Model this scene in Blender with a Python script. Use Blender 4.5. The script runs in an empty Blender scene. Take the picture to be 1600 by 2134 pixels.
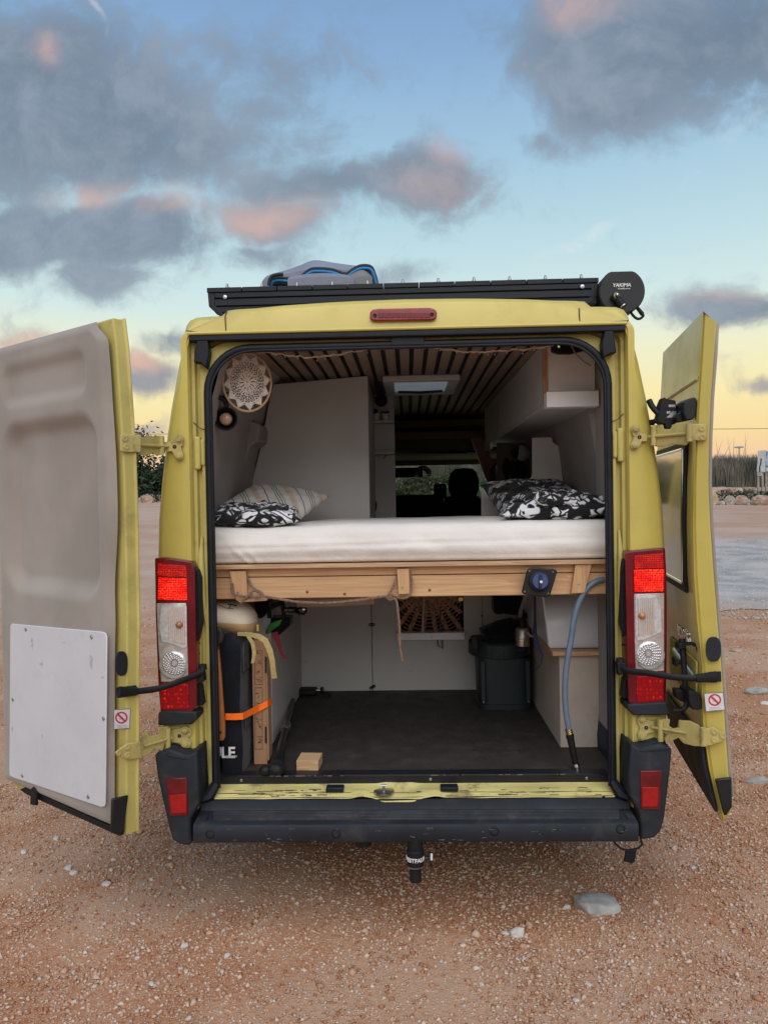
import bpy, bmesh, math, random
import numpy as np
from mathutils import Vector, Matrix, noise
random.seed(7); R_ = random.Random(11)
SC = bpy.context.scene
COL = SC.collection
V = Vector
# ------------------------------------------------------------------ camera
F, PCX, PCY = 1600.0, 800.0, 1067.0          # focal length and centre of the 1600 px wide photograph
CAM = V((0.0, -3.08, 1.76))
_yv = V(((850 - PCX) / F, -(1035 - PCY) / F, -1)).normalized()
_r = math.radians(1.0)
_xv = V((math.cos(_r), math.sin(_r), 0)); _xv = (_xv - _yv * _xv.dot(_yv)).normalized()
_zv = _xv.cross(_yv)
MT = Matrix((_xv, _yv, _zv))                  # camera space -> world (rows are the world axes seen by the camera)
cam = bpy.data.cameras.new('camera'); camo = bpy.data.objects.new('camera', cam); COL.objects.link(camo)
cam.sensor_fit = 'HORIZONTAL'; cam.sensor_width = 36.0; cam.lens = 36.0 * F / 1600.0
cam.clip_start = 0.05; cam.clip_end = 5000
camo.matrix_world = Matrix.Translation(CAM) @ MT.to_4x4()
SC.camera = camo
SC.render.resolution_x, SC.render.resolution_y = 767, 1024
SC.view_settings.view_transform = 'Standard'; SC.view_settings.look = 'None'
SC.view_settings.exposure = 1.0; SC.view_settings.gamma = 1.0
SC.view_settings.use_curve_mapping = False
SC.cycles.max_bounces = 8; SC.cycles.diffuse_bounces = 5; SC.cycles.transparent_max_bounces = 12
SC.cycles.sample_clamp_indirect = 6.0
SC.cycles.use_denoising = True

def ray(px, py): return MT @ V(((px - PCX) / F, -(py - PCY) / F, -1))
def P(px, py, Y):
    r = ray(px, py); return CAM + r * ((Y - CAM.y) / r.y)
def PX(px, py, X):
    r = ray(px, py); return CAM + r * ((X - CAM.x) / r.x)
def PZ(px, py, Z):
    r = ray(px, py); return CAM + r * ((Z - CAM.z) / r.z)
def PL(px, py, p, n):
    r = ray(px, py); return CAM + r * ((p - CAM).dot(n) / r.dot(n))
def lerp(a, b, t): return a + (b - a) * t
def sst(a, b, x):
    t = min(1, max(0, (x - a) / (b - a))); return t * t * (3 - 2 * t)
def interp(x, xs, ys): return float(np.interp(x, xs, ys))
def srgb(r, g, b):
    f = lambda c: (c / 255 / 12.92) if c / 255 <= .04045 else ((c / 255 + .055) / 1.055) ** 2.4
    return (f(r), f(g), f(b))

# ------------------------------------------------------------------ sky and sun
W = bpy.data.worlds.new('World'); SC.world = W; W.use_nodes = True
wn, wl = W.node_tree.nodes, W.node_tree.links
wn.clear()
def N(t, nodes, **k):
    n = nodes.new(t)
    for a, v in k.items():
        if a.startswith('i_'):
            key = a[2:]; key = int(key) if key.isdigit() else key
            n.inputs[key].default_value = v
        else: setattr(n, a, v)
    return n
def ramp(nodes, stops, interp_='LINEAR'):
    n = nodes.new('ShaderNodeValToRGB'); cr = n.color_ramp; cr.interpolation = interp_
    while len(cr.elements) < len(stops): cr.elements.new(0.5)
    for e, (p, c) in zip(cr.elements, stops):
        e.position = p; e.color = (*c, 1) if len(c) == 3 else c
    return n
def mathn(nodes, links, op, a, b=None, clamp=False):
    n = nodes.new('ShaderNodeMath'); n.operation = op; n.use_clamp = clamp
    for i, v in enumerate((a, b)):
        if v is None: continue
        if isinstance(v, (int, float)): n.inputs[i].default_value = v
        else: links.new(v, n.inputs[i])
    return n.outputs[0]
def mixc(nodes, links, fac, a, b, mode='MIX'):
    n = nodes.new('ShaderNodeMix'); n.data_type = 'RGBA'; n.blend_type = mode
    for i, v in ((0, fac), (6, a), (7, b)):
        if isinstance(v, (int, float)): n.inputs[i].default_value = v
        elif isinstance(v, (tuple, list)): n.inputs[i].default_value = (*v, 1) if len(v) == 3 else v
        else: links.new(v, n.inputs[i])
    return n.outputs[2]
def mapr(nodes, links, v, a, b, c=0., d=1., smooth=True):
    n = nodes.new('ShaderNodeMapRange'); n.interpolation_type = 'SMOOTHSTEP' if smooth else 'LINEAR'
    links.new(v, n.inputs[0])
    for i, x in zip((1, 2, 3, 4), (a, b, c, d)): n.inputs[i].default_value = x
    return n.outputs[0]

tc = wn.new('ShaderNodeTexCoord')
sep = wn.new('ShaderNodeSeparateXYZ'); wl.new(tc.outputs['Generated'], sep.inputs[0])
zc = mathn(wn, wl, 'MAXIMUM', sep.outputs['Z'], 0.0)
sky = ramp(wn, [(0.0, srgb(238, 190, 165)), (.035, srgb(246, 202, 164)), (.075, srgb(250, 222, 162)), (.125, srgb(250, 236, 178)),
                (.18, srgb(240, 240, 208)), (.235, srgb(212, 234, 232)), (.31, srgb(190, 220, 230)), (.40, srgb(164, 200, 224)),
                (.50, srgb(138, 174, 212)), (.58, srgb(122, 158, 200)), (.75, srgb(100, 138, 190)), (1.0, srgb(92, 128, 180))])
wl.new(zc, sky.inputs[0])
back = ramp(wn, [(0.0, srgb(214, 200, 186)), (.10, srgb(210, 206, 200)), (.25, srgb(190, 204, 214)), (.45, srgb(140, 174, 214)), (.7, srgb(104, 142, 194)), (1.0, srgb(92, 128, 180))])
wl.new(zc, back.inputs[0])
skybase = mixc(wn, wl, mapr(wn, wl, sep.outputs['Y'], .25, -.45), sky.outputs[0], back.outputs[0])
# cloud bank: heaps of vapour at fixed places of the sky, broken up by noise
ay = mathn(wn, wl, 'MAXIMUM', mathn(wn, wl, 'ABSOLUTE', sep.outputs['Y']), 0.3)
cu = mathn(wn, wl, 'DIVIDE', sep.outputs['X'], ay)
cv = mathn(wn, wl, 'DIVIDE', sep.outputs['Z'], ay)
cmb = wn.new('ShaderNodeCombineXYZ'); wl.new(cu, cmb.inputs[0]); wl.new(cv, cmb.inputs[1])
uv = cmb.outputs[0]
wob = N('ShaderNodeTexNoise', wn, i_Scale=6.0, i_Detail=6.0); wl.new(uv, wob.inputs['Vector'])
wv = wn.new('ShaderNodeVectorMath'); wv.operation = 'MULTIPLY_ADD'
wl.new(wob.outputs['Color'], wv.inputs[0]); wv.inputs[1].default_value = (.13, .08, 0); wv.inputs[2].default_value = (-.065, -.04, 0)
wa = wn.new('ShaderNodeVectorMath'); wa.operation = 'ADD'; wl.new(uv, wa.inputs[0]); wl.new(wv.outputs[0], wa.inputs[1])
def blob(px, py, sx, sy, amp=1.0, vec=None):
    m = wn.new('ShaderNodeVectorMath'); m.operation = 'SUBTRACT'; wl.new(vec or wa.outputs[0], m.inputs[0])
    m.inputs[1].default_value = ((px - 850) / F, (1035 - py) / F, 0)
    d = wn.new('ShaderNodeVectorMath'); d.operation = 'MULTIPLY'; wl.new(m.outputs[0], d.inputs[0])
    d.inputs[1].default_value = (F / sx / 1.38, F / sy / 1.38, 1)
    l = wn.new('ShaderNodeVectorMath'); l.operation = 'LENGTH'; wl.new(d.outputs[0], l.inputs[0])
    return mapr(wn, wl, l.outputs['Value'], 1.0, 0.0, 0.0, amp)
def vmax(L):
    o = L[0]
    for x in L[1:]: o = mathn(wn, wl, 'MAXIMUM', o, x)
    return o
def vsum(L):
    o = L[0]
    for x in L[1:]: o = mathn(wn, wl, 'ADD', o, x)
    return o
blobs = vmax([blob(20, 210, 330, 260, 1.0), blob(150, 110, 260, 150, .8), blob(250, 240, 300, 210, 1.0), blob(400, 300, 260, 120, .85), blob(560, 260, 240, 150, .55),
              blob(600, 140, 260, 150, .45), blob(40, 470, 330, 110, 1.05), blob(260, 470, 280, 110, 1.05), blob(230, 560, 160, 80, .8),
              blob(580, 450, 190, 80, .8), blob(560, 520, 160, 60, .6), blob(680, 390, 260, 80, .75), blob(900, 380, 190, 110, .9),
              blob(1360, 120, 360, 210, 1.05), blob(1300, 210, 230, 130, .95), blob(1500, 90, 300, 200, 1.0), blob(1150, 300, 110, 60, .45),
              blob(1150, 40, 140, 90, .6), blob(300, 770, 100, 50, .9), blob(360, 710, 80, 36, .6), blob(60, 700, 120, 40, .55),
              blob(1560, 665, 220, 55, .85), blob(1590, 600, 80, 30, .5), blob(1590, 815, 60, 16, .6), blob(300, 890, 60, 16, .5), blob(830, 570, 120, 30, .4),
              blob(1500, 945, 60, 12, .5), blob(-500, 300, 500, 300, .9), blob(2200, 250, 500, 260, .9), blob(700, -500, 800, 260, .7)])
n1 = N('ShaderNodeTexNoise', wn, i_Scale=6.0, i_Detail=9.0, i_Roughness=.62); wl.new(wa.outputs[0], n1.inputs['Vector'])
mp = wn.new('ShaderNodeMapping'); mp.inputs['Scale'].default_value = (1, 1.8, 1); wl.new(wa.outputs[0], mp.inputs[0])
n2 = N('ShaderNodeTexNoise', wn, i_Scale=2.6, i_Detail=4.0); wl.new(mp.outputs[0], n2.inputs['Vector'])
n3 = N('ShaderNodeTexNoise', wn, i_Scale=17.0, i_Detail=9.0, i_Roughness=.66); wl.new(wa.outputs[0], n3.inputs['Vector'])
nz = vsum([mathn(wn, wl, 'MULTIPLY', n1.outputs[0], .65), mathn(wn, wl, 'MULTIPLY', n2.outputs[0], .35), mathn(wn, wl, 'MULTIPLY', n3.outputs[0], .42)])
dens = mathn(wn, wl, 'ADD', blobs, mathn(wn, wl, 'MULTIPLY', mathn(wn, wl, 'SUBTRACT', nz, .71), 2.5))
mask = mapr(wn, wl, dens, .06, .74)
mask = mathn(wn, wl, 'MULTIPLY', mask, .90)
ccol = mixc(wn, wl, mapr(wn, wl, mathn(wn, wl, 'ADD', mathn(wn, wl, 'MULTIPLY', n3.outputs[0], .4), mathn(wn, wl, 'MULTIPLY', n1.outputs[0], .6)), .34, .68), srgb(108, 124, 142), srgb(148, 159, 175))
ccol = mixc(wn, wl, mapr(wn, wl, zc, .02, .20), srgb(190, 176, 178), ccol)
pink = vmax([blob(370, 405, 80, 36, 1.0), blob(190, 380, 100, 30, .7), blob(565, 445, 160, 46, .75), blob(955, 312, 60, 45, .55), blob(930, 400, 130, 60, .4), blob(100, 92, 40, 40, .7),
             blob(1190, 20, 140, 60, .55), blob(295, 745, 80, 26, 1.0), blob(60, 690, 110, 30, .9), blob(1585, 596, 50, 16, .8), blob(1530, 640, 120, 20, .3)])
pink = mathn(wn, wl, 'MULTIPLY', pink, mapr(wn, wl, n1.outputs[0], .3, .55))
ccol = mixc(wn, wl, mathn(wn, wl, 'MULTIPLY', pink, .75), ccol, srgb(238, 186, 164))
skyc = mixc(wn, wl, mask, skybase, ccol)
# thin bright trails
def streak(px, py, ang, ln, wd, amp):
    m = wn.new('ShaderNodeMapping'); m.vector_type = 'TEXTURE'; wl.new(wa.outputs[0], m.inputs[0])
    m.inputs['Location'].default_value = ((px - 850) / F, (1035 - py) / F, 0); m.inputs['Rotation'].default_value = (0, 0, math.radians(ang))
    m.inputs['Scale'].default_value = (ln / F, wd / F, 1)
    l = wn.new('ShaderNodeVectorMath'); l.operation = 'LENGTH'; wl.new(m.outputs[0], l.inputs[0])
    return mapr(wn, wl, l.outputs['Value'], 1.0, 0.0, 0.0, amp)
st = vmax([streak(1185, 520, 24, 150, 24, 1.0), streak(1480, 345, 38, 200, 16, .6), streak(225, 20, 104, 60, 12, 1.0)])
st = mathn(wn, wl, 'MULTIPLY', st, mapr(wn, wl, n1.outputs[0], .40, .62))
skyc = mixc(wn, wl, mathn(wn, wl, 'MULTIPLY', st, .8), skyc, srgb(238, 240, 238))
# below the horizon: dull earth
skyc = mixc(wn, wl, mapr(wn, wl, sep.outputs['Z'], -.02, -.08), skyc, (.16, .12, .10))
bg = N('ShaderNodeBackground', wn, i_Strength=0.5)
wl.new(skyc, bg.inputs[0])
wo = wn.new('ShaderNodeOutputWorld'); wl.new(bg.outputs[0], wo.inputs[0])
# the broad glow of the evening sky (no hard sun is left)
sun = bpy.data.lights.new('sun', 'SUN'); sun.energy = 1.3; sun.angle = math.radians(70); sun.color = (1.0, .94, .88)
suno = bpy.data.objects.new('sun', sun); COL.objects.link(suno)
suno.rotation_euler = (math.radians(42), 0, math.radians(5))
suno.location = (0, -6, 8)

# ------------------------------------------------------------------ mesh builder
OFF = {}
class G:
    def __init__(s): s.bm = bmesh.new()
    def verts(s, L): return [s.bm.verts.new(v) for v in L]
    def face(s, L):
        try: return s.bm.faces.new(L)
        except ValueError: return None
    def poly(s, pts): s.face(s.verts(pts)); return s
    def box(s, c, d, rot=None):
        c = V(c); h = V(d) / 2; vs = []
        for x in (-1, 1):
            for y in (-1, 1):
                for z in (-1, 1):
                    p = V((x * h.x, y * h.y, z * h.z))
                    if rot is not None: p = rot @ p
                    vs.append(s.bm.verts.new(c + p))
        for f in ((0, 1, 3, 2), (4, 6, 7, 5), (0, 4, 5, 1), (2, 3, 7, 6), (0, 2, 6, 4), (1, 5, 7, 3)): s.face([vs[i] for i in f])
        return s
    def bb(s, a, b):
        a, b = V(a), V(b); return s.box((a + b) / 2, [abs(x) for x in (b - a)])
    def prism(s, pts, vec):
        pts = [V(p) for p in pts]; vec = V(vec)
        a = s.verts(pts); b = s.verts([p + vec for p in pts]); n = len(a)
        s.face(a); s.face(list(reversed(b)))
        for i in range(n): s.face([a[i], b[i], b[(i + 1) % n], a[(i + 1) % n]])
        return s
    def loft(s, rings, closed=True, caps=True):
        rv = [s.verts(r) for r in rings]; n = len(rv[0])
        for a, b in zip(rv, rv[1:]):
            for i in range(n if closed else n - 1): s.face([a[i], a[(i + 1) % n], b[(i + 1) % n], b[i]])
        if caps and closed: s.face(list(reversed(rv[0]))); s.face(rv[-1])
        return s
    def tube(s, pts, r, n=8, closed=False, caps=True, flat=1.0):
        pts = [V(p) for p in pts]; m = len(pts); rings = []; prev = None
        for i, p in enumerate(pts):
            if closed: t = pts[(i + 1) % m] - pts[i - 1]
            else: t = pts[min(i + 1, m - 1)] - pts[max(i - 1, 0)]
            t = t.normalized() if t.length > 1e-9 else V((0, 0, 1))
            if prev is None:
                u = V((0, 0, 1)) if abs(t.z) < .9 else V((1, 0, 0))
                u = (u - t * u.dot(t)).normalized()
            else:
                u = prev - t * prev.dot(t)
                u = u.normalized() if u.length > 1e-6 else prev
            prev = u; w = t.cross(u)
            rr = r[i] if isinstance(r, (list, tuple)) else r
            rings.append([p + (u * math.cos(2 * math.pi * k / n) + w * math.sin(2 * math.pi * k / n) * flat) * rr for k in range(n)])
        if closed: rings.append(rings[0]); caps = False
        rv = [s.verts(q) for q in (rings[:-1] if closed else rings)]
        if closed: rv.append(rv[0])
        for a, b in zip(rv, rv[1:]):
            for i in range(n): s.face([a[i], a[(i + 1) % n], b[(i + 1) % n], b[i]])
        if caps: s.face(list(reversed(rv[0]))); s.face(rv[-1])
        return s
    def lathe(s, o, ax, prof, n=16, caps=True):          # prof: (distance along axis, radius)
        o = V(o); ax = V(ax).normalized(); u = V((0, 0, 1)) if abs(ax.z) < .9 else V((1, 0, 0))
        u = (u - ax * u.dot(ax)).normalized(); w = ax.cross(u)
        return s.loft([[o + ax * d + (u * math.cos(2 * math.pi * k / n) + w * math.sin(2 * math.pi * k / n)) * max(r, 1e-4) for k in range(n)] for d, r in prof], True, caps)
    def ribbon(s, pts, wid, th=.002):                    # strap: centre points, width vectors
        pts = [V(p) for p in pts]; m = len(pts); rings = []
        for i, p in enumerate(pts):
            w = V(wid[i]) if isinstance(wid, list) else V(wid)
            t = (pts[min(i + 1, m - 1)] - pts[max(i - 1, 0)]).normalized(); nn = t.cross(w).normalized() * th / 2
            rings.append([p - w / 2 - nn, p + w / 2 - nn, p + w / 2 + nn, p - w / 2 + nn])
        return s.loft(rings)
    def ball(s, c, rad, sub=2, nz=0., seed=0, freq=3.0, rot=None):
        c = V(c); rad = V(rad) if not isinstance(rad, (int, float)) else V((rad,) * 3)
        g = bmesh.ops.create_icosphere(s.bm, subdivisions=sub, radius=1)
        for v in g['verts']:
            k = 1 + (nz * noise.noise(v.co * freq + V((seed * 3.7, seed * 1.3, seed * 7.1))) if nz else 0)
            p = V((v.co.x * rad.x, v.co.y * rad.y, v.co.z * rad.z)) * k
            if rot is not None: p = rot @ p
            v.co = c + p
        return s
    def grid(s, fn, nu, nv):
        vs = [[s.bm.verts.new(fn(i / nu, j / nv)) for j in range(nv + 1)] for i in range(nu + 1)]
        for i in range(nu):
            for j in range(nv): s.face([vs[i][j], vs[i + 1][j], vs[i + 1][j + 1], vs[i][j + 1]])
        return s
    def done(s, name, mat, parent=None, bevel=0, seg=2, smooth=35, sub=0, thick=0, kind=None, base=None, label=None):
        bm = s.bm
        bmesh.ops.recalc_face_normals(bm, faces=bm.faces)
        me = bpy.data.meshes.new(name)
        if parent is not None: off = OFF[parent]
        else:
            xs = [v.co for v in bm.verts]
            off = V(base) if base is not None else V(((min(p.x for p in xs) + max(p.x for p in xs)) / 2, (min(p.y for p in xs) + max(p.y for p in xs)) / 2, min(p.z for p in xs)))
        for v in bm.verts: v.co -= off
        bm.to_mesh(me); bm.free()
        for q in me.polygons: q.use_smooth = smooth > 0
        if 0 < smooth < 180: me.set_sharp_from_angle(angle=math.radians(smooth))
        for m in (mat if isinstance(mat, (list, tuple)) else [mat]): me.materials.append(m)
        o = bpy.data.objects.new(name, me); COL.objects.link(o)
        OFF[o] = off
        if parent is not None: o.parent = parent
        else: o.location = off
        if thick:
            k = o.modifiers.new('thick', 'SOLIDIFY'); k.thickness = thick; k.offset = 0
        if bevel:
            k = o.modifiers.new('bevel', 'BEVEL'); k.width = bevel; k.segments = seg; k.limit_method = 'ANGLE'; k.angle_limit = math.radians(40); k.harden_normals = False
        if sub:
            k = o.modifiers.new('sub', 'SUBSURF'); k.levels = sub; k.render_levels = sub
        if kind: o['kind'] = kind
        if label: o['label'] = label
        return o
def tag(o, label, cat, group=None):
    o['label'] = label; o['category'] = cat
    if group: o['group'] = group
    return o
def thing(name, loc, label, cat, group=None):
    o = bpy.data.objects.new(name, None); COL.objects.link(o); o.location = loc; o.empty_display_size = .1
    OFF[o] = V(loc); return tag(o, label, cat, group)
def copy_tree(o, parent=None):
    c = o.copy(); COL.objects.link(c)
    if parent is not None: c.parent = parent
    OFF[c] = OFF[o]
    for ch in [x for x in bpy.data.objects if x.parent == o]: copy_tree(ch, c)
    return c
def text_mesh(body, size, depth=.002, bold=False, shear=0, spacing=1.0):
    cu_ = bpy.data.curves.new('t', 'FONT'); cu_.body = body; cu_.size = size; cu_.extrude = depth / 2; cu_.align_x = 'CENTER'; cu_.align_y = 'CENTER'
    cu_.shear = shear; cu_.space_character = spacing; cu_.resolution_u = 3
    if bold: cu_.offset = size * .02
    o = bpy.data.objects.new('t', cu_); COL.objects.link(o)
    dg = bpy.context.evaluated_depsgraph_get(); me = bpy.data.meshes.new_from_object(o.evaluated_get(dg))
    bpy.data.objects.remove(o); bpy.data.curves.remove(cu_); return me
def lettering(name, body, size, mat, parent, origin, right, up, depth=.002, **k):
    me = text_mesh(body, size, depth, **k); r = V(right).normalized(); u = V(up).normalized(); n = r.cross(u)
    for v in me.vertices: v.co = V(origin) + r * v.co.x + u * v.co.y + n * v.co.z - OFF[parent]
    me.materials.clear(); me.materials.append(mat)
    o = bpy.data.objects.new(name, me); COL.objects.link(o); o.parent = parent; OFF[o] = OFF[parent]; return o

# ------------------------------------------------------------------ materials
def M(name, col, rough=.5, metal=0., var=.12, scale=6., bump=0., bscale=80., spec=.5, coat=0., col2=None, dirt=0., dscale=3., dcol=(.07, .05, .035), stretch=None, emit=0., ecol=None, alpha=1., trans=0., sheen=0., coords='Object', detail=6., bdist=.004):
    m = bpy.data.materials.new(name); m.use_nodes = True
    nt = m.node_tree; n, l = nt.nodes, nt.links
    b = n['Principled BSDF']
    b.inputs['Roughness'].default_value = rough; b.inputs['Metallic'].default_value = metal
    b.inputs['Specular IOR Level'].default_value = spec; b.inputs['Coat Weight'].default_value = coat; b.inputs['Coat Roughness'].default_value = .12
    b.inputs['Transmission Weight'].default_value = trans; b.inputs['Alpha'].default_value = alpha; b.inputs['Sheen Weight'].default_value = sheen
    t = n.new('ShaderNodeTexCoord'); vec = t.outputs[coords]
    if stretch:
        mpn = n.new('ShaderNodeMapping'); mpn.inputs['Scale'].default_value = stretch; l.new(vec, mpn.inputs[0]); vec2 = mpn.outputs[0]
    else: vec2 = vec
    nz = N('ShaderNodeTexNoise', n, i_Scale=scale, i_Detail=detail); l.new(vec2, nz.inputs['Vector'])
    c1 = tuple(max(0, c * (1 - var)) for c in col); c2 = col2 or tuple(min(1, c * (1 + var)) for c in col)
    out = mixc(n, l, mapr(n, l, nz.outputs[0], .32, .68), c1, c2)
    if dirt:
        dz = N('ShaderNodeTexNoise', n, i_Scale=dscale, i_Detail=9.0, i_Roughness=.68); l.new(vec, dz.inputs['Vector'])
        out = mixc(n, l, mathn(n, l, 'MULTIPLY', mapr(n, l, dz.outputs[0], .5, .72), dirt), out, dcol)
        l.new(mapr(n, l, dz.outputs[0], .4, .75, rough, min(1, rough + .35)), b.inputs['Roughness'])
    l.new(out, b.inputs['Base Color'])
    if bump:
        bz = N('ShaderNodeTexNoise', n, i_Scale=bscale, i_Detail=4.0); l.new(vec2, bz.inputs['Vector'])
        bp = N('ShaderNodeBump', n, i_Strength=bump, i_Distance=bdist); l.new(bz.outputs[0], bp.inputs['Height']); l.new(bp.outputs[0], b.inputs['Normal'])
    if emit:
        b.inputs['Emission Color'].default_value = (*(ecol or col), 1); b.inputs['Emission Strength'].default_value = emit
    return m
def wood(name, c1, c2, axis=0, rough=.55, ring=26., bump=.08):
    m = bpy.data.materials.new(name); m.use_nodes = True; n, l = m.node_tree.nodes, m.node_tree.links; b = n['Principled BSDF']
    b.inputs['Roughness'].default_value = rough
    t = n.new('ShaderNodeTexCoord'); mpn = n.new('ShaderNodeMapping'); s = [1.0, 1.0, 1.0]; s[axis] = .045
    mpn.inputs['Scale'].default_value = s; l.new(t.outputs['Object'], mpn.inputs[0])
    w1 = N('ShaderNodeTexNoise', n, i_Scale=ring, i_Detail=3.0, i_Distortion=.4); l.new(mpn.outputs[0], w1.inputs['Vector'])
    wv_ = mathn(n, l, 'FRACT', mathn(n, l, 'MULTIPLY', w1.outputs[0], 7.0))
    wv_ = mapr(n, l, wv_, 0., 1.)
    f1 = N('ShaderNodeTexNoise', n, i_Scale=ring * 9, i_Detail=4.0); l.new(mpn.outputs[0], f1.inputs['Vector'])
    out = mixc(n, l, mathn(n, l, 'MULTIPLY', wv_, .75), c1, c2)
    out = mixc(n, l, mapr(n, l, f1.outputs[0], .35, .7, 0, .45), out, tuple(x * .7 for x in c2))
    l.new(out, b.inputs['Base Color'])
    bp = N('ShaderNodeBump', n, i_Strength=bump, i_Distance=.003); l.new(f1.outputs[0], bp.inputs['Height']); l.new(bp.outputs[0], b.inputs['Normal'])
    return m
YEL = (.56, .465, .105)
m_paint = M('yellow_paint', YEL, .40, var=.05, scale=2.2, coat=.5, spec=.35, dirt=.30, dscale=4.0, dcol=(.36, .28, .12))
m_jamb = M('dusty_yellow_jamb_paint', (.52, .445, .13), .55, var=.08, scale=4, dirt=.45, dscale=5, dcol=(.17, .12, .05))
m_sill = M('scratched_sill_paint', (.52, .46, .17), .5, var=.12, scale=9, dirt=.85, dscale=7, dcol=(.06, .035, .02), stretch=(.5, 1, 1))
m_rub = M('black_rubber', (.0045, .007, .012), .55, spec=.35, var=.3, scale=14, bump=.06, bscale=160)
m_plast = M('weathered_black_plastic', (.012, .0165, .0235), .6, spec=.4, var=.25, scale=5, bump=.10, bscale=420, dirt=.45, dscale=7, dcol=(.075, .066, .058), bdist=.0015)
m_plast2 = M('clean_black_plastic', (.009, .0105, .013), .45, spec=.4, var=.2, scale=12, bump=.05, bscale=300)
m_felt = M('grey_felt_lining', (.315, .280, .245), .95, var=.10, scale=3, bump=.35, bscale=520, sheen=.25, spec=.15, dirt=.12, dscale=2.2, dcol=(.22, .18, .15), bdist=.003)
m_white_lit = M('lit_white_laminate', (.80, .80, .80), .45, var=.03, scale=3)  # the white laminate again, its colour raised to stand in for light on it
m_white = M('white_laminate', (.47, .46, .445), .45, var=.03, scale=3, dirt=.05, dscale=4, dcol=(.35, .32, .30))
m_board = M('scuffed_white_board', (.60, .62, .65), .35, var=.03, scale=4, dirt=.12, dscale=9, dcol=(.25, .25, .26))
m_wall = M('warm_grey_lining', (.27, .25, .235), .8, var=.06, scale=5, bump=.1, bscale=300)
m_floor = M('brown_film_faced_floor', (.030, .0255, .022), .6, var=.12, scale=14, bump=.12, bscale=260, dirt=.10, dscale=10, dcol=(.12, .10, .08))
m_slat = wood('ceiling_slat_wood', (.30, .205, .15), (.22, .145, .10), 1)
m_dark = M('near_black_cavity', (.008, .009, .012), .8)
m_pine = wood('pine_timber', (.64, .41, .22), (.54, .31, .15), 0, ring=16)
m_pineV = wood('pine_timber_upright', (.60, .37, .19), (.50, .28, .13), 2, ring=16)
m_ply = wood('plywood_edge', (.60, .40, .24), (.40, .23, .12), 0, ring=30)
m_plyV = wood('plywood_edge_upright', (.62, .36, .19), (.36, .17, .07), 2, ring=30)
m_sheet = M('cream_fitted_sheet', (.73, .70, .655), .85, var=.04, scale=3, bump=.5, bscale=14, sheen=.2, spec=.2, bdist=.012)
m_steel = M('worn_steel', (.42, .42, .43), .32, metal=1, var=.15, scale=30)
m_chrome = M('chrome', (.72, .73, .75), .12, metal=1, var=.05)
m_black = M('matt_black', (.005, .006, .008), .6, spec=.35, var=.25, scale=20, bump=.06, bscale=300)
m_cloth = M('black_cloth', (.005, .006, .010), .92, var=.3, scale=12, bump=.3, bscale=380, spec=.2, sheen=.15)
m_rackm = M('black_powder_coat', (.0045, .0080, .0145), .5, spec=.35, var=.18, scale=8, bump=.05, bscale=400)
# ================================================================== GROUND AND BACKGROUND
def terr(x, y):
    s = sst(8, 45, y)
    z = s * (1.36 - .0208 * max(-70, min(70, x))) + 1.6 * sst(42.8, 52.5, y)
    z += .05 * noise.noise(V((x * .15, y * .15, 0))) * sst(4, 14, abs(y) + abs(x) * .5)
    return z
def gmat():
    m = bpy.data.materials.new('red_gravel'); m.use_nodes = True; n, l = m.node_tree.nodes, m.node_tree.links; b = n['Principled BSDF']
    b.inputs['Roughness'].default_value = .95; b.inputs['Specular IOR Level'].default_value = .15
    t = n.new('ShaderNodeTexCoord'); vec = t.outputs['Object']
    big = N('ShaderNodeTexNoise', n, i_Scale=.9, i_Detail=7.0, i_Roughness=.65); l.new(vec, big.inputs['Vector'])
    mid = N('ShaderNodeTexNoise', n, i_Scale=3.2, i_Detail=6.0); l.new(vec, mid.inputs['Vector'])
    fine = N('ShaderNodeTexNoise', n, i_Scale=70.0, i_Detail=5.0); l.new(vec, fine.inputs['Vector'])
    soil = mixc(n, l, mapr(n, l, big.outputs[0], .42, .58), (.40, .165, .072), (.48, .285, .180))
    soil = mixc(n, l, mapr(n, l, mid.outputs[0], .52, .75, 0, .45), soil, (.33, .135, .055))
    soil = mixc(n, l, mapr(n, l, fine.outputs[0], .35, .7, 0, .45), soil, (.56, .40, .27))
    # fine stones between the loose ones
    vo = N('ShaderNodeTexVoronoi', n, i_Scale=95.0); l.new(vec, vo.inputs['Vector'])
    vs = n.new('ShaderNodeSeparateColor'); l.new(vo.outputs['Color'], vs.inputs[0])
    pick = mathn(n, l, 'MULTIPLY', mapr(n, l, vs.outputs[0], .45, .6), mapr(n, l, vo.outputs['Distance'], .48, .30))
    stc = mixc(n, l, vs.outputs[1], (.46, .32, .24), (.74, .63, .53))
    soil = mixc(n, l, mathn(n, l, 'MULTIPLY', pick, .8), soil, stc)
    # paler, beaten surface away from the van
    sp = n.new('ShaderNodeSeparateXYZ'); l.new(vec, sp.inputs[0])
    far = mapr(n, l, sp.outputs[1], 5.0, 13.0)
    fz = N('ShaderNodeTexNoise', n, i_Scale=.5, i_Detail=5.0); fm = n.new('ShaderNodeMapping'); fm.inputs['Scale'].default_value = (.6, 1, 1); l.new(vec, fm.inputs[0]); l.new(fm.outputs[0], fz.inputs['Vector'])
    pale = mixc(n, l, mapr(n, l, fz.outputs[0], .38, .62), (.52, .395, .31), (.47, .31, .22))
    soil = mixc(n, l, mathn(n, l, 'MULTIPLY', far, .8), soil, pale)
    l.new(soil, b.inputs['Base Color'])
    h = mathn(n, l, 'ADD', mathn(n, l, 'MULTIPLY', pick, .8), mathn(n, l, 'MULTIPLY', fine.outputs[0], .6))
    bp = N('ShaderNodeBump', n, i_Strength=.8, i_Distance=.008); l.new(h, bp.inputs['Height']); l.new(bp.outputs[0], b.inputs['Normal'])
    return m
m_ground = gmat()
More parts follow.
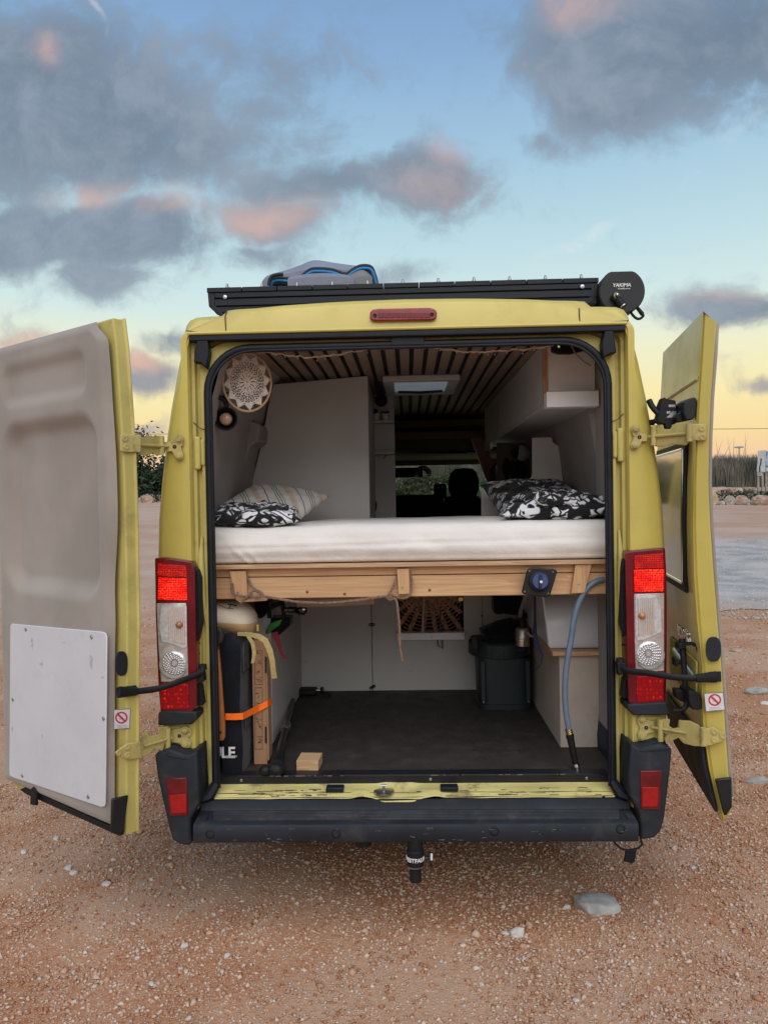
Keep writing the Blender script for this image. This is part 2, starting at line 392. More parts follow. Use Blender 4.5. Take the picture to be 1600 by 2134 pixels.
def axis(*segs):
    out = []
    for a, b, st in segs:
        k = max(1, int(round((b - a) / st))); out += [a + (b - a) * i / k for i in range(k)]
    return out + [segs[-1][1]]
xsN = axis((-900, -120, 130), (-120, -30, 10), (-30, -6, 2), (-6, 6, .25), (6, 30, 2), (30, 120, 10), (120, 900, 130))
ysN = axis((-60, -6, 6), (-6, 6, .25), (6, 60, 1.0), (60, 120, 10), (120, 1500, 230))
g = G(); vv = [[g.bm.verts.new((x, y, terr(x, y) + (.006 * noise.noise(V((x * 1.3, y * 1.3, 5))) + .004 * noise.noise(V((x * 4, y * 4, 9))) if abs(x) < 8 and y < 8 else 0))) for y in ysN] for x in xsN]
for i in range(len(xsN) - 1):
    for j in range(len(ysN) - 1): g.face([vv[i][j], vv[i + 1][j], vv[i + 1][j + 1], vv[i][j + 1]])
g.done('ground', m_ground, smooth=180, kind='structure', base=(0, 0, 0))
# grey gravel road beyond, right of the van
m_road = M('grey_gravel_road', (.36, .35, .33), 1.0, var=.15, scale=1.6, bump=1.0, bscale=40, col2=(.48, .45, .41), dirt=.55, dscale=22, dcol=(.55, .50, .45), spec=.0, bdist=.012)
_n, _l = m_road.node_tree.nodes, m_road.node_tree.links; _b = _n['Principled BSDF']; _src = _b.inputs['Base Color'].links[0].from_socket
_t = _n.new('ShaderNodeTexCoord'); _s = _n.new('ShaderNodeSeparateXYZ'); _l.new(_t.outputs['Generated'], _s.inputs[0])
_z = N('ShaderNodeTexNoise', _n, i_Scale=.8, i_Detail=8.0, i_Roughness=.7); _l.new(_t.outputs['Object'], _z.inputs['Vector'])
_e = mathn(_n, _l, 'ADD', mathn(_n, _l, 'MULTIPLY', mathn(_n, _l, 'ABSOLUTE', mathn(_n, _l, 'SUBTRACT', _s.outputs[1], .5)), 2.0), mathn(_n, _l, 'MULTIPLY', mathn(_n, _l, 'SUBTRACT', _z.outputs[0], .5), .9))
_l.new(mixc(_n, _l, mapr(_n, _l, _e, .62, 1.05), _src, (.47, .33, .23)), _b.inputs['Base Color'])
g = G()
def roadf(u, v):
    x = lerp(1.2, 70, u ** 1.6); n0 = noise.noise(V((x * .5, 1, 0))) * .8 + noise.noise(V((x * 3, 1, 0))) * .22 + noise.noise(V((x * 11, 1, 0))) * .12; n1_ = noise.noise(V((x * .4, 7, 0))) * .8
    y = lerp(8.0 + n0, 21.5 + n1_, v); return V((x, y, terr(x, y) + .012))
g.grid(roadf, 500, 24); g.done('road', m_road, smooth=180, kind='structure')
# loose gravel: real stones, thousands of them
m_peb = bpy.data.materials.new('loose_stone'); m_peb.use_nodes = True
_n, _l = m_peb.node_tree.nodes, m_peb.node_tree.links; _b = _n['Principled BSDF']; _b.inputs['Roughness'].default_value = .9; _b.inputs['Specular IOR Level'].default_value = .05
_ge = _n.new('ShaderNodeNewGeometry')
_rp = ramp(_n, [(0, (.34, .145, .07)), (.3, (.45, .245, .145)), (.6, (.53, .345, .235)), (.82, (.57, .41, .30)), (.96, (.64, .52, .42)), (1, (.46, .45, .43))]); _l.new(_ge.outputs['Random Per Island'], _rp.inputs[0])
_l.new(_rp.outputs[0], _b.inputs['Base Color'])
def gravel(n, x0, x1, y0, y1, s0, s1, seed, name, powr=2.5):
    rs = np.random.RandomState(seed)
    base = np.array([[1, 0, 0], [-1, 0, 0], [0, 1, 0], [0, -1, 0], [0, 0, 1], [0, 0, -1]], float)
    tri = np.array([[0, 2, 4], [2, 1, 4], [1, 3, 4], [3, 0, 4], [2, 0, 5], [1, 2, 5], [3, 1, 5], [0, 3, 5]])
    x = rs.uniform(x0, x1, n); y = rs.uniform(y0, y1, n)
    # patchy: drop stones where the earth lies bare
    keep = np.array([noise.noise(V((a * 1.1, b * 1.1, 3))) * .6 + noise.noise(V((a * 3.1, b * 3.1, 8))) * .35 + .55 for a, b in zip(x, y)]) > rs.uniform(0, .8, n)
    x, y = x[keep], y[keep]; n = len(x)
    s = s0 + (s1 - s0) * rs.uniform(0, 1, n) ** powr
    vt = base[None] * (1 + rs.uniform(-.35, .35, (n, 6, 3))) + rs.uniform(-.22, .22, (n, 6, 3))
    vt *= s[:, None, None] * np.stack([rs.uniform(.8, 1.35, n), rs.uniform(.7, 1.1, n), rs.uniform(.4, .75, n)], 1)[:, None, :]
    a = rs.uniform(0, 6.28, n); c, si = np.cos(a), np.sin(a)
    X = vt[..., 0] * c[:, None] - vt[..., 1] * si[:, None]; Yy = vt[..., 0] * si[:, None] + vt[..., 1] * c[:, None]
    zz = np.array([terr(p, q) + .006 * noise.noise(V((p * 1.3, q * 1.3, 5))) + .004 * noise.noise(V((p * 4, q * 4, 9))) for p, q in zip(x, y)])
    vt = np.stack([X + x[:, None], Yy + y[:, None], vt[..., 2] + (zz + s * .18)[:, None]], -1).reshape(-1, 3)
    fc = (tri[None] + (np.arange(n) * 6)[:, None, None]).reshape(-1, 3)
    me = bpy.data.meshes.new(name); me.vertices.add(len(vt)); me.vertices.foreach_set('co', vt.ravel())
    me.loops.add(fc.size); me.loops.foreach_set('vertex_index', fc.ravel().astype(np.int32))
    me.polygons.add(len(fc)); me.polygons.foreach_set('loop_start', (np.arange(len(fc)) * 3).astype(np.int32)); me.polygons.foreach_set('loop_total', np.full(len(fc), 3, np.int32))
    me.update(); me.materials.append(m_peb)
    o = bpy.data.objects.new(name, me); COL.objects.link(o); o['kind'] = 'stuff'; return o
o = gravel(170000, -2.6, 2.6, -.75, 3.0, .0028, .0105, 1, 'gravel', 2.0); tag(o, 'pale loose gravel strewn over the red earth around the van', 'gravel')
o = gravel(60000, -5, 7.5, -.4, 10.5, .004, .017, 2, 'gravel', 2.2); tag(o, 'coarser loose gravel scattered over the farther red earth', 'gravel')
m_pebg = M('grey_road_stone', (.30, .28, .26), .95, var=.4, scale=40, spec=.05, col2=(.68, .62, .55))
o = gravel(40000, 1.6, 14, 7.4, 21, .008, .036, 3, 'road_gravel', 2.2); tag(o, 'grey loose chippings on the grey gravel road', 'gravel'); o.data.materials[0] = m_pebg
o = gravel(2600, -2.6, 4, -.75, 7, .011, .024, 4, 'coarse_gravel', 2.5); tag(o, 'scattered coarse stones lying among the finer gravel', 'gravel')
# stones one can pick out
m_rockg = M('grey_limestone', (.36, .355, .34), .9, var=.25, scale=14, bump=.5, bscale=45, dirt=.0, bdist=.01)
m_rockw = M('pale_limestone', (.56, .53, .49), .9, var=.15, scale=18, bump=.5, bscale=60, bdist=.008)
m_rockb = M('pale_boulder', (.40, .36, .31), .92, var=.3, scale=2.5, bump=.8, bscale=9, bdist=.08)
m_rocko = M('ochre_boulder', (.44, .29, .20), .92, var=.3, scale=2.2, bump=.8, bscale=9, bdist=.08, col2=(.56, .43, .33))
m_rocky = M('yellowish_boulder', (.46, .36, .22), .92, var=.3, scale=2.6, bump=.8, bscale=9, bdist=.08)
def earthband(m, c, z0, z1):
    n, l = m.node_tree.nodes, m.node_tree.links; b = n['Principled BSDF']; src = b.inputs['Base Color'].links[0].from_socket
    t = n.new('ShaderNodeTexCoord'); s = n.new('ShaderNodeSeparateXYZ'); l.new(t.outputs['Object'], s.inputs[0])
    z = N('ShaderNodeTexNoise', n, i_Scale=60.0); l.new(t.outputs['Object'], z.inputs['Vector'])
    f = mapr(n, l, mathn(n, l, 'ADD', s.outputs[2], mathn(n, l, 'MULTIPLY', z.outputs[0], .02)), z1, z0)
    l.new(mixc(n, l, f, src, c), b.inputs['Base Color']); return m
earthband(m_rockg, (.40, .20, .10), .014, .028); earthband(m_rockw, (.50, .36, .26), .012, .024)
def rocky(co, seed, ex=.6):
    q = V([math.copysign(abs(c) ** ex, c) for c in co.normalized()]); q = q / max(abs(c) for c in q) * (.55 + .45 * max(abs(c) for c in q)) if False else q * (.80)
    k = 1 + .20 * noise.noise(co * 1.3 + V((seed * 5.1, seed, 0))) + .10 * noise.noise(co * 3.1 + V((seed, 0, seed * 2))) + .05 * noise.noise(co * 7 + V((seed, 3, 0)))
    q = q * k
    for j in range(11):
        rj = random.Random(seed * 31 + j); nn = V((rj.uniform(-1, 1), rj.uniform(-1, 1), rj.uniform(-.35, .9))).normalized(); lim = rj.uniform(.60, .90); dd = q.dot(nn)
        if dd > lim: q -= nn * (dd - lim) * .92
    return q * 1.12
def stone(px, py, wpx, hf, mat, name, label, seed, asp=.7, rot=0., sub=3, group=None, sink=.25):
    p = PZ(px, py, 0); w = wpx * (p.y - CAM.y) / 1600; rad = V((w / 2, w / 2 * asp, w / 2 * hf))
    g = G(); g.ball((0, 0, 0), 1, sub)
    for v in g.bm.verts:
        q = rocky(v.co, seed); v.co = Matrix.Rotation(rot, 3, 'Z') @ V((q.x * rad.x, q.y * rad.y, q.z * rad.z)) + V((p.x, p.y, rad.z * (1 - sink * 2) + terr(p.x, p.y)))
    o = g.done(name, mat, smooth=22); tag(o, label, 'stone', group); return o
stone(1243, 1893, 96, .38, m_rockg, 'flat_stone', 'large flat grey stone lying on red gravel right of the tow hitch', 1, .7, .1)
stone(1077, 1950, 36, .6, m_rockw, 'small_stone', 'small pale angular stone in front of the large flat grey one', 2, .7)
stone(1052, 1948, 20, .4, m_rockw, 'small_stone', 'tiny flat stone touching the left of the pale angular stone', 3)
stone(1181, 1893, 18, .55, m_rockw, 'small_stone', 'pebble just left of the large flat grey stone', 4)
stone(1575, 1446, 58, .34, m_rockg, 'flat_stone', 'half buried whitish slab at the far right edge of the gravel', 5, .5)
stone(1578, 1632, 60, .26, m_rockg, 'flat_stone', 'low grey slab on the gravel right of the right door foot', 6, .4)
stone(1536, 1358, 34, .25, m_rocko, 'flat_stone', 'brown slab just past the right door, before the grey road', 7, .5)
stone(1592, 1468, 22, .4, m_rockw, 'small_stone', 'white lump in front of the half buried whitish slab', 8)
for i, (px, py, w, lab) in enumerate(((141, 1812, 22, 'white chip below the corner of the open left door, upper of a pair'), (154, 1821, 22, 'white chip lying right below another, under the left door'), (118, 1750, 18, 'pale chip right under the left door lower edge'),
        (50, 1778, 18, 'pale chip near the left edge of the gravel, level with the bumper'), (222, 1845, 22, 'pale chip on the gravel left of the bumper corner'), (385, 1974, 20, 'white pebble in the middle of the left foreground'), (474, 1995, 20, 'white pebble nearest below the bumper, left of the hitch'),
        (388, 2027, 14, 'small white pebble in the left foreground, lowest but two'), (316, 2053, 17, 'small pale pebble at the bottom left, higher of two'), (155, 2090, 14, 'small white pebble at the bottom left corner'), (393, 2126, 18, 'white pebble cut by the lower edge of the picture'),
        (853, 1871, 14, 'reddish pebble below the hitch'), (1003, 2053, 14, 'pale pebble at the bottom, right of the middle'), (1225, 2055, 18, 'grey pebble at the lower right'), (1200, 2088, 18, 'pale pebble at the bottom right'), (1390, 1975, 12, 'pale pebble right of the large flat stone'))):
    stone(px, py, w, .5, m_rockw if i not in (11,) else m_rocko, 'pebble', lab, 20 + i, .8, i * .7, 2, 'larger pebbles lying on the gravel')
# boulders along the far edge of the lot
def at_d(px, py, d):
    r = ray(px, py); k = d / math.hypot(r.x, r.y); return CAM + r * k
def boulder(px, pyb, wpx, hpx, Y, mat, label, seed, group='boulders edging the car park'):
    p = P(px, pyb, Y); sc_ = (Y - CAM.y) / 1600; rad = V((wpx * sc_ / 2, wpx * sc_ / 2 * .8, hpx * sc_ * .56))
    zb = terr(p.x, Y)
    g = G(); g.ball((0, 0, 0), 1, 4)
    for v in g.bm.verts:
        q = rocky(v.co, seed + 50, .7); v.co = V((q.x * rad.x + p.x, q.y * rad.y + Y, q.z * rad.z + zb + rad.z * .68))
    o = g.done('boulder', mat, smooth=25); tag(o, label, 'boulder', group)
boulder(1482, 1056, 32, 34, 42, m_rocky, 'round yellowish boulder right beside the open right door', 1)
boulder(1503, 1055, 14, 10, 42, m_rockb, 'small white block between the yellowish boulder and a speckled one', 2)
boulder(1520, 1055, 24, 22, 42, m_rockb, 'pale speckled boulder, second big one from the right door', 3)
boulder(1545, 1055, 32, 22, 42.5, m_rocko, 'ochre boulder between the speckled one and the white chunk', 4)
boulder(1559, 1056, 10, 14, 41.5, m_rockb, 'narrow white chunk in the gap between two ochre boulders', 5)
boulder(1592, 1058, 62, 24, 42, m_rocko, 'long ochre boulder at the right edge of the photo', 6)
boulder(1530, 1014, 36, 15, 47, m_rocko, 'broad reddish rock on the bank behind the green strip', 7)
boulder(1556, 1015, 36, 12, 47.6, m_rocko, 'low reddish rock beside the sign posts', 8)
boulder(1484, 1013, 26, 9, 47.2, m_rocko, 'small reddish rock on the bank next to the right door', 9)
boulder(1577, 1016, 16, 8, 47, m_rockb, 'pale stone at the foot of the left sign post', 10)
boulder(308, 1047, 30, 18, 43, m_rocko, 'reddish boulder seen between left door and van', 11)
boulder(292, 1045, 14, 10, 43.5, m_rockg, 'grey boulder half hidden by the left door edge', 12)
boulder(309, 1026, 26, 8, 45.5, m_rockb, 'pale flat rock behind the reddish boulder, left of the van', 13)
# green ground cover on the bank, reeds behind, bushes
m_leafd = M('dark_green_leaves', (.030, .055, .032), .8, var=.4, scale=.8, col2=(.06, .095, .05), spec=.2)
m_leafo = M('olive_leaves', (.055, .065, .035), .8, var=.4, scale=.7, col2=(.10, .10, .055), spec=.2)
m_reed = M('dry_reeds', (.085, .092, .075), .85, var=.4, scale=.6, col2=(.19, .175, .135), spec=.2)
m_reedl = M('pale_reed_plumes', (.24, .19, .14), .9, var=.3, scale=1)
def leaves(name, pts, size, mat, label, cat, seed, kind='stuff', base=None):
    rs = np.random.RandomState(seed); n = len(pts); pts = np.array(pts)
    a = rs.normal(0, 1, (n, 3)); a /= np.linalg.norm(a, axis=1)[:, None]; b = np.cross(a, rs.normal(0, 1, (n, 3))); b /= np.linalg.norm(b, axis=1)[:, None]
    s = size * rs.uniform(.6, 1.4, n)[:, None]
    q = np.stack([pts - a * s, pts + b * s * .45, pts + a * s, pts - b * s * .45], 1).reshape(-1, 3)
    me = bpy.data.meshes.new(name); me.from_pydata(q.tolist(), [], np.arange(4 * n).reshape(-1, 4).tolist()); me.materials.append(mat)
    o = bpy.data.objects.new(name, me); COL.objects.link(o)
    if kind: o['kind'] = kind
    if label: tag(o, label, cat)
    return o
rs = np.random.RandomState(5)
L = []
while len(L) < 26000:
    x = rs.uniform(-40, 45); y = rs.uniform(43.2, 47.2)
    h = .30 + .25 * noise.noise(V((x * .5, y * .7, 0))) ; L.append((x, y, terr(x, y) + rs.uniform(-.05, max(.08, h))))
leaves('ground_cover', L, .10, m_leafd, 'dark green ground cover behind the row of boulders', 'ground cover', 1)
def blades(name, n, x0, x1, y0, y1, h0, h1, mat, label, cat, seed, w=.035, lean=.25):
    rs = np.random.RandomState(seed); vs, fs = [], []
    for i in range(n):
        x, y = rs.uniform(x0, x1), rs.uniform(y0, y1); z = terr(x, y); h = rs.uniform(h0, h1) * (1 + .25 * noise.noise(V((x * .35, 0, seed)))); a = rs.uniform(0, 6.28); lx, ly = math.cos(a) * lean * h * rs.uniform(.1, 1), math.sin(a) * lean * h * .4
        ww = w * rs.uniform(.6, 1.4); k = len(vs)
        vs += [(x - ww, y, z - .1), (x + ww, y, z - .1), (x + lx * .35 - ww * .8, y + ly * .35, z + h * .6), (x + lx * .35 + ww * .8, y + ly * .35, z + h * .6), (x + lx, y + ly, z + h)]
        fs += [(k, k + 1, k + 3, k + 2), (k + 2, k + 3, k + 4)]
    me = bpy.data.meshes.new(name); me.from_pydata(vs, [], fs); me.materials.append(mat); o = bpy.data.objects.new(name, me); COL.objects.link(o); o['kind'] = 'stuff'; tag(o, label, cat); return o
blades('reeds', 24000, -2, 40, 48.8, 53, 1.3, 2.0, m_reed, 'tall grey green reed bed behind the boulders on the right', 'reeds', 3, .03, .3)
blades('reed_plumes', 110, 12, 40, 49, 52, 2.5, 3.6, m_reedl, 'thin dry plumes rising above the reed bed', 'reeds', 4, .018, .35)
# bushes seen in the gap on the left and through the windscreen
def bush(x, y, rx, rz, n, mat, label, seed, size=.10, twigs=True, group=None):
    zb = terr(x, y); root = thing('bush', (x, y, zb), label, 'bush', group); rs = np.random.RandomState(seed); L = []
    cl = [(rs.uniform(-.75, .75) * rx, rs.uniform(-.5, .5) * rx, rs.uniform(.15, .8) * rz, rs.uniform(.3, .55)) for _ in range(14)]
    while len(L) < n:
        c = cl[rs.randint(14)]; p = rs.normal(0, .5, 3); L.append((c[0] + p[0] * rx * c[3] * .8, c[1] + p[1] * rx * c[3] * .8, max(.05, c[2] + p[2] * rz * c[3] * .7)))
    o = leaves('foliage', L, size, mat, None, None, seed, None); o.parent = root; OFF[o] = OFF[root]
    g = G()
    for k in range(7):
        a = rs.uniform(0, 6.28); h = rs.uniform(.6, 1.05) * rz; q = V((math.cos(a) * rx * .6, math.sin(a) * rx * .4, h)); g.tube([V((x, y, zb - .1)), V((x, y, zb)) + q * .5 + V((rs.uniform(-.1, .1), 0, 0)), V((x, y, zb)) + q], [.05, .035, .012], 5)
    g.done('stems', m_bark, root)
m_bark = M('grey_bark', (.10, .085, .07), .9, var=.3, scale=12)
bush(-17.3, 46.5, 3.6, 2.9, 26000, m_leafd, 'dark dense bush seen between the left door and the van', 1, .16)
bush(-20.5, 48.5, 3.6, 3.9, 9000, m_leafo, 'olive bush behind the dark dense bush on the left', 2, .12)
bush(.6, 45.0, 2.2, 1.5, 4500, m_leafo, 'low green bush seen through the windscreen at left', 4, .11)
bush(3.4, 45.4, 2.0, 1.3, 4500, M('fresh_green_leaves', (.075, .12, .05), .8, var=.4, scale=.7, col2=(.12, .16, .07)), 'fresh green bush seen through the windscreen beside the headrest', 5, .11)
# stone wall and white building seen through the windscreen
m_mason = M('pale_masonry', (.42, .38, .33), .9, var=.12, scale=1.5, bump=.4, bscale=8, bdist=.03)
x0w, x1w = P(905, 975, 58).x, P(1030, 975, 58).x; zt = P(960, 972, 58).z; zb0 = terr(4, 57)
wallo = thing('masonry_wall', ((x0w + x1w) / 2, 58, zb0), 'pale block wall seen through the windscreen behind the bushes', 'wall')
g = G(); g.bb((x0w, 58.05, zb0 - .3), (x1w, 58.3, zt - .01)); g.done('core', m_mason, wallo)
nr = 5; hh = (zt - zb0) / nr; blk = None
for r in range(nr):
    nb = 7; bw = (x1w - x0w) / nb
    for k in range(nb + 1):
        xa = x0w + (k - .5 * (r % 2)) * bw; xb = xa + bw - .03; xa = max(xa, x0w); xb = min(xb, x1w)
        if xb - xa < .1: continue
        G().bb((xa, 58.0 + R_.uniform(-.015, .015), zb0 + r * hh), (xb, 58.12, zb0 + (r + 1) * hh - .03)).done('block', m_mason, wallo)
xb0, xb1 = P(840, 975, 60).x, P(904, 975, 60).x; zt2 = P(870, 966, 60).z
m_plaster = M('bluish_white_plaster', (.62, .66, .70), .9, var=.05, scale=1)
bld = thing('white_building', ((xb0 + xb1) / 2, 61, terr(0, 60)), 'bluish white flat building seen through the windscreen, left of the block wall', 'building')
G().bb((xb0, 60, terr(0, 60) - .3), (xb1, 64, zt2)).done('wall', m_plaster, bld); G().bb((xb0 - .1, 59.9, zt2 + .002), (xb1 + .1, 64.1, zt2 + .16)).done('roof_edge', m_mason, bld)
# information boards by the road
Y = 46.6
a = P(1587, 1012, Y); zg = terr(a.x, Y)
m_panel = M('weathered_panel', (.42, .44, .43), .6, var=.15, scale=2); m_post = M('weathered_timber_post', (.34, .29, .24), .9, var=.2, scale=3)
sb = thing('sign_board', (a.x, Y, zg), 'grey information board on two timber posts beside the blue map board', 'sign')
G().prism([P(x, y, Y) for x, y in ((1580, 939), (1596, 938), (1594, 984), (1577, 983))], (0, .06, 0)).done('panel', m_panel, sb)
for px in (1581, 1590): 
    p = P(px, 983, Y); G().bb((p.x - .06, Y + .065, zg - .2), (p.x + .06, Y + .16, p.z + .3)).done('post', m_post, sb)
p = P(1583, 988, Y - .05); G().box((p.x, Y - .02, p.z), (.30, .02, .20)).done('number_plate', m_white, sb)
lettering('lettering', '5021', .13, m_black, sb, (p.x, Y - .036, p.z), (1, 0, 0), (0, 0, 1), .01)
g = G(); g.tube([P(1586, 955, Y - .02), P(1585, 966, Y - .02), P(1583, 972, Y - .02), P(1583, 983, Y - .02)], .035, 6); g.done('map_line', m_dark, sb)
m_mapb = M('blue_map_print', (.10, .20, .50), .5, var=.4, scale=1.6, col2=(.45, .52, .60))
mb = thing('map_board', (P(1606, 1012, Y).x, Y + .1, zg), 'blue map board cut by the right edge of the photo', 'sign')
G().prism([P(x, y, Y + .12) for x, y in ((1595, 940), (1626, 938), (1625, 973), (1595, 972))], (0, .06, 0)).done('panel', m_mapb, mb)
G().prism([P(x, y, Y + .13) for x, y in ((1595, 974), (1625, 975), (1625, 984), (1595, 982))], (0, .05, 0)).done('lower_panel', m_panel, mb)
for px in (1600, 1620): p = P(px, 983, Y); G().bb((p.x - .06, Y + .2, zg - .2), (p.x + .06, Y + .3, p.z + 1.0)).done('post', m_post, mb)
# street lamp, overhead wire, field wall on the skyline
p = P(1540, 955, 75); zt = P(1540, 934, 75).z; zg = terr(p.x, 75)
lamp = thing('street_lamp', (p.x, 75, zg), 'slender street lamp standing above the reeds', 'street lamp')
G().tube([V((p.x, 75, zg - .2)), V((p.x, 75, zt))], [.10, .07], 8).done('pole', m_steel, lamp)
G().lathe((p.x, 75, zt), (0, 0, 1), [(0, .09), (.06, .46), (.16, .46), (.22, .2)], 12).done('lamp_head', m_panel, lamp)
wy = 62; za_, zb__ = P(1475, 891, wy), P(1600, 896, wy); zc0 = P(315, 905, wy)
wire = thing('overhead_wire', (0, wy, terr(0, wy)), 'thin overhead wire crossing the sky behind the van', 'wire')
xa, xb = -60.0, 60.0
def wz(x): 
    t = (x + 60) / 120; return 6.75 + (.0 if x > 0 else 0) + .000085 * x * x + (-.004 * x if x > 0 else .012 * x * 0)
kz = np.polyfit([zc0.x, za_.x, zb__.x], [zc0.z, za_.z, zb__.z], 2) if False else np.polyfit([zc0.x, za_.x, zb__.x], [zc0.z, za_.z, zb__.z], 1)
wz = lambda x: kz[0] * x + kz[1] + .0006 * (x * x - 600) * .0
G().tube([V((x, wy, wz(x))) for x in np.linspace(xa, xb, 30)], .022, 5).done('cable', m_black, wire)
for x in (xa, xb): G().tube([V((x, wy, terr(x, wy) - .3)), V((x, wy, wz(x) + .4))], [.16, .11], 8).done('wire_pole', m_post, wire)
x0, x1 = P(1475, 955, 80).x, P(1640, 955, 80).x
g = G(); zt = P(1540, 955, 80).z; g.bb((x0 - 6, 80, terr(x0, 80) - .3), (x1 + 20, 80.4, zt)); 
o = g.done('field_wall', M('brown_skyline_wall', (.10, .08, .075), .9)); tag(o, 'low dark field wall on the skyline behind the reeds', 'wall')
# ================================================================== THE VAN
van = thing('camper_van', (0, 2.4, 0), 'yellow panel van seen from behind with both rear doors swung open', 'van')
_Z = [.35, .45, .62, .9, 1.516, 1.71, 1.906, 2.12, 2.335, 2.43]
_Xw = [.985, 1.0, 1.03, 1.039, 1.039, 1.03, 1.008, .973, .93, .905]
def xw(z): return interp(z, _Z, _Xw)
NS, NC, NT = 14, 9, 7
def outer_half(zb, ins=0., ztop=9.):
    pts = [(-(xw(z) - ins), z) for z in np.linspace(zb, 2.43, NS)]
    cor = [(.905, 2.43), (.903, 2.456), (.897, 2.480), (.881, 2.501), (.852, 2.512), (.80, 2.515), (.752, 2.516), (.740, 2.526), (.728, 2.537), (.69, 2.541)]
    pts += [(-(x - ins * .7), z - ins * .7) for x, z in cor[1:]]
    pts += [(-x, interp(x, [0, .25, .5, .69], [2.569, 2.566, 2.556, 2.541]) - ins) for x in np.linspace(.69, 0, NT + 1)[1:]]
    return [(x, min(z, ztop - .0001 * i)) for i, (x, z) in enumerate(pts)]
def inner_half(hw, zt, rad, zb):
    pts = [(-hw, z) for z in np.linspace(zb, zt - rad, NS)]
    for k in range(1, NC + 1):
        a = math.pi / 2 * k / NC; pts.append((-(hw - rad + rad * math.cos(a)), zt - rad + rad * math.sin(a)))
    pts += [(-x, zt) for x in np.linspace(hw - rad, 0, NT + 1)[1:]]
    return pts
def full(h, Y): return [V((x, Y, z)) for x, z in h] + [V((-x, Y, z)) for x, z in reversed(h[:-1])]
# body shell
g = G()
rings = [full(outer_half(.45), Y) for Y in (.16, .5, 1.5, 3.0, 3.6)]
g.loft(rings, False)
g.done('body_shell', m_paint, van, smooth=30)
# cab front: lower body, bonnet, roof front and windscreen pillars
g = G()
def cabring(Y, zt, k): return [V((x * k, Y, min(z, zt))) for x, z in [(p.x, p.z) for p in full(outer_half(.45), 0)]]
g.loft([cabring(3.6, 1.42, 1), cabring(4.3, 1.42, .99), cabring(4.75, 1.38, .97), cabring(5.1, 1.22, .92), cabring(5.3, 1.0, .84)], False)
g.poly([V((-.84 * 1.03, 5.3, .45)), V((.84 * 1.03, 5.3, .45)), V((.84 * 1.03, 5.3, 1.0)), V((-.84 * 1.03, 5.3, 1.0))])
g.loft([full(outer_half(2.02), 3.6), [V((p.x * .97, p.y, min(p.z, 2.50))) for p in full(outer_half(2.0), 3.85)], [V((p.x * .93, p.y, min(p.z, 2.30))) for p in full(outer_half(1.98), 4.1)]], False)
for s in (-1, 1):
    g.tube([V((s * .87, 4.08, 2.12)), V((s * .95, 4.78, 1.36))], .045)
    g.tube([V((s * .985, 3.62, 2.1)), V((s * 1.03, 3.62, 1.4))], .04)
g.done('cab', m_paint, van, smooth=30)
m_glass = bpy.data.materials.new('window_glass'); m_glass.use_nodes = True
_n, _l = m_glass.node_tree.nodes, m_glass.node_tree.links; _n.clear()
_t = N('ShaderNodeBsdfTransparent', _n); _t.inputs[0].default_value = (.72, .80, .76, 1)
_g = N('ShaderNodeBsdfGlossy', _n); _g.inputs['Roughness'].default_value = .03; _g.inputs[0].default_value = (.9, .95, 1, 1)
_f = N('ShaderNodeFresnel', _n); _f.inputs[0].default_value = 1.4
_mx = N('ShaderNodeMixShader', _n); _l.new(_f.outputs[0], _mx.inputs[0]); _l.new(_t.outputs[0], _mx.inputs[1]); _l.new(_g.outputs[0], _mx.inputs[2])
_o = N('ShaderNodeOutputMaterial', _n); _l.new(_mx.outputs[0], _o.inputs[0])
G().poly([V((-.86, 4.10, 2.12)), V((.86, 4.10, 2.12)), V((.95, 4.76, 1.38)), V((-.95, 4.76, 1.38))]).done('windscreen', m_glass, van)
for s in (-1, 1):
    G().poly([V((s * .985, 3.63, 2.02)), V((s * .90, 4.12, 2.02)), V((s * 1.0, 4.72, 1.41)), V((s * 1.036, 3.63, 1.41))]).done('side_window', m_glass, van)
# rear corner pillars and roof edge (painted) and the stepped door frame inside them
ZB = .50
g = G()
g.loft([full(outer_half(ZB), .16), full(outer_half(ZB, .003), .07), full(outer_half(ZB, .016), .022), full(outer_half(ZB, .04), .002),
        full(inner_half(.905, 2.446, .05, ZB), -.002), full(inner_half(.879, 2.432, .03, ZB), -.004), full(inner_half(.874, 2.428, .03, ZB), .012)], False)
g.done('rear_pillars', m_paint, van, smooth=40)
g = G()
g.loft([full(inner_half(.874, 2.428, .03, ZB), .012), full(inner_half(.872, 2.424, .03, ZB), .032), full(inner_half(.860, 2.414, .05, ZB), .034), full(inner_half(.856, 2.410, .06, ZB), .058),
        full(inner_half(.842, 2.404, .1, ZB), .060), full(inner_half(.837, 2.400, .12, ZB), .036), full(inner_half(.818, 2.390, .16, ZB), .034), full(inner_half(.804, 2.373, .175, ZB), .034),
        full(inner_half(.803, 2.372, .175, ZB), .045), full(inner_half(.84, 2.42, .16, ZB), .075)], False)
g.done('door_frame', m_jamb, van, smooth=25)
# lip over the header and its drip gasket
g = G(); g.tube([V((x, -.012, 2.430)) for x in (-.872, -.5, 0, .5, .872)], .007, 8, flat=1.0); g.done('header_lip', m_paint, van)
g = G(); g.bb((-.868, -.016, 2.398), (.868, .02, 2.4215)); g.done('header_gasket', m_rub, van, bevel=.005)
a = P(815, 708, .02); b = P(884, 718, .02); G().bb((a.x, .0, b.z - .004), (b.x, .034, a.z + .012)).done('lock_plate', m_rub, van, bevel=.003)
for L in ([(411, 697), (431, 697), (436, 735), (430, 768), (418, 757), (403, 755)], [(1262, 678), (1277, 676), (1285, 735), (1270, 738), (1256, 746), (1254, 715)]):
    G().prism([P(x, y, -.014) for x, y in L], (0, .045, 0)).done('corner_gasket', m_rub, van, bevel=.006)
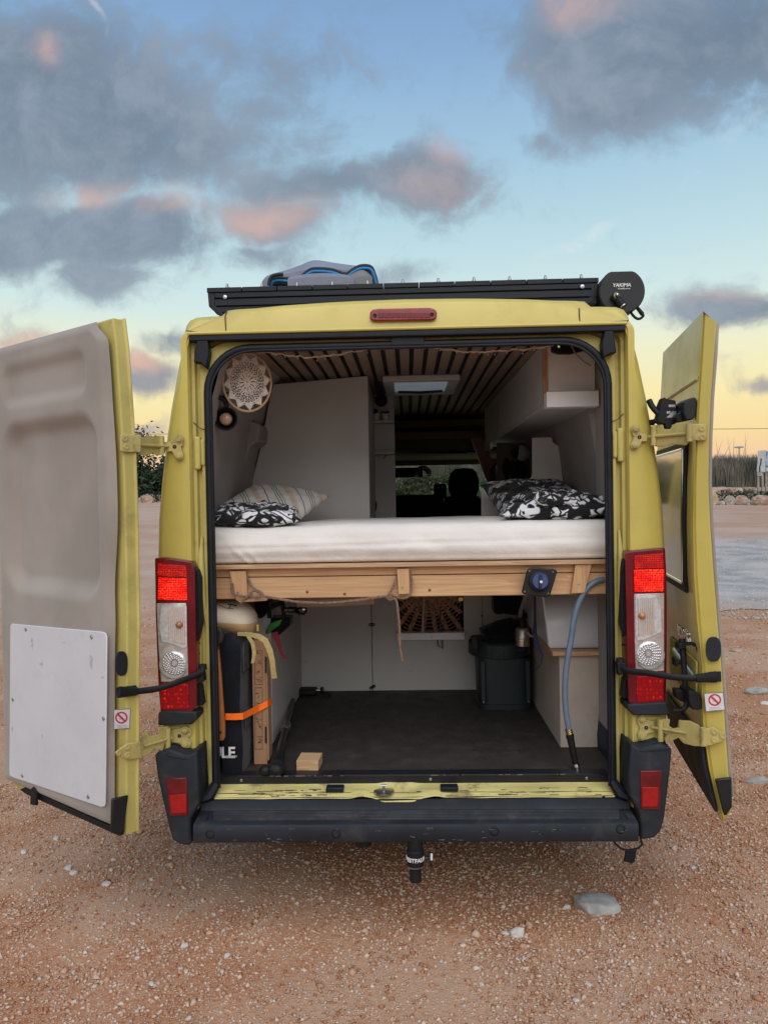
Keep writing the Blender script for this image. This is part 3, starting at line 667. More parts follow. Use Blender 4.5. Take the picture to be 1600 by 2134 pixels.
# rubber door seal round the opening
h = inner_half(.803, 2.371, .175, .585)
pts = full(h, .018)
g = G(); g.tube([p for p in pts], .0175, 10); g.tube([V((p.x * .982, .004, p.z - (.012 if p.z > 2.2 else 0))) for p in pts], .006, 6)
g.done('door_seal', m_rub, van, smooth=60)
for s in (-1, 1):   # seal feet on the sill
    G().tube([V((s * .803, .018, .60)), V((s * .83, .0, .555)), V((s * .86, -.01, .545))], [.02, .026, .02], 8).done('seal_foot', m_rub, van)
# hinge wells: bulges pressed in the frame next to the upper hinges, joint line above
for s in (-1, 1):
    g = G(); g.bb((s * .842, .022, 1.885), (s * .868, .06, 2.02)); g.bb((s * .822, .026, 1.90), (s * .842, .06, 2.01)); g.done('hinge_well', m_jamb, van, bevel=.008, seg=3)
    G().tube([V((s * .868, .030, 2.078)), V((s * .845, .034, 2.055)), V((s * .817, .030, 2.045))], .0016, 5).done('panel_joint', m_dark, van)
    g = G()
    for z in (1.45,):
        g.tube([V((s * .848, .045, z + .16)), V((s * .85, .03, z + .05)), V((s * .846, .032, z - .08)), V((s * .838, .045, z - .2))], [.006, .014, .013, .005], 8)
    g.done('pressed_rib', m_jamb, van, smooth=60)
# sill
g = G()
def sillf(u, v):
    x = lerp(-.855, .855, u); dip = sst(.11, .05, abs(x + .06)) if True else 0
    prof = [(.10, .600), (.088, .585), (.075, .572), (.052, .566), (.036, .563), (.020, .556), (.010, .549), (.002, .5445), (.000, .541)]
    i = v * 8; k = min(7, int(i)); f = i - k
    y = lerp(prof[k][0], prof[k + 1][0], f); z = lerp(prof[k][1], prof[k + 1][1], f)
    z += .003 * noise.noise(V((x * 9, v * 2, 0))) - dip * .012 * sst(.0, .4, v) + (.008 * math.exp(-((abs(x + .06) - .15) / .03) ** 2) if v > .55 else 0)
    return V((x, y - dip * .01, z))
g.grid(sillf, 120, 16); g.done('sill', m_sill, van, smooth=50)
g = G(); c = P(800, 1660, .03)
g.lathe(V((c.x, .028, .556)), (0, 0, 1), [(0, .042), (.005, .042), (.006, .012), (.007, .012)], 20); g.tube([V((c.x, .028, .56)), V((c.x, .028, .583))], .005); g.tube([V((c.x - .012, .028, .583)), V((c.x + .012, .028, .583))], .005)
g.done('lock_striker', m_steel, van)
for px in (698, 936):
    c = P(px, 1650, .03); G().bb((c.x - .036, .014, .560), (c.x + .036, .060, .578)).done('rubber_plug', m_rub, van, bevel=.004)
g = G(); g.bb((-.80, .075, .573), (.80, .10, .6065)); g.bb((-.80, .075, .6065), (.80, .135, .6095)); g.done('floor_edge_trim', m_plast2, van, bevel=.002)
for px in (503, 897, 1222):
    c = P(px, 1632, .075); G().lathe((c.x, .0755, .59), (0, -1, 0), [(0, .006), (.003, .006), (.004, .003)], 10).done('trim_screw', m_steel, van)
random.seed(3)
g = G()
for i in range(26):   # chipped bare edge of the trim
    x = random.choice([random.uniform(-.6, -.25), random.uniform(0, .2), random.uniform(.25, .6)]); w = random.uniform(.005, .04)
    g.bb((x, .0738, .6045 + random.uniform(0, .002)), (x + w, .0758, .6085))
g.done('bare_metal_chips', m_steel, van, kind='stuff')
G().bb((-.90, .10, .55), (.90, 3.5, .605)).done('cargo_floor', m_floor, van)
g = G(); g.bb((-.98, .10, .43), (.98, 4.9, .535)); g.bb((-.5, .4, .30), (-.38, 4.5, .45)); g.bb((.38, .4, .30), (.5, 4.5, .45)); g.tube([V((-.8, 1.05, .33)), V((.8, 1.05, .33))], .05); g.done('chassis', m_dark, van)
# bumper: ribbed step in the middle and a moulded cover at each corner
xl, xr = P(404, 1735, -.12).x, P(1329, 1730, -.12).x
prof = [(.03, .528), (.0, .5385), (-.006, .538), (-.009, .512), (-.015, .500), (-.114, .492), (-.125, .487), (-.130, .476), (-.129, .428), (-.122, .417), (.0, .411), (.03, .42)]
g = G(); g.loft([[V((x, y, z)) for y, z in prof] for x in np.linspace(xl, xr, 3)]); bump = g.done('bumper_step', m_plast, van, smooth=35)
m_worn_hi = M('worn_highlit_plastic', (.030, .032, .036), .62, spec=.4, var=.35, scale=9, dirt=.6, dscale=14, dcol=(.10, .09, .08))  # worn rib plastic, also lightened to paint in the highlights on the ridges
for k in range(6):
    y = -.030 - k * .0125; a, b = P(445, 1700, y).x, P(1290, 1695, y).x
    G().bb((a, y - .0042, .491 - k * .0004), (b, y + .0040, .5035 - k * .0006)).done('rib', m_worn_hi, bump, bevel=.002)
g = G(); a, b = P(438, 1700, -.03).x, P(1297, 1695, -.03).x
for x in (a, b): g.bb((x - .002, -.104, .490), (x + .002, -.02, .5000))
g.done('rib_border', m_plast, bump)
for px, py in ((438, 1739), (700, 1738), (1030, 1733), (1293, 1729)):
    c = P(px, py, -.129); g = G(); g.lathe((c.x, -.125, c.z), (0, -1, 0), [(0, .019), (.0045, .019), (.006, .017), (.006, .013), (.002, .012), (.002, 0)], 20); g.done('parking_sensor', m_black, bump, smooth=50)
for px, py in ((468, 1680), (710, 1675), (972, 1673), (1112, 1668), (1258, 1665)):
    c = P(px, py, -.003); G().lathe((c.x, .0, c.z), (0, -1, 0), [(0, .009), (.004, .009), (.004, .005), (.002, .0)], 12).done('step_bolt', m_plast2, bump)
m_refl = M('dark_red_reflector', (.13, .003, .006), .3, var=.25, scale=30, coat=.2, bump=.25, bscale=500, bdist=.001)
m_reflb = M('bright_red_reflector', (.34, .005, .006), .3, var=.12, scale=60, coat=.2, bump=.2, bscale=700, bdist=.001)
def corner(pts, refl, refl2, up):
    pts = [P(x, y, -.055) for x, y in pts]
    g = G(); cx = sum(p.x for p in pts) / len(pts); sgn = 1 if cx > 0 else -1
    r0 = [V((p.x, -.055, p.z)) for p in pts]; r1 = [V((p.x * .985 + cx * .015, -.085, p.z * .99 + .007)) for p in pts]
    r2 = [V((p.x + (sgn * .012 if abs(p.x) > .95 else 0), .15, p.z)) for p in pts]; r3 = [V((p.x + (sgn * .012 if abs(p.x) > .95 else 0), .55, p.z)) for p in pts]
    g.loft([r1, r0, r2, r3]); o = g.done('bumper_corner', m_plast, van, bevel=.010, seg=3)
    G().prism([P(x, y, -.0815) for x, y in refl], (0, -.008, 0)).done('reflector', m_refl, o, bevel=.002)
    G().prism([P(x, y, -.0895) for x, y in refl2], (0, -.0025, 0)).done('reflector', m_reflb, o, bevel=.001)
    G().prism([P(x, y, -.083) for x, y in up], (0, -.006, 0)).done('moulded_ridge', m_plast, o, bevel=.004)
corner([(326, 1568), (356, 1556), (395, 1570), (415, 1560), (418, 1628), (420, 1668), (402, 1700), (403, 1757), (385, 1757), (364, 1747), (356, 1720), (344, 1668), (332, 1612)],
       [(347, 1622), (390, 1620), (393, 1699), (355, 1700)], [(353, 1657), (388, 1656), (389, 1694), (358, 1695)], [(350, 1570), (388, 1576), (388, 1583), (350, 1577)])
corner([(1310, 1545), (1330, 1556), (1370, 1545), (1396, 1556), (1392, 1600), (1386, 1650), (1380, 1700), (1372, 1728), (1358, 1742), (1330, 1746), (1328, 1690), (1306, 1650), (1304, 1610)],
       [(1333, 1606), (1378, 1605), (1373, 1686), (1334, 1686)], [(1338, 1641), (1372, 1641), (1369, 1681), (1338, 1681)], [(1333, 1560), (1394, 1556), (1394, 1563), (1333, 1567)])
for L in ([(329, 1486), (345, 1481), (410, 1484), (411, 1500), (398, 1511), (329, 1513)], [(1307, 1468), (1374, 1464), (1390, 1464), (1396, 1492), (1320, 1492), (1308, 1480)]):
    G().prism([P(x, y, -.05) for x, y in L], (0, .2, 0)).done('lamp_plinth', m_plast, van, bevel=.007, seg=3)
for L in ([(345, 1514), (400, 1512), (402, 1560), (350, 1558)], [(1318, 1493), (1380, 1493), (1385, 1545), (1320, 1546)]):
    G().prism([P(x, y, -.006) for x, y in L], (0, .03, 0)).done('hinge_recess', m_jamb, van, bevel=.006)
# joints of the roof edge panel
m_joint = M('dirty_joint', (.05, .04, .02), .9)
for L in ([(470, 642), (469, 660), (470, 678), (471, 690)], [(1205, 629), (1207, 645), (1207, 660), (1208, 668)]):
    q = [P(x, y, -.0035) for x, y in L]; q[0].y = .02; G().tube(q, .0022, 5).done('panel_joint', m_joint, van)
for a, b in (((389, 689), (414, 692)), ((1266, 671), (1309, 668))): G().tube([P(*a, -.002), P(*b, -.006)], .0020, 5).done('panel_joint', m_joint, van)
rs_ = random.Random(12)
g = G()
for i in range(60):
    x = rs_.choice([rs_.uniform(-.78, -.35), rs_.uniform(.1, .78), rs_.uniform(-.7, .78)]); w = rs_.uniform(.008, .07); k = rs_.uniform(0, 1); y = lerp(.040, .006, k); z = lerp(.5648, .5475, k)
    g.tube([V((x, y, z)), V((x + w * .5, y + rs_.uniform(-.004, .004), z + .0006)), V((x + w, y, z))], rs_.uniform(.0008, .0026), 5)
for off, zz_, y_ in ((0., .5445, .0015), (2., .5560, .020)):
    pts = []
    for k in range(120):
        x = lerp(-.80, .80, k / 119); pts.append(V((x, y_ + .003 * noise.noise(V((x * 7, off, 0))), zz_ + .0010)))
    rr_ = [max(.0003, .0022 * noise.noise(V((p.x * 6, off, 4))) + .0010) for p in pts]; g.tube(pts, rr_, 5)
g.done('paint_chips', M('bare_rusty_metal', (.10, .055, .04), .8, var=.4, scale=60), van, kind='stuff')
# ---- tail lamps
m_lampd = M('dark_red_lamp_body', (.13, .005, .010), .25, var=.2, scale=10, coat=.25, spec=.3)
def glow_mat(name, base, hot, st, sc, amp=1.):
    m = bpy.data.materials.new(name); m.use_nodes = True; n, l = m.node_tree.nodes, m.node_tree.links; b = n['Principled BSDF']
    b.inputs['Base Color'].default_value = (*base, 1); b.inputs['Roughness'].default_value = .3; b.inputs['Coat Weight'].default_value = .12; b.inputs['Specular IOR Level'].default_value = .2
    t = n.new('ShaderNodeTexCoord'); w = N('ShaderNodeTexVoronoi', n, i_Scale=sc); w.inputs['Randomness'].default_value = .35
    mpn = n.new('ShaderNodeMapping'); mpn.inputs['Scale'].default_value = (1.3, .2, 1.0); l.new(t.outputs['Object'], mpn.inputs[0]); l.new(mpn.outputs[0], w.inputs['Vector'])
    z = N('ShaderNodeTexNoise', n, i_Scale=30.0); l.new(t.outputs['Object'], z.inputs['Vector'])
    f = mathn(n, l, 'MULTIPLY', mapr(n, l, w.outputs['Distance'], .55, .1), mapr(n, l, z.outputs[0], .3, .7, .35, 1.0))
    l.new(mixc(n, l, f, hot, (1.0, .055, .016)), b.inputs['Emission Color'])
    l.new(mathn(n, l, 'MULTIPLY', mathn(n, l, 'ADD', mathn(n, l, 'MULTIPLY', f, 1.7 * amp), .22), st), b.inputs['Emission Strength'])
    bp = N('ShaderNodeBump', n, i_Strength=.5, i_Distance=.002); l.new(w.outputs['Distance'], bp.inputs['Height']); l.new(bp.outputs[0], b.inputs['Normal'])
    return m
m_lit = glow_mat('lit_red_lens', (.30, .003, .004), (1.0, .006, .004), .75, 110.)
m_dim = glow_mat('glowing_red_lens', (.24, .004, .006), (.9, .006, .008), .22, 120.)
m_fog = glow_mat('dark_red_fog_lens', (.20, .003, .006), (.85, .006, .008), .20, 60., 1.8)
m_clear = M('clear_lamp_cover', (.56, .54, .52), .2, metal=.5, var=.15, scale=40, coat=.5)
m_silver = M('silvered_reflector', (.60, .60, .60), .25, metal=.25, var=.15, scale=60, coat=.4)
m_rib = M('ribbed_reflector', (.74, .74, .74), .2, metal=.3, var=.15, scale=45, coat=.5, col2=(.72, .58, .48))
m_bulb = M('amber_bulb', (.35, .16, .07), .15, var=.2, coat=.8)
m_bead = M('beaded_reversing_lens', (.60, .62, .62), .15, metal=.5, var=.1, scale=60, coat=.8)
def taillamp(q, mir):
    """q: dict of pixel outlines"""
    Yf = -.034
    g = G(); pts = [P(x, y, Yf) for x, y in q['body']]
    g.loft([[V((p.x * .99, Yf - .010, p.z)) for p in pts], pts, [V((p.x + (.006 if p.x > .9 else -.006 if p.x < -.9 else 0), .12, p.z)) for p in pts]])
    o = g.done('tail_lamp', m_lampd, van, bevel=.006, seg=3)
    f = lambda L, d=.0045, y=Yf - .0095: G().prism([P(a, b, y) for a, b in L], (0, -d, 0))
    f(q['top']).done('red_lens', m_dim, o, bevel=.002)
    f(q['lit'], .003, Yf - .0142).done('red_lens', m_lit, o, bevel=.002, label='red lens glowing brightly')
    f(q['clear'], .003).done('clear_lens', m_clear, o, bevel=.002)
    f(q['ind'], .003, Yf - .0127).done('indicator_lens', m_silver, o, bevel=.002)
    rb_ = q['ribs']; bk = f(rb_, .002, Yf - .0159).done('ribbed_reflector', m_silver, o, bevel=.001); g = G()
    for k in range(8):
        t = (k + .5) / 8; A_, B_ = (lerp(rb_[0][i], rb_[1][i], t) for i in (0, 1)), (lerp(rb_[3][i], rb_[2][i], t) for i in (0, 1))
        (ax_, ay_), (bx_, by_) = tuple(A_), tuple(B_); g.tube([P(ax_, ay_ + 3, Yf - .018), P(lerp(ax_, bx_, .5) + 1.5 * math.sin(t * 3), lerp(ay_, by_, .5), Yf - .0195), P(bx_, by_ - 3, Yf - .018)], .0030, 6)
    g.done('flutes', m_rib, o, smooth=60, kind='stuff')
    c = P(*q['bulb'], Yf - .018); G().ball(c, .016, 2).done('bulb', m_bulb, o)
    c = P(*q['rev'], Yf - .012); r = q['rr'] * 3.05 / 1600
    g = G(); g.lathe(c, (0, -1, 0), [(0, r), (.007, r), (.011, r * .90), (.011, r * .86), (.013, r * .5)], 28)
    g.done('reversing_lens', m_bead, o, smooth=50)
    g = G(); cc = c + V((.010 * (1 if not mir else -1), 0, .012)); 
    for k in range(5):
        rr = r * (.32 + .13 * k)
        for j in range(12 + 3 * k):
            a = 2 * math.pi * j / (12 + 3 * k); p = cc + V((math.cos(a) * rr, -.012, math.sin(a) * rr))
            if (p - V((c.x, p.y, c.z))).length < r * .93: g.ball(p, (.0055, .003, .004), 1)
    g.done('lens_beads', m_chrome, o, kind='stuff', smooth=60)
    g = G(); g.lathe(cc + V((0, -.010, 0)), (0, -1, 0), [(0, .017), (.006, .016), (.006, .012), (.002, .011), (.002, 0)], 18); g.done('bulb_holder', m_steel, o)
    f(q['fog']).done('fog_lens', m_fog, o, bevel=.002)
    return o
LQ = dict(body=[(322, 1163), (345, 1162), (398, 1170), (404, 1190), (406, 1300), (408, 1400), (409, 1470), (398, 1484), (334, 1485), (329, 1420), (324, 1290)],
          top=[(329, 1174), (387, 1179), (390, 1203), (328, 1200)], lit=[(330, 1203), (389, 1206), (390, 1251), (329, 1249)],
          clear=[(327, 1257), (388, 1257), (393, 1420), (336, 1421), (330, 1340)], ind=[(336, 1262), (384, 1258), (389, 1264), (390, 1347), (384, 1352), (360, 1342), (338, 1338), (332, 1310)],
          ribs=[(350, 1263), (383, 1262), (386, 1344), (352, 1336)], bulb=(374, 1302), rev=(361, 1386), rr=29,
          fog=[(333, 1427), (393, 1425), (394, 1477), (336, 1479)])
RQ = dict(body=[(1304, 1152), (1312, 1148), (1366, 1143), (1386, 1142), (1389, 1200), (1390, 1300), (1389, 1400), (1388, 1464), (1322, 1468), (1311, 1464), (1309, 1400), (1306, 1260)],
          top=[(1321, 1158), (1381, 1153), (1382, 1183), (1321, 1186)], lit=[(1320, 1188), (1383, 1186), (1382, 1232), (1321, 1233)],
          clear=[(1321, 1238), (1383, 1236), (1383, 1398), (1324, 1402), (1322, 1330)], ind=[(1324, 1243), (1330, 1239), (1366, 1240), (1377, 1270), (1378, 1318), (1340, 1334), (1328, 1335), (1324, 1326)],
          ribs=[(1328, 1244), (1362, 1243), (1364, 1318), (1330, 1326)], bulb=(1337, 1283), rev=(1354, 1366), rr=29,
          fog=[(1325, 1410), (1382, 1406), (1381, 1459), (1327, 1464)])
taillamp(LQ, False); taillamp(RQ, True)
for L in ([(400, 1180), (413, 1188), (418, 1205), (419, 1300), (412, 1335), (406, 1345)], [(1304, 1160), (1298, 1168), (1296, 1190), (1294, 1300), (1300, 1320), (1306, 1330)],
          [(407, 1420), (418, 1430), (424, 1470), (409, 1472)], [(1308, 1405), (1300, 1418), (1296, 1455), (1309, 1458)]):
    G().prism([P(x, y, -.012) for x, y in L], (0, .045, 0)).done('lamp_gasket', m_rub, van, bevel=.004)
for px, py in ((415, 1340), (415, 1362), (1297, 1324), (1297, 1344)):
    G().lathe(P(px, py, .030), (0, -1, 0), [(0, .005), (.002, .005)], 10).done('drain_hole', m_dark, van)
# third brake lamp
g = G(); L = [(771, 652), (776, 646), (790, 644), (895, 642), (906, 645), (910, 652), (909, 664), (900, 668), (780, 670), (771, 666)]
bl = g.prism([P(x, y, -.006) for x, y in L], (0, -.012, 0)).done('brake_lamp', M('red_brake_lens', (.24, .004, .012), .25, var=.2, scale=30, coat=.3), van, bevel=.005, seg=3)
for i in range(9):
    a = 788 + i * 12.2; G().prism([P(x, y, -.0175) for x, y in ((a, 652), (a + 10.8, 651.5), (a + 10.8, 662), (a, 662.5))], (0, -.003, 0)).done('lamp_cell', m_lampd, bl, bevel=.001)
for px, py in ((781, 657), (900, 655)): G().lathe(P(px, py, -.018), (0, -1, 0), [(0, .008), (.003, .008), (.003, .005), (.001, .0)], 12).done('lamp_screw', m_dark, bl)
# ---- wheels
m_tyre = M('tyre_rubber', (.020, .019, .018), .85, var=.3, scale=9, bump=.2, bscale=90, dirt=.5, dcol=(.16, .10, .07))
for sx in (-1, 1):
    for y in (1.05, 4.3):
        g = G(); g.lathe((sx * .70, y, .335), (sx, 0, 0), [(0, .20), (.0, .30), (.03, .33), (.17, .335), (.20, .31), (.205, .20)], 28); w = g.done('wheel', m_tyre, van)
        g = G(); g.lathe((sx * .895, y, .335), (sx, 0, 0), [(0, .2), (.01, .2), (.005, .17), (-.01, .08), (.02, .06), (.02, .0)], 24); g.done('rim', m_steel, w)
g = G()
for k in range(34):   # scuffs on the bumper
    x = rs_.uniform(xl + .05, xr - .05); z = rs_.uniform(.42, .475); w = rs_.uniform(.004, .03)
    g.prism([V((x, -.1312, z)), V((x + w, -.1312, z + rs_.uniform(-.003, .003))), V((x + w * .8, -.1312, z + rs_.uniform(.001, .004))), V((x + w * .1, -.1312, z + .003))], (0, -.0003, 0))
g.done('scuffs', M('pale_scuff', (.09, .09, .088), .8, var=.5, scale=200), bump, kind='stuff')
# ---- tow hitch and loose trailer cable
hx = P(865, 1780, -.10).x
g = G(); g.tube([V((hx, .25, .40)), V((hx, -.02, .40)), V((hx, -.085, .405))], .03); g.lathe(V((hx, -.10, .315)), (0, 0, 1), [(0, .030), (.0, .032), (.062, .034), (.065, .030), (.085, .030), (.11, .028), (.12, .018)], 20)
g.lathe(V((hx, -.10, .255)), (0, 0, 1), [(0, .023), (.06, .023)], 16)
hitch = g.done('tow_hitch', m_black, van)
g = G(); g.tube([V((hx + .03, -.10, .345)), V((hx + .06, -.10, .345))], .008); g.lathe(V((hx + .055, -.10, .338)), (1, 0, 0), [(0, .027), (.012, .027)], 16); g.done('hitch_lock', m_plast2, hitch)
G().box((hx + .063, -.128, .362), (.008, .004, .026)).done('lock_mark', M('pale_mark', (.6, .65, .66), .5), hitch)
G().lathe(V((hx, -.10, .3145)), (0, 0, 1), [(0, .0335), (.004, .0335)], 20).done('collar_ring', m_steel, hitch)
me = text_mesh('WESTFALIA', .0215, .002, bold=True)
for v in me.vertices:
    a = v.co.x / .034 - .10; v.co = V((hx + math.sin(a) * (.0345 + v.co.z), -.10 - math.cos(a) * (.0345 + v.co.z), .347 + v.co.y)) - OFF[hitch]
m_letter = M('white_lettering', (.75, .75, .75), .5, var=.03)
me.materials.append(m_letter); lo = bpy.data.objects.new('lettering', me); COL.objects.link(lo); lo.parent = hitch; OFF[lo] = OFF[hitch]
c = P(757, 1775, -.05)
G().lathe(V((c.x, -.05, .375)), (0, 0, 1), [(0, .030), (.004, .033), (.07, .034)], 18).done('trailer_socket', m_black, van)
g = G(); g.tube([P(1275, 1742, -.02), P(1280, 1757, -.03), P(1295, 1770, -.04), P(1312, 1773, -.04), P(1330, 1768, -.04), P(1338, 1760, -.03), P(1334, 1746, -.02)], .0045); g.done('trailing_cable', m_black, van, smooth=60)
g = G(); g.prism([P(x, y, -.045) for x, y in ((1305, 1773), (1327, 1770), (1322, 1798), (1317, 1801), (1300, 1796))], (0, .012, 0)); g.done('hanging_tag', m_rub, van, bevel=.002)
# ---- interior shell
inn = [(2.435, .70), (2.39, .742), (2.12, .82), (1.90, .852), (1.67, .89), (1.2, .90), (.61, .885)]
for s in (-1, 1):
    g = G(); rows = []
    for Y in ((.076, .396, .41, 1.2, 3.3) if s > 0 else (.076, .30, 1.2, 3.3)):
        row = []
        for z, x in inn:
            k = .0 if Y > .2 else -.05 * sst(2.0, 2.4, z) * 0
            row.append(V((s * (max(min(x, .83), .845 if z < 2.42 else .80) if (s > 0 and Y < .40) else min(x, .83) if Y < .2 else x), Y, z)))
        rows.append(row)
    g.loft(rows, False); g.done('side_lining', m_wall, van, smooth=30)
# a pressed step in the left lining beside the wardrobe
G().prism([P(x, y, .9) for x, y in ((470, 868), (536, 880), (540, 893), (537, 918), (520, 930), (512, 960), (470, 960))], (0, .26, 0)).done('lining_step', m_wall, van, bevel=.008)
g = G(); g.bb((-.76, .14, 2.452), (.76, 3.35, 2.47)); ceil = g.done('ceiling', m_dark, van)
x = -.700; k = 0
slat0 = None
while x < .68:
    if slat0 is None:
        slat0 = G().bb((x, .142, 2.436), (x + .0455, 3.3, 2.450)).done('slat', m_slat, ceil, bevel=.002, seg=1); OFFx = x
    else:
        c = slat0.copy(); COL.objects.link(c); c.parent = ceil; c.location.x = x - OFFx
    x += .0672
# roof vent
g = G(); a = P(800, 782, 1.16); b = P(968, 782, 1.16); z0, z1 = 2.40, 2.4345
x0, x1, y0, y1 = -.13, .30, 1.18, 1.80
outer = [(x0, y0), (x1, y0), (x1, y1), (x0, y1)]
for (A, B) in (((x0, y0), (x1, y0 + .06)), ((x0, y1 - .06), (x1, y1)), ((x0, y0 + .06), (x0 + .06, y1 - .06)), ((x1 - .06, y0 + .06), (x1, y1 - .06))):
    g.bb((A[0], A[1], z0), (B[0], B[1], z1))
vent = g.done('roof_vent', m_white, van, bevel=.008)
m_blind = M('glowing_vent_blind', (.50, .56, .60), .5, emit=.06, ecol=(.62, .76, .9))  # no lamp: a faint glow put in for daylight through the vent
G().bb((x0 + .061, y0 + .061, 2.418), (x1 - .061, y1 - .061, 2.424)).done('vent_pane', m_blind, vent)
G().tube([V((x0 + .08, 1.62, 2.40)), V((.085, 1.62, 2.395)), V((x1 - .08, 1.62, 2.40))], .008).done('vent_rail', m_dark, vent)
# cab furniture seen through the aisle
m_seat = M('black_seat_fabric', (.006, .007, .010), .95, var=.2, scale=20, spec=.2)
g = G(); g.bb((-.78, 3.35, 2.235), (.72, 3.39, 2.30)); g.done('cab_shelf_edge', wood('dark_shelf_wood', (.16, .085, .06), (.11, .06, .045), 0), van)
g = G(); g.bb((-.78, 3.39, 2.24), (.72, 4.0, 2.26)); g.done('cab_shelf', m_dark, van)
m_hl = M('grey_headlining', (.10, .09, .085), .9)
g = G(); g.bb((-.86, 3.392, 2.14), (.86, 3.41, 2.234)); g.bb((-.9, 3.98, 2.045), (.9, 4.0, 2.45)); g.bb((-.9, 3.3, 2.452), (.9, 4.0, 2.47)); g.done('cab_bulkhead', m_hl, van)
g = G(); g.poly([V((-.86, 3.4, 2.16)), V((.86, 3.4, 2.16)), V((.86, 4.08, 2.09)), V((-.86, 4.08, 2.09))]); g.done('cab_headlining', m_hl, van, thick=.02)
g = G(); g.tube([V((-.25, 3.42, 2.17)), V((.1, 3.45, 2.145)), V((.5, 3.42, 2.13)), V((.62, 3.4, 2.13))], .008); g.tube([V((-.25, 3.42, 2.155)), V((.1, 3.45, 2.13)), V((.5, 3.42, 2.12))], .005); g.done('cab_cable', m_black, van)
g = G(); g.bb((-.8, 4.3, .95), (.8, 4.85, 1.39)); g.done('dashboard', m_seat, van, bevel=.04)
g = G(); p = P(840, 985, 3.95); g.box(p, (.36, .03, .09)); g.done('sun_visor', m_seat, van, bevel=.012)
def seat(px0, px1, ytop, head):
    Y = 3.1; a, b = P(px0, ytop, Y), P(px1, ytop, Y)
    g = G(); n = 10
    def f(u, v):
        x = lerp(a.x, b.x, u); e = abs(2 * u - 1) ** 4; return V((x, Y + .10 * e + .16 * v, lerp(a.z - .03 * e, .95, v)))
    g.bb((a.x, Y, .95), (b.x, Y + .14, a.z)); o = g.done('cab_seat', m_seat, van, bevel=.05, seg=4)
    if head:
        g = G(); p = P(966, 1005, Y + .02); g.prism([P(x, y, Y) for x, y in ((940, 1034), (935, 1020), (935, 1003), (939, 986), (948, 977), (966, 975), (984, 976), (993, 984), (998, 1002), (998, 1020), (992, 1034))], (0, .09, 0))
        g.tube([V((p.x - .05, Y + .03, p.z - .09)), V((p.x - .05, Y + .04, a.z - .05))], .008); g.tube([V((p.x + .05, Y + .03, p.z - .09)), V((p.x + .05, Y + .04, a.z - .05))], .008)
        for v in g.bm.verts: 
            pass
        g.done('headrest', m_seat, o, bevel=.02, seg=3)
seat(925, 1004, 1034, True); seat(815, 924.6, 1032, False)
g = G(); p = P(917, 1024, 3.05); g.box(p, (.10, .06, .12)); g.done('seat_belt_stalk', m_seat, van, bevel=.015)
# ================================================================== REAR DOORS
m_trimb = m_plast
A0 = V((-1.090, -.220, 0)); d_ = V((-.807, .591, 0)).normalized(); n_ = V((-.591, -.807, 0)).normalized()
LW = .885; LT, LBt = 2.452, .49
def bulge(z): return interp(z, [.49, .62, .9, 1.15, 1.3, 1.75, 1.95, 2.2, 2.35, 2.452], [-.002, .002, .016, .026, .038, .042, .038, .020, .008, -.010])
def lp(u, z, o=0.): return A0 + d_ * u + n_ * o + V((0, 0, z))           # point on the left door's inner face
def lpx(px, py, o=0.):                                                    # the same from where it shows
    q = PL(px, py, A0 + n_ * o, n_); return (q - A0).dot(d_), q.z
def lfree(z): return LW + interp(z, [.49, .9, 1.5, 2.2, 2.45], [0, -.004, -.012, 0, .004])
ld = None
zs = [.49, .56, .7, .9, 1.1, 1.3, 1.5, 1.75, 1.95, 2.1, 2.25, 2.35, 2.42, 2.452]
g = G()
def ldoor_ring(o, ins=0):
    return [lp(-bulge(z) + ins, z if z < 2.44 else z - ins, o) for z in zs] + [lp(lfree(z) - ins, z if z < 2.44 else z - ins, o) for z in reversed(zs)]
def shift(ring, k): return ring
g.loft([ldoor_ring(0.0, .004), ldoor_ring(-.004), ldoor_ring(-.044), ldoor_ring(-.047, -.006), ldoor_ring(-.054, -.006), ldoor_ring(-.064, .02)])
ld = g.done('rear_door', m_jamb, van, smooth=30, bevel=.003)
# felt lining with two pressed fields
lz0, lz1 = .520, 2.446
def rr(u, z, u0, u1, z0, z1, r, w):
    du = max(u0 + r - u, 0, u - (u1 - r)); dz = max(z0 + r - z, 0, z - (z1 - r)); dd = math.hypot(du, dz)
    if u0 < u < u1 and z0 < z < z1: pass
    return sst(r, r - w, dd) if dd > 0 else 1.0
ua, za = lpx(20, 765); ub, zb_ = lpx(207, 738); uc, zc_ = lpx(207, 835); ud, zd_ = lpx(28, 862)
f1 = (uc + .0, ud, min(zc_, zd_) + .01, max(za, zb_) - .0)
ue, ze = lpx(228, 900); uf, zf_ = lpx(30, 900); ug, zg_ = lpx(120, 872); uh, zh_ = lpx(130, 1243)
f2 = (ue, uf + .02, zh_, zg_ + .01)
def lin(u, v):
    z = lerp(lz0, lz1, v); b = bulge(z)
    uu0 = -b + .018 + .030 * sst(1.75, 1.4, z) + .06 * sst(2.36, 2.44, z) ; uu1 = lfree(z) - .006
    U = lerp(uu0, uu1, u)
    dpt = rr(U, z, f1[0], f1[1], f1[2], f1[3], .07, .055) * .020 + rr(U, z, f2[0], f2[1], f2[2], f2[3], .13, .075) * .046
    e = min(u * (uu1 - uu0), (1 - u) * (uu1 - uu0), v * (lz1 - lz0), (1 - v) * (lz1 - lz0))
    o = .048 - dpt - .030 * (1 - sst(0, .035, e)) ** 2
    return lp(U, z, o + .0015 * noise.noise(V((U * 6, z * 6, 3))))
g = G(); g.grid(lin, 70, 130); g.done('door_lining', m_felt, ld, smooth=180)
def lpts(L, o): 
    return [lp(*lpx(x, y, o), o) for x, y in L]
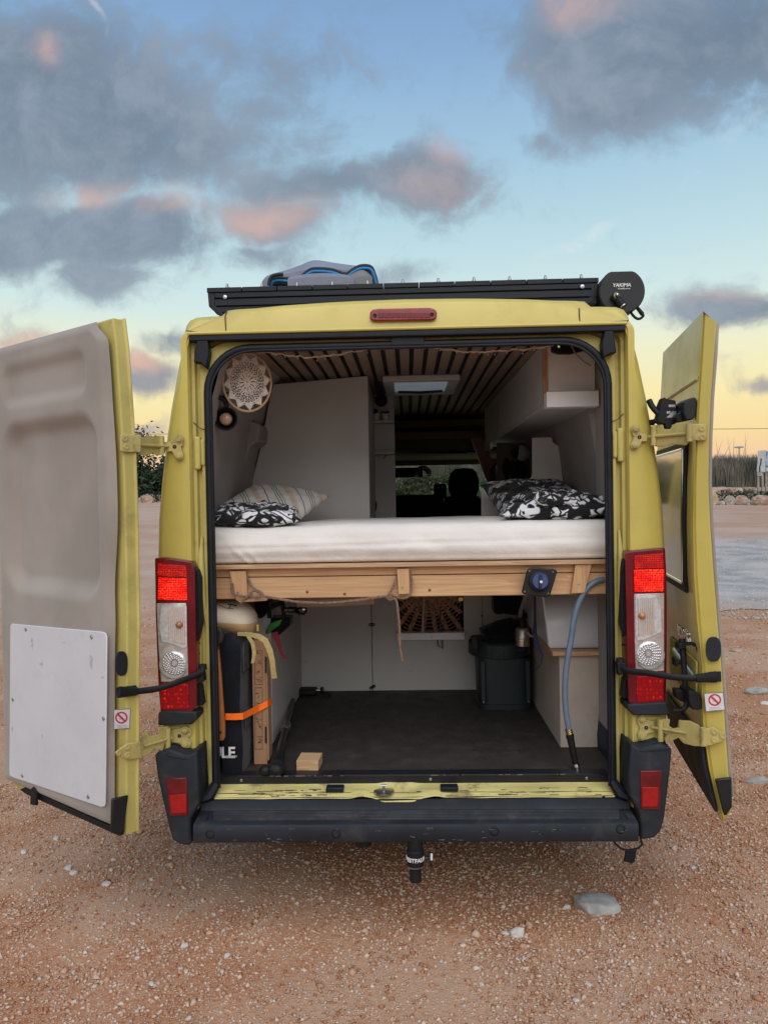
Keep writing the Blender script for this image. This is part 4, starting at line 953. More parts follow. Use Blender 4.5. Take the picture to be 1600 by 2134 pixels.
G().prism(lpts([(24, 1300), (212, 1317), (219, 1320), (222, 1328), (219, 1675), (217, 1682), (210, 1683), (26, 1621), (20, 1617), (19, 1610), (21, 1305)], .053), n_ * -.006).done('scuffed_panel', m_board, ld, bevel=.0025)
for px, py in ((53, 1312), (190, 1328), (26, 1458), (215, 1498), (46, 1617), (183, 1661)):
    u, z = lpx(px, py, .055); G().lathe(lp(u, z, .0525), n_, [(0, .0085), (.003, .008), (.005, .005), (.003, .0)], 12).done('panel_screw', m_steel, ld)
m_scuff = M('grey_scuff', (.45, .46, .49), .5, var=.2, scale=90)
for px, py, w, hgt in ((67, 1340, 4, 26), (190, 1380, 6, 30), (86, 1384, 8, 7), (133, 1339, 8, 2), (213, 1412, 7, 4), (26, 1520, 3, 12), (88, 1535, 3, 6)):
    G().prism(lpts([(px - w / 2, py - hgt / 2), (px + w / 2, py - hgt / 3), (px + w / 3, py + hgt / 2), (px - w / 3, py + hgt / 3)], .0532), n_ * .0004).done('scuff_mark', m_scuff, ld)
# dark foot trim, pull strap, black corner and painted lower edge
G().prism([lp(.0, .498, .03), lp(.70, .498, .03), lp(.76, .506, .03), lp(.72, .524, .03), lp(.05, .520, .03), lp(.018, .62, .03), lp(-.006, .62, .03)], n_ * -.02).done('foot_trim', m_black, ld, bevel=.002)
g = G(); g.prism(lpts([(62, 1678), (63, 1645), (68, 1640), (74, 1645), (75, 1680)], .053), n_ * -.012); g.done('pull_strap', m_black, ld, bevel=.004)
# things fixed on the hinge-side edge face
def jp(px, py, o=0.):
    z = CAM.z + 0
    q = PL(px, py, A0 - d_ * (.03 + o), -d_)
    for _ in range(3): q = PL(px, py, A0 - d_ * (bulge(q.z) + o), -d_)
    return q
def oval(cx, cy, rx, ry, f, n=24, k=2.6):
    L = []
    for i in range(n):
        a = 2 * math.pi * i / n; c, s = math.cos(a), math.sin(a)
        L.append(f(cx + rx * math.copysign(abs(c) ** (2 / k), c), cy + ry * math.copysign(abs(s) ** (2 / k), s)))
    return L
G().prism(oval(252, 1383, 13, 26, lambda x, y: jp(x, y, .001)), -d_ * .006).done('oval_plug', m_plast, ld, bevel=.002)
G().prism([jp(x, y, .001) for x, y in ((241, 1433), (283, 1428), (289, 1446), (242, 1453))], -d_ * .004).done('strap_slot', m_dark, ld, bevel=.002)
m_stick = M('white_sticker', (.68, .66, .66), .5, var=.04, scale=60)
m_sred = M('faded_red_print', (.50, .035, .065), .5, var=.1, scale=80)
m_sgrey = M('grey_print', (.45, .45, .47), .5, var=.3, scale=200)
def sticker(c4, f, nrm, door, cen, r):
    mk = M('sticker_border', (.08, .08, .09), .5)
    G().prism([f(x, y, .001) for x, y in c4], nrm * .0008).done('sticker', mk, door)
    cx, cy = sum(p[0] for p in c4) / 4, sum(p[1] for p in c4) / 4
    G().prism([f(cx + (x - cx) * .94, cy + (y - cy) * .94, .002) for x, y in c4], nrm * .0006).done('sticker', m_stick, door)
    rx, ry = r
    g = G(); n = 32; a = [f(cen[0] + rx * math.cos(t * 2 * math.pi / n), cen[1] + ry * math.sin(t * 2 * math.pi / n), .003) for t in range(n)]
    b = [f(cen[0] + rx * .74 * math.cos(t * 2 * math.pi / n), cen[1] + ry * .74 * math.sin(t * 2 * math.pi / n), .003) for t in range(n)]
    va, vb = g.verts(a), g.verts(b)
    for i in range(n): g.face([va[i], va[(i + 1) % n], vb[(i + 1) % n], vb[i]])
    s2 = .62; g.poly([f(cen[0] - rx * s2 - 1.5, cen[1] - ry * s2 + 1.5, .0034), f(cen[0] - rx * s2 + 1.5, cen[1] - ry * s2 - 1.5, .0034), f(cen[0] + rx * s2 + 1.5, cen[1] + ry * s2 - 1.5, .0034), f(cen[0] + rx * s2 - 1.5, cen[1] + ry * s2 + 1.5, .0034)])
    g.done('prohibition_mark', m_sred, door)
    g = G()
    for k in range(3): y = cen[1] + ry * 1.25 + k * 2.6; g.poly([f(cx - 11, y, .003), f(cx + 11, y, .003), f(cx + 11, y + 1.0, .003), f(cx - 11, y + 1.0, .003)])
    g.poly([f(cen[0] - 4, cen[1] + 4, .0032), f(cen[0] - 1, cen[1] + 4, .0032), f(cen[0] - 1, cen[1] - 2, .0032), f(cen[0] - 4, cen[1] - 1, .0032)])
    g.done('fine_print', m_sgrey, door)
sticker([(237, 1479), (272, 1477), (270, 1519), (237, 1521)], jp, -d_, ld, (253, 1496), (13, 12.5))
# black corner cover at the foot of the hinge edge
g = G(); g.prism([jp(x, y, .002) for x, y in ((230, 1664), (265, 1656), (256, 1722), (250, 1742), (228, 1735))], -d_ * .012); g.done('corner_cover', m_plast2, ld, bevel=.006)
# ---- right door: hinge edge towards us, outer skin to the left, lining to the right
SK = [(1465, 648), (1460, 740), (1454, 830), (1449, 920), (1445, 1010), (1444, 1100), (1446, 1200), (1453, 1300), (1463, 1390), (1462, 1450), (1466, 1520), (1477, 1600), (1491, 1660), (1505, 1715)]
LNp = [(1493, 673), (1488, 750), (1481, 840), (1477, 920), (1476, 1010), (1480, 1100), (1487, 1200), (1495, 1300), (1503, 1390), (1507, 1450), (1511, 1520), (1517, 1600), (1521, 1650), (1523, 1690)]
rd_d = V((.15, .985, 0)).normalized(); rd_n = V((-.985, .15, 0)).normalized()     # skin normal points to the van
RW = .86
s_near = [P(x, y, -.14) for x, y in SK]; l_near = [P(x, y, -.152) for x, y in LNp]
for a, b in zip(s_near[1:-1], l_near[1:-1]): b.z = a.z
g = G(); ring = lambda L, t: [p + rd_d * t for p in L]
g.loft([ring(s_near, RW), ring(s_near, .3), ring(s_near, .010), ring(s_near, .0), [lerp(a, b, .12) + rd_d * .014 for a, b in zip(s_near, l_near)], [lerp(a, b, .2) + rd_d * .006 for a, b in zip(s_near, l_near)], [lerp(a, b, .9) - rd_d * .006 for a, b in zip(s_near, l_near)], ring(l_near, .0), ring(l_near, .3), ring(l_near, RW)], False)
# far edge, top and bottom
for i in range(len(s_near) - 1):
    g.poly([s_near[i] + rd_d * RW, s_near[i + 1] + rd_d * RW, l_near[i + 1] + rd_d * RW, l_near[i] + rd_d * RW])
for i in (0, -1): g.poly([s_near[i], s_near[i] + rd_d * RW, l_near[i] + rd_d * RW, l_near[i]])
rdoor = g.done('rear_door', m_paint, van, smooth=28, label='right rear door, seen on its hinge edge')
g = G(); g.loft([[p - rd_n * (.007 if 0 < i < len(l_near) - 1 else .004) + rd_d * t for i, p in enumerate(l_near[:-1])] for t in (.004, .02, RW - .02)], False); g.done('door_lining', m_felt, rdoor, thick=.012)
zS = [p.z for p in s_near][::-1]
def sk(t, z, o=0.):
    x = interp(z, zS, [p.x for p in s_near][::-1]); return V((x, -.14, z)) + rd_d * t + rd_n * o
def spx(px, py, o=0.):                 # where a ray meets the outer skin
    r = ray(px, py); best = None
    for k in range(1, 200):
        t = k * .005; zlo = None
        p = None
        q = sk(t, 1.5, o); tt = (q.y - CAM.y) / r.y; z = CAM.z + r.z * tt
        q = sk(t, z, o); e = abs(CAM.x + r.x * tt - q.x)
        if best is None or e < best[0]: best = (e, t, z)
    return best[1], best[2]
def skq(L, o): return [sk(*spx(x, y, o), o) for x, y in L]
def skquad(t0, t1, z0, z1, o, name, mat, dep=.006, bev=.002):
    n = 8
    g = G(); a = [sk(t0, lerp(z0, z1, k / n), o) for k in range(n + 1)]; b = [sk(t1, lerp(z0, z1, k / n), o) for k in range(n + 1)]
    rings = [[p, p + rd_n * dep, q + rd_n * dep, q] for p, q in zip(a, b)]
    g.loft(rings); return g.done(name, mat, rdoor, bevel=bev)
m_wglass = M('tinted_window', (.02, .024, .024), .04, var=.05, coat=1.0)
skquad(.115, .80, 1.36, 1.96, .002, 'window_frame', m_rub, .012, .004)
skquad(.15, .77, 1.40, 1.925, .0145, 'window_pane', m_wglass, .003, .001)
g = G(); g.tube([sk(.15, 1.93, .018), sk(.77, 1.93, .018)], .006); g.tube([sk(.145, 1.40, .018), sk(.145, 1.93, .018)], .004); g.tube([sk(.15, 1.397, .018), sk(.77, 1.397, .018)], .006); g.done('window_trim', m_chrome, rdoor)
g = G(); g.tube([sk(.02, 2.19, .0), sk(.5, 2.19, .0), sk(.85, 2.19, .0)], .009); g.done('crease_line', m_paint, rdoor, smooth=60)
skquad(.012, .84, .53, .80, .003, 'lower_cladding', m_plast, .014, .006)
m_badge = m_chrome
me = text_mesh('BOXER', .062, .006, bold=True, spacing=1.1)
for v in me.vertices:
    v.co = sk(.30 - v.co.x, 1.165 + v.co.y, .004 + v.co.z) - OFF[rdoor]
me.materials.append(m_badge); o = bpy.data.objects.new('badge_lettering', me); COL.objects.link(o); o.parent = rdoor; OFF[o] = OFF[rdoor]
skquad(.06, .62, .93, 1.10, .001, 'plate_recess', m_jamb, .008, .004)
RN = (l_near[5] - s_near[5]).normalized()
rj_n = V((RN.y, -RN.x, 0)).normalized()
if rj_n.y > 0: rj_n = -rj_n
def rjp(px, py, o=0.):
    q = PL(px, py, V((s_near[6].x, s_near[6].y, 0)) + rj_n * (.006 + o), rj_n); return q
G().prism(oval(1486, 1353, 16, 26, lambda x, y: rjp(x, y, .002)), rj_n * .006).done('oval_plug', m_plast, rdoor, bevel=.002)
G().prism([rjp(x, y, .002) for x, y in ((1475, 1400), (1502, 1399), (1503, 1421), (1476, 1420))], rj_n * .004).done('strap_slot', m_dark, rdoor, bevel=.002)
sticker([(1466, 1445), (1507, 1443), (1511, 1480), (1470, 1484)], lambda x, y, o=0.: rjp(x, y, o + .002), rj_n, rdoor, (1489, 1459), (13.5, 12.5))
G().prism([rjp(x, y, .003) for x, y in ((1488, 1622), (1523, 1618), (1524, 1680), (1513, 1697), (1508, 1699), (1503, 1685))], rj_n * .014).done('corner_cover', m_plast2, rdoor, bevel=.006)
# ---- hinges
def hinge(side, lev):
    hn = None
    Yb = -.008
    if side == 'L' and lev == 'U':
        body = [(342, 921), (362, 920), (366, 908), (375, 905), (383, 911), (382, 927), (378, 932), (383, 946), (381, 956), (372, 959), (365, 951), (360, 941), (342, 941)]
        bolts = [(374, 915), (374, 950)]; eye = (364, 931)
        plate = [(249, 907), (252, 905), (291, 907), (291, 943), (252, 942), (249, 939)]; pb = [(260, 914), (263, 931)]
        link = [(288, 908), (300, 912), (308, 907), (318, 910), (322, 906), (341, 910), (341, 944), (325, 950), (318, 944), (300, 950), (288, 946)]
        rod = ((290, 927), (352, 930)); bar = (336, 908, 336, 948)
    elif side == 'R' and lev == 'U':
        body = [(1363, 916), (1344, 914), (1334, 897), (1330, 886), (1323, 884), (1314, 889), (1315, 900), (1320, 910), (1315, 922), (1313, 932), (1320, 937), (1330, 934), (1338, 922), (1346, 920), (1363, 918)]
        body = [(1347, 905), (1335, 903), (1331, 890), (1324, 885), (1315, 889), (1315, 900), (1319, 911), (1314, 925), (1317, 935), (1324, 937), (1332, 930), (1336, 920), (1347, 920)]
        bolts = [(1323, 893), (1322, 928)]; eye = (1332, 911)
        plate = [(1430, 884), (1468, 883), (1471, 886), (1471, 916), (1468, 919), (1430, 917)]; pb = [(1462, 893), (1464, 911)]
        link = [(1362, 886), (1380, 884), (1384, 894), (1398, 894), (1404, 884), (1432, 880), (1440, 886), (1440, 918), (1430, 928), (1400, 925), (1386, 930), (1366, 930)]
        rod = ((1352, 910), (1434, 903)); bar = (1362, 888, 1362, 928)
    elif side == 'L':
        body = [(358, 1520), (392, 1514), (400, 1518), (400, 1530), (394, 1537), (400, 1548), (396, 1558), (384, 1558), (376, 1548), (358, 1546)]
        bolts = [(386, 1522), (386, 1551)]; eye = (374, 1534)
        plate = [(238, 1568), (262, 1549), (290, 1545), (292, 1580), (262, 1583), (244, 1575)]; pb = [(265, 1557), (247, 1569), (265, 1574)]
        link = [(290, 1538), (306, 1526), (312, 1536), (330, 1532), (330, 1518), (350, 1515), (351, 1528), (358, 1532), (356, 1545), (344, 1550), (338, 1566), (322, 1560), (312, 1572), (300, 1578), (288, 1578)]
        rod = ((300, 1555), (358, 1538)); bar = (350, 1518, 350, 1560)
    else:
        body = [(1362, 1502), (1340, 1498), (1327, 1494), (1326, 1504), (1332, 1516), (1326, 1530), (1330, 1542), (1342, 1540), (1348, 1528), (1362, 1525)]
        bolts = [(1337, 1499), (1337, 1535)]; eye = (1346, 1517)
        plate = [(1460, 1520), (1484, 1514), (1508, 1528), (1512, 1534), (1508, 1542), (1484, 1552), (1460, 1556)]; pb = [(1488, 1525), (1506, 1534), (1488, 1542)]
        link = [(1368, 1500), (1396, 1500), (1394, 1514), (1404, 1520), (1414, 1518), (1416, 1502), (1440, 1504), (1456, 1512), (1462, 1520), (1462, 1556), (1448, 1556), (1424, 1550), (1414, 1538), (1402, 1544), (1396, 1548), (1384, 1542), (1392, 1530), (1370, 1526)]
        rod = ((1358, 1516), (1430, 1528)); bar = (1376, 1500, 1376, 1545)
    m = m_hinge
    h = G().prism([P(x, y, Yb) for x, y in body], (0, -.010, 0)).done('hinge', m, van, bevel=.002)
    for b in bolts: G().lathe(P(*b, Yb - .009), (0, -1, 0), [(0, .016), (.004, .016), (.005, .011), (.011, .0105), (.012, .006), (.012, 0)], 14).done('hinge_bolt', m, h)
    G().lathe(P(*eye, Yb - .009), (0, -1, 0), [(0, .008), (.002, .008), (.002, .0045), (.0005, 0)], 12).done('hinge_eye', m_dark, h)
    nrm = -d_ if side == 'L' else rj_n; fp = jp if side == 'L' else rjp
    G().prism([fp(x, y, .002) for x, y in plate], nrm * .010).done('hinge_plate', m, h, bevel=.003)
    for b in pb: G().lathe(fp(*b, .011), nrm, [(0, .012), (.004, .012), (.005, .009), (.005, .005), (.002, .0)], 12).done('hinge_bolt', m, h)
    # link arm between body and door
    xs = [p[0] for p in link]; x0, x1 = min(xs), max(xs); Y0, Y1 = (-.17, -.03) if side == 'L' else (-.03, -.15)
    fy = lambda x: lerp(Y0, Y1, (x - x0) / (x1 - x0))
    G().prism([P(x, y, fy(x)) for x, y in link], (0, .014, 0)).done('hinge_link', m, h, bevel=.002)
    G().tube([P(*rod[0], fy(rod[0][0]) - .006), P(*rod[1], min(fy(rod[1][0]) - .006, Yb - .006))], .006).done('hinge_rod', m, h)
    G().tube([P(bar[0], bar[1], fy(bar[0]) - .004), P(bar[2], bar[3], fy(bar[2]) - .004)], .011, 12).done('hinge_pin', m, h)
    jx = plate[2][0] - 4 if side == 'L' else plate[0][0] + 6
    yc = sum(p[1] for p in plate) / len(plate)
    G().tube([P(jx, yc - 18, (fy(x0) if side == 'L' else fy(x1)) - .006), P(jx, yc + 19, (fy(x0) if side == 'L' else fy(x1)) - .006)], .012, 12).done('hinge_pin', m, h)
m_hinge = M('overpainted_hinge', (.45, .375, .13), .5, var=.10, scale=12, dirt=.65, dscale=16, dcol=(.14, .10, .05))
for s in 'LR':
    for v in 'UD': hinge(s, v)
# ---- check straps
def strap(pts, ys, brk):
    L = [P(x, y, Y) for (x, y), Y in zip(pts, ys)]
    # smooth the strap through its points
    C = []
    for i in range(len(L) - 1):
        a, b, c, d = L[max(i - 1, 0)], L[i], L[i + 1], L[min(i + 2, len(L) - 1)]
        for k in range(6):
            t = k / 6; C.append(.5 * ((2 * b) + (c - a) * t + (2 * a - 5 * b + 4 * c - d) * t * t + (3 * b - a - 3 * c + d) * t ** 3))
    C.append(L[-1])
    o = G().tube(C, .0125, 8, flat=.55).done('check_strap', m_black, van, smooth=60)
    q = [P(x, y, -.012) for x, y in brk]; G().prism(q, (0, -.035, 0)).done('strap_bracket', m_black, o, bevel=.004)
    c = P(sum(x for x, _ in brk) / len(brk), min(y for _, y in brk) - 1, -.03); G().lathe(c, (0, 0, 1), [(-.012, .018), (.008, .016)], 12).done('strap_pin', m_black, o)
    dv = (L[0] - L[1]).normalized() if False else (L[-1] - L[-2]).normalized()
    G().tube([L[-2], L[-1]], [.016, .022], 8, flat=.6).done('strap_end', m_black, o)
strap([(424, 1400), (404, 1409), (370, 1422), (330, 1435), (285, 1441), (247, 1443)], [-.04, -.07, -.12, -.16, jp(285, 1441, .014).y, jp(247, 1443, .014).y], [(413, 1392), (428, 1390), (431, 1416), (417, 1421)])
strap([(1292, 1390), (1310, 1398), (1350, 1403), (1400, 1411), (1450, 1414), (1492, 1411)], [-.04, -.07, -.11, -.15, -.17, -.17], [(1281, 1377), (1300, 1378), (1303, 1400), (1283, 1404)])
# ================================================================== FURNITURE AND THINGS IN THE VAN
ZF = .605
YW = 1.16
# wardrobe
wd = thing('wardrobe', (-.5, YW, ZF), 'tall plain white wardrobe standing behind the bed on the left', 'wardrobe')
fp_ = [(570, 801), (766, 783), (771, 1100), (500, 1100), (512, 1068), (530, 985), (545, 925), (558, 850)]
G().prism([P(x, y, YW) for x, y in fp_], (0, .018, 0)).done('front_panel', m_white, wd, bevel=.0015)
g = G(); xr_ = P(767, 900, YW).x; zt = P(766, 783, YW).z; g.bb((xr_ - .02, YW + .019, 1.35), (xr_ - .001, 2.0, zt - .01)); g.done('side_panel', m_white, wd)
# shelf column
sc_ = thing('shelf_unit', (-.15, 2.0, ZF), 'narrow white shelf unit with two small shelves beside the aisle', 'shelf')
xa, xb = P(776, 900, 2.0).x, P(822, 900, 2.0).x
G().bb((xa - .12, 2.0, ZF), (xb, 2.018, 2.43)).done('back_panel', m_white, sc_)
for y in (879, 944): z = P(800, y, 1.93).z; G().bb((xa + .0, 1.90, z - .009), (xb - .002, 1.999, z + .009)).done('shelf_board', m_white, sc_, bevel=.002)
g = G(); p = P(801, 952, 1.985)
for k in range(3): g.tube([V((p.x, 1.985, p.z + .015)), V((p.x + .012, 1.98, p.z)), V((p.x, 1.975, p.z - .012)), V((p.x - .006, 1.98, p.z - .004))], .003, 6)
g.done('hook', m_chrome, sc_)
g = G(); g.tube([P(776, 1030, 1.99), P(778, 1036, 1.98), P(784, 1050, 1.97), P(783, 1062, 1.97), P(777, 1072, 1.98), P(777, 1082, 1.99)], .005, 6); o = g.done('black_string', m_black); tag(o, 'short black cord hanging on the shelf unit above the bed', 'cord')
m_pot = M('white_glazed_pot', (.52, .50, .48), .4, var=.05); m_succ = M('dark_succulent', (.018, .024, .018), .7, var=.4)
for i, (px, lab) in enumerate(((784, 'small white pot with spiky succulent, left one on the upper shelf'), (803, 'small white pot with bushy succulent, right one on the upper shelf'))):
    zs_ = P(800, 879, 1.93).z + .010; x = P(px, 870, 1.95).x
    t = thing('potted_plant', (x, 1.945, zs_), lab, 'plant', 'potted plants on the shelf')
    G().lathe((x, 1.945, zs_), (0, 0, 1), [(0, .020), (.045, .027), (.045, .023), (.038, .022), (.038, 0)], 16).done('pot', m_pot, t)
    g = G(); r = random.Random(i)
    for k in range(14):
        a = r.uniform(0, 6.28); e = r.uniform(.2, 1.2) if i == 0 else r.uniform(.1, .7); q = V((math.cos(a) * math.cos(e), math.sin(a) * math.cos(e), math.sin(e))) * r.uniform(.025, .045)
        g.tube([V((x, 1.945, zs_ + .04)), V((x, 1.945, zs_ + .042)) + q * .6, V((x, 1.945, zs_ + .042)) + q], [.004, .007, .001], 5)
    g.done('leaves', m_succ, t)
# black pendant: duct from the ceiling to a round disc
pd = thing('extractor_duct', P(794, 834, 1.9), 'black round disc with duct coming down from the ceiling', 'duct')
G().lathe(P(794, 835, 1.93), (0, -1, 0), [(0, .040), (.03, .040), (.035, .034), (.035, 0)], 24).done('disc', m_black, pd)
G().ribbon([P(780, 745, .9), P(786, 790, 1.4), P(793, 828, 1.89)], (.042, 0, 0), .02).done('strap', m_black, pd)
# overhead cabinet
XC = .612
oc = thing('overhead_cabinet', (.75, 1.5, 2.14), 'grey overhead cabinet along the right wall under the ceiling', 'cabinet')
p0 = P(1132, 830, .36); zc0, zc1 = 2.165, 2.434
m_cab = M('grey_laminate', (.52, .52, .52), .5, var=.03)
G().bb((XC, .395, zc0), (XC + .016, 2.03, zc1)).done('cabinet_door', m_cab, oc, bevel=.001)
G().bb((XC, 2.055, zc0), (XC + .016, 3.0, zc1)).done('cabinet_door', m_cab, oc, bevel=.001)
G().bb((XC - .001, .372, zc0 + .0), (XC + .02, .3945, zc1)).done('door_edge', m_plyV, oc)
G().bb((XC - .004, 2.031, zc0 + .01), (XC + .012, 2.054, zc1)).done('door_edge', m_plyV, oc)
G().bb((XC + .021, .376, zc0 - .01), (.84, .392, zc1 - .015)).done('end_panel', m_white_lit, oc)
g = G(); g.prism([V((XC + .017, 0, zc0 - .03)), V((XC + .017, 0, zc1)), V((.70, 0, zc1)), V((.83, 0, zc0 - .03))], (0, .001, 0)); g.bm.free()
G().bb((XC + .0, .30, 2.140), (.838, .372, 2.207)).done('plinth_box', m_white_lit, oc, bevel=.001)
G().bb((XC + .0, .30, 2.2075), (.838, .3718, 2.211)).done('plinth_edge', m_ply, oc)
G().bb((XC + .0, .373, 2.141), (.84, 3.0, 2.162)).done('bottom_panel', m_cab, oc)
g = G(); g.bb((XC - .012, 2.5, 2.10), (XC + .004, 2.95, 2.139)); g.done('lower_rail', m_steel, oc)
# black speaker under the ceiling at the rear right
sp = thing('speaker_bar', P(1190, 725, .30), 'flat black speaker fixed on the cabinet end under the roof', 'speaker')
G().prism([P(x, y, .345) for x, y in ((1149, 716), (1180, 712), (1228, 716), (1224, 728), (1190, 737), (1165, 737), (1150, 733))], (0, .028, 0)).done('case', m_black, sp, bevel=.006)
G().ball(P(1164, 722, .343), .005, 1).done('light', M('small_green_light', (.5, .6, .3), .3, emit=.3), sp)
o = G().tube([P(1178, 714, .30), P(1190, 720, .30), P(1200, 738, .31), P(1215, 752, .32), P(1231, 762, .33)], .0028, 6).done('speaker_cable', M('beige_cable', (.30, .25, .2), .6)); tag(o, 'thin beige cable hanging from the speaker to the wall', 'cable')
G().box(P(1235, 760, .33), (.02, .02, .02)).done('plug', m_black, o) if False else None
# board with cut-out at the right head of the bed
bb_ = [(1003, 1095), (1003, 1022), (1006, 1012), (1013, 1006), (1024, 1003), (1092, 1003), (1102, 1000), (1108, 993), (1109, 984), (1109, 912), (1149, 911), (1152, 922), (1164, 930), (1168, 960), (1173, 1003), (1180, 1060), (1182, 1095)]
o = G().prism([P(x, y, 1.2) for x, y in bb_], (0, .018, 0)).done('headboard', M('warm_white_board', (.60, .575, .55), .55, var=.03), bevel=.002); tag(o, 'white partition board with rounded cut-out at the right end of the bed', 'partition')
o = G().prism([P(x, y, 3.0) for x, y in ((982, 914), (1004, 910), (1044, 1000), (1040, 1030), (1018, 1010))], (0, .06, 0)).done('timber_brace', wood('brown_brace_wood', (.22, .12, .085), (.15, .08, .06), 2)); tag(o, 'brown slanted timber brace beside the windscreen', 'timber')
# dim things hanging in the kitchen corner
hb = thing('hanging_bags', P(1075, 960, 1.9), 'dim bunch of bags and utensils hanging under the cabinet', 'bag')
for i, (px, py, rx, rz, mt) in enumerate(((1088, 945, .045, .05, m_wall), (1074, 942, .03, .04, m_cloth), (1080, 985, .05, .08, m_seat), (1068, 975, .03, .05, m_cloth), (1055, 975, .025, .07, m_seat))):
    G().ball(P(px, py, 1.95), (rx, .03, rz), 3, .25, i, 2.5).done('bag', mt, hb)
o = G().tube([P(1028, 975, 2.6), P(1033, 967, 2.6), P(1046, 963, 2.6), P(1046, 968, 2.6)], .012, 6).done('coat_hook', m_black); tag(o, 'black angular hook on the brown brace', 'hook')
o = G().tube([P(1024, 975, 2.6), P(1026, 1002, 2.6)], .02, 6).done('wall_bracket', m_black); tag(o, 'black upright bracket beside the windscreen corner', 'bracket')
G().bb((.62, 2.25, 1.45), (.86, 2.3, 2.12)).done('kitchen_panel', m_hl, oc)
# rainbow hanging in the windscreen
rb = thing('rainbow_hanger', P(881, 985, 3.9), 'little rope rainbow hanging in the windscreen', 'ornament')
for k, (r, c) in enumerate(((16, (.10, .05, .045)), (12, (.14, .09, .07)), (8.5, (.07, .04, .04)))):
    G().tube([P(881 + r * math.cos(a), 987 - r * .95 * math.sin(a), 3.9) for a in np.linspace(-.1, math.pi + .1, 14)], .008, 6).done('rope_arc', M('rainbow_rope', c, .9), rb)
for px in (868, 894): G().ball(P(px, 991, 3.9), (.025, .012, .012), 1, .3).done('tassel', M('pale_tassel', (.3, .28, .25), .9), rb)
# ---------------- bed
bf = thing('bed_frame', (0, .6, 1.34), 'pine bed platform spanning the van above the storage space', 'bed frame')
def zat(px, py, Y): return P(px, py, Y).z
zd = 1.470
zd1 = 1.486
G().bb((-.86, .095, zd), (.86, 1.15, zd1)).done('deck_board', m_ply, bf, bevel=.001)
G().bb((-.88, .135, 1.4325), (.88, .175, zd - .001)).done('beam', m_pine, bf, bevel=.003)
G().bb((-.88, .131, 1.340), (.88, .176, 1.4295)).done('beam', m_pine, bf, bevel=.004)
for L in ([(478, 1191), (512, 1190), (516, 1249), (492, 1252)], [(827, 1186), (852, 1185), (854, 1238), (830, 1239)], [(1199, 1177), (1233, 1175), (1218, 1236), (1190, 1237)]):
    G().prism([P(x, y, .105) for x, y in L], (0, .026, 0)).done('bracket', m_pineV, bf, bevel=.002)
G().prism([P(x, y, .108) for x, y in ((493, 1252), (556, 1246), (556, 1252), (500, 1256))], (0, .07, 0)).done('cleat', m_pine, bf, bevel=.002)
for px, py in ((495, 1236), (838, 1226), (1206, 1219)): G().lathe(P(px, py, .105), (0, -1, 0), [(0, .005), (.002, .004), (.001, 0)], 8).done('screw', m_steel, bf)
for px, py in ((640, 1234), (895, 1230), (718, 1238)): G().lathe(P(px, py, .1315), (0, -1, 0), [(0, .008), (.0008, .006)], 10).done('knot', M('pine_knot', (.16, .07, .03), .6), bf)
G().bb((-.80, .9, 1.36), (.80, .96, 1.469)).done('slat_support', m_pine, bf)
# mattress: fitted sheet with soft folds
prof = []
zb, zt, y0, y1, r = 1.490, 1.648, .118, 1.135, .055
def mprof(v):
    pts = []
    seq = [((y0 + .03, zb)), ]
    return None
loop = []
for a in np.linspace(-math.pi / 2, 0, 6): loop.append((y0 + .02 + .02 - .02 * math.cos(a) - .02, zb + .02 + .02 * math.sin(a)))
for t in np.linspace(.1, .9, 9): loop.append((y0 - .014 * math.sin(math.pi * t), lerp(zb + .02, zt - r, t)))
for a in np.linspace(0, math.pi / 2, 8): loop.append((y0 + r - r * math.cos(a), zt - r + r * math.sin(a)))
for t in np.linspace(.05, .95, 14): loop.append((lerp(y0 + r, y1 - r, t), zt + .006 * math.sin(math.pi * t)))
for a in np.linspace(math.pi / 2, 0, 6): loop.append((y1 - r + r * math.cos(a), zt - r + r * math.sin(a)))
loop.append((y1, zb))
g = G(); rings = []
for i in range(161):
    x = lerp(-.885, .885, i / 160); rg = []
    for k, (y, z) in enumerate(loop):
        w = .006 * noise.noise(V((x * 4, z * 8, y * 4))) + .004 * noise.noise(V((x * 9 + z * 14, z * 5, y * 6))) + .0025 * noise.noise(V((x * 2.2, z * 40, y * 6)))
        fold = .010 * math.exp(-((x + .70 - (1.52 - z) * 1.0) / .010) ** 2) * sst(1.575, 1.53, z) + .007 * math.exp(-((x + .655 - (1.52 - z) * .9) / .012) ** 2) * sst(1.56, 1.52, z)
        crease = .006 * math.exp(-((z - 1.565 - .010 * math.sin(x * 2.2)) / .006) ** 2)
        sag = -.010 * math.exp(-((x + .62) / .2) ** 2) * (1 if z > 1.6 else 0)
        f = 1 if y < y0 + .03 else .3
        rg.append(V((x, y - (w + fold - crease * 1.0) * f, z + (w * .6 if z > zb + .01 else 0) + sag)))
    rings.append(rg)
g.loft(rings); o = g.done('mattress', m_sheet, smooth=180); tag(o, 'thick mattress in a cream fitted sheet across the bed platform', 'mattress')
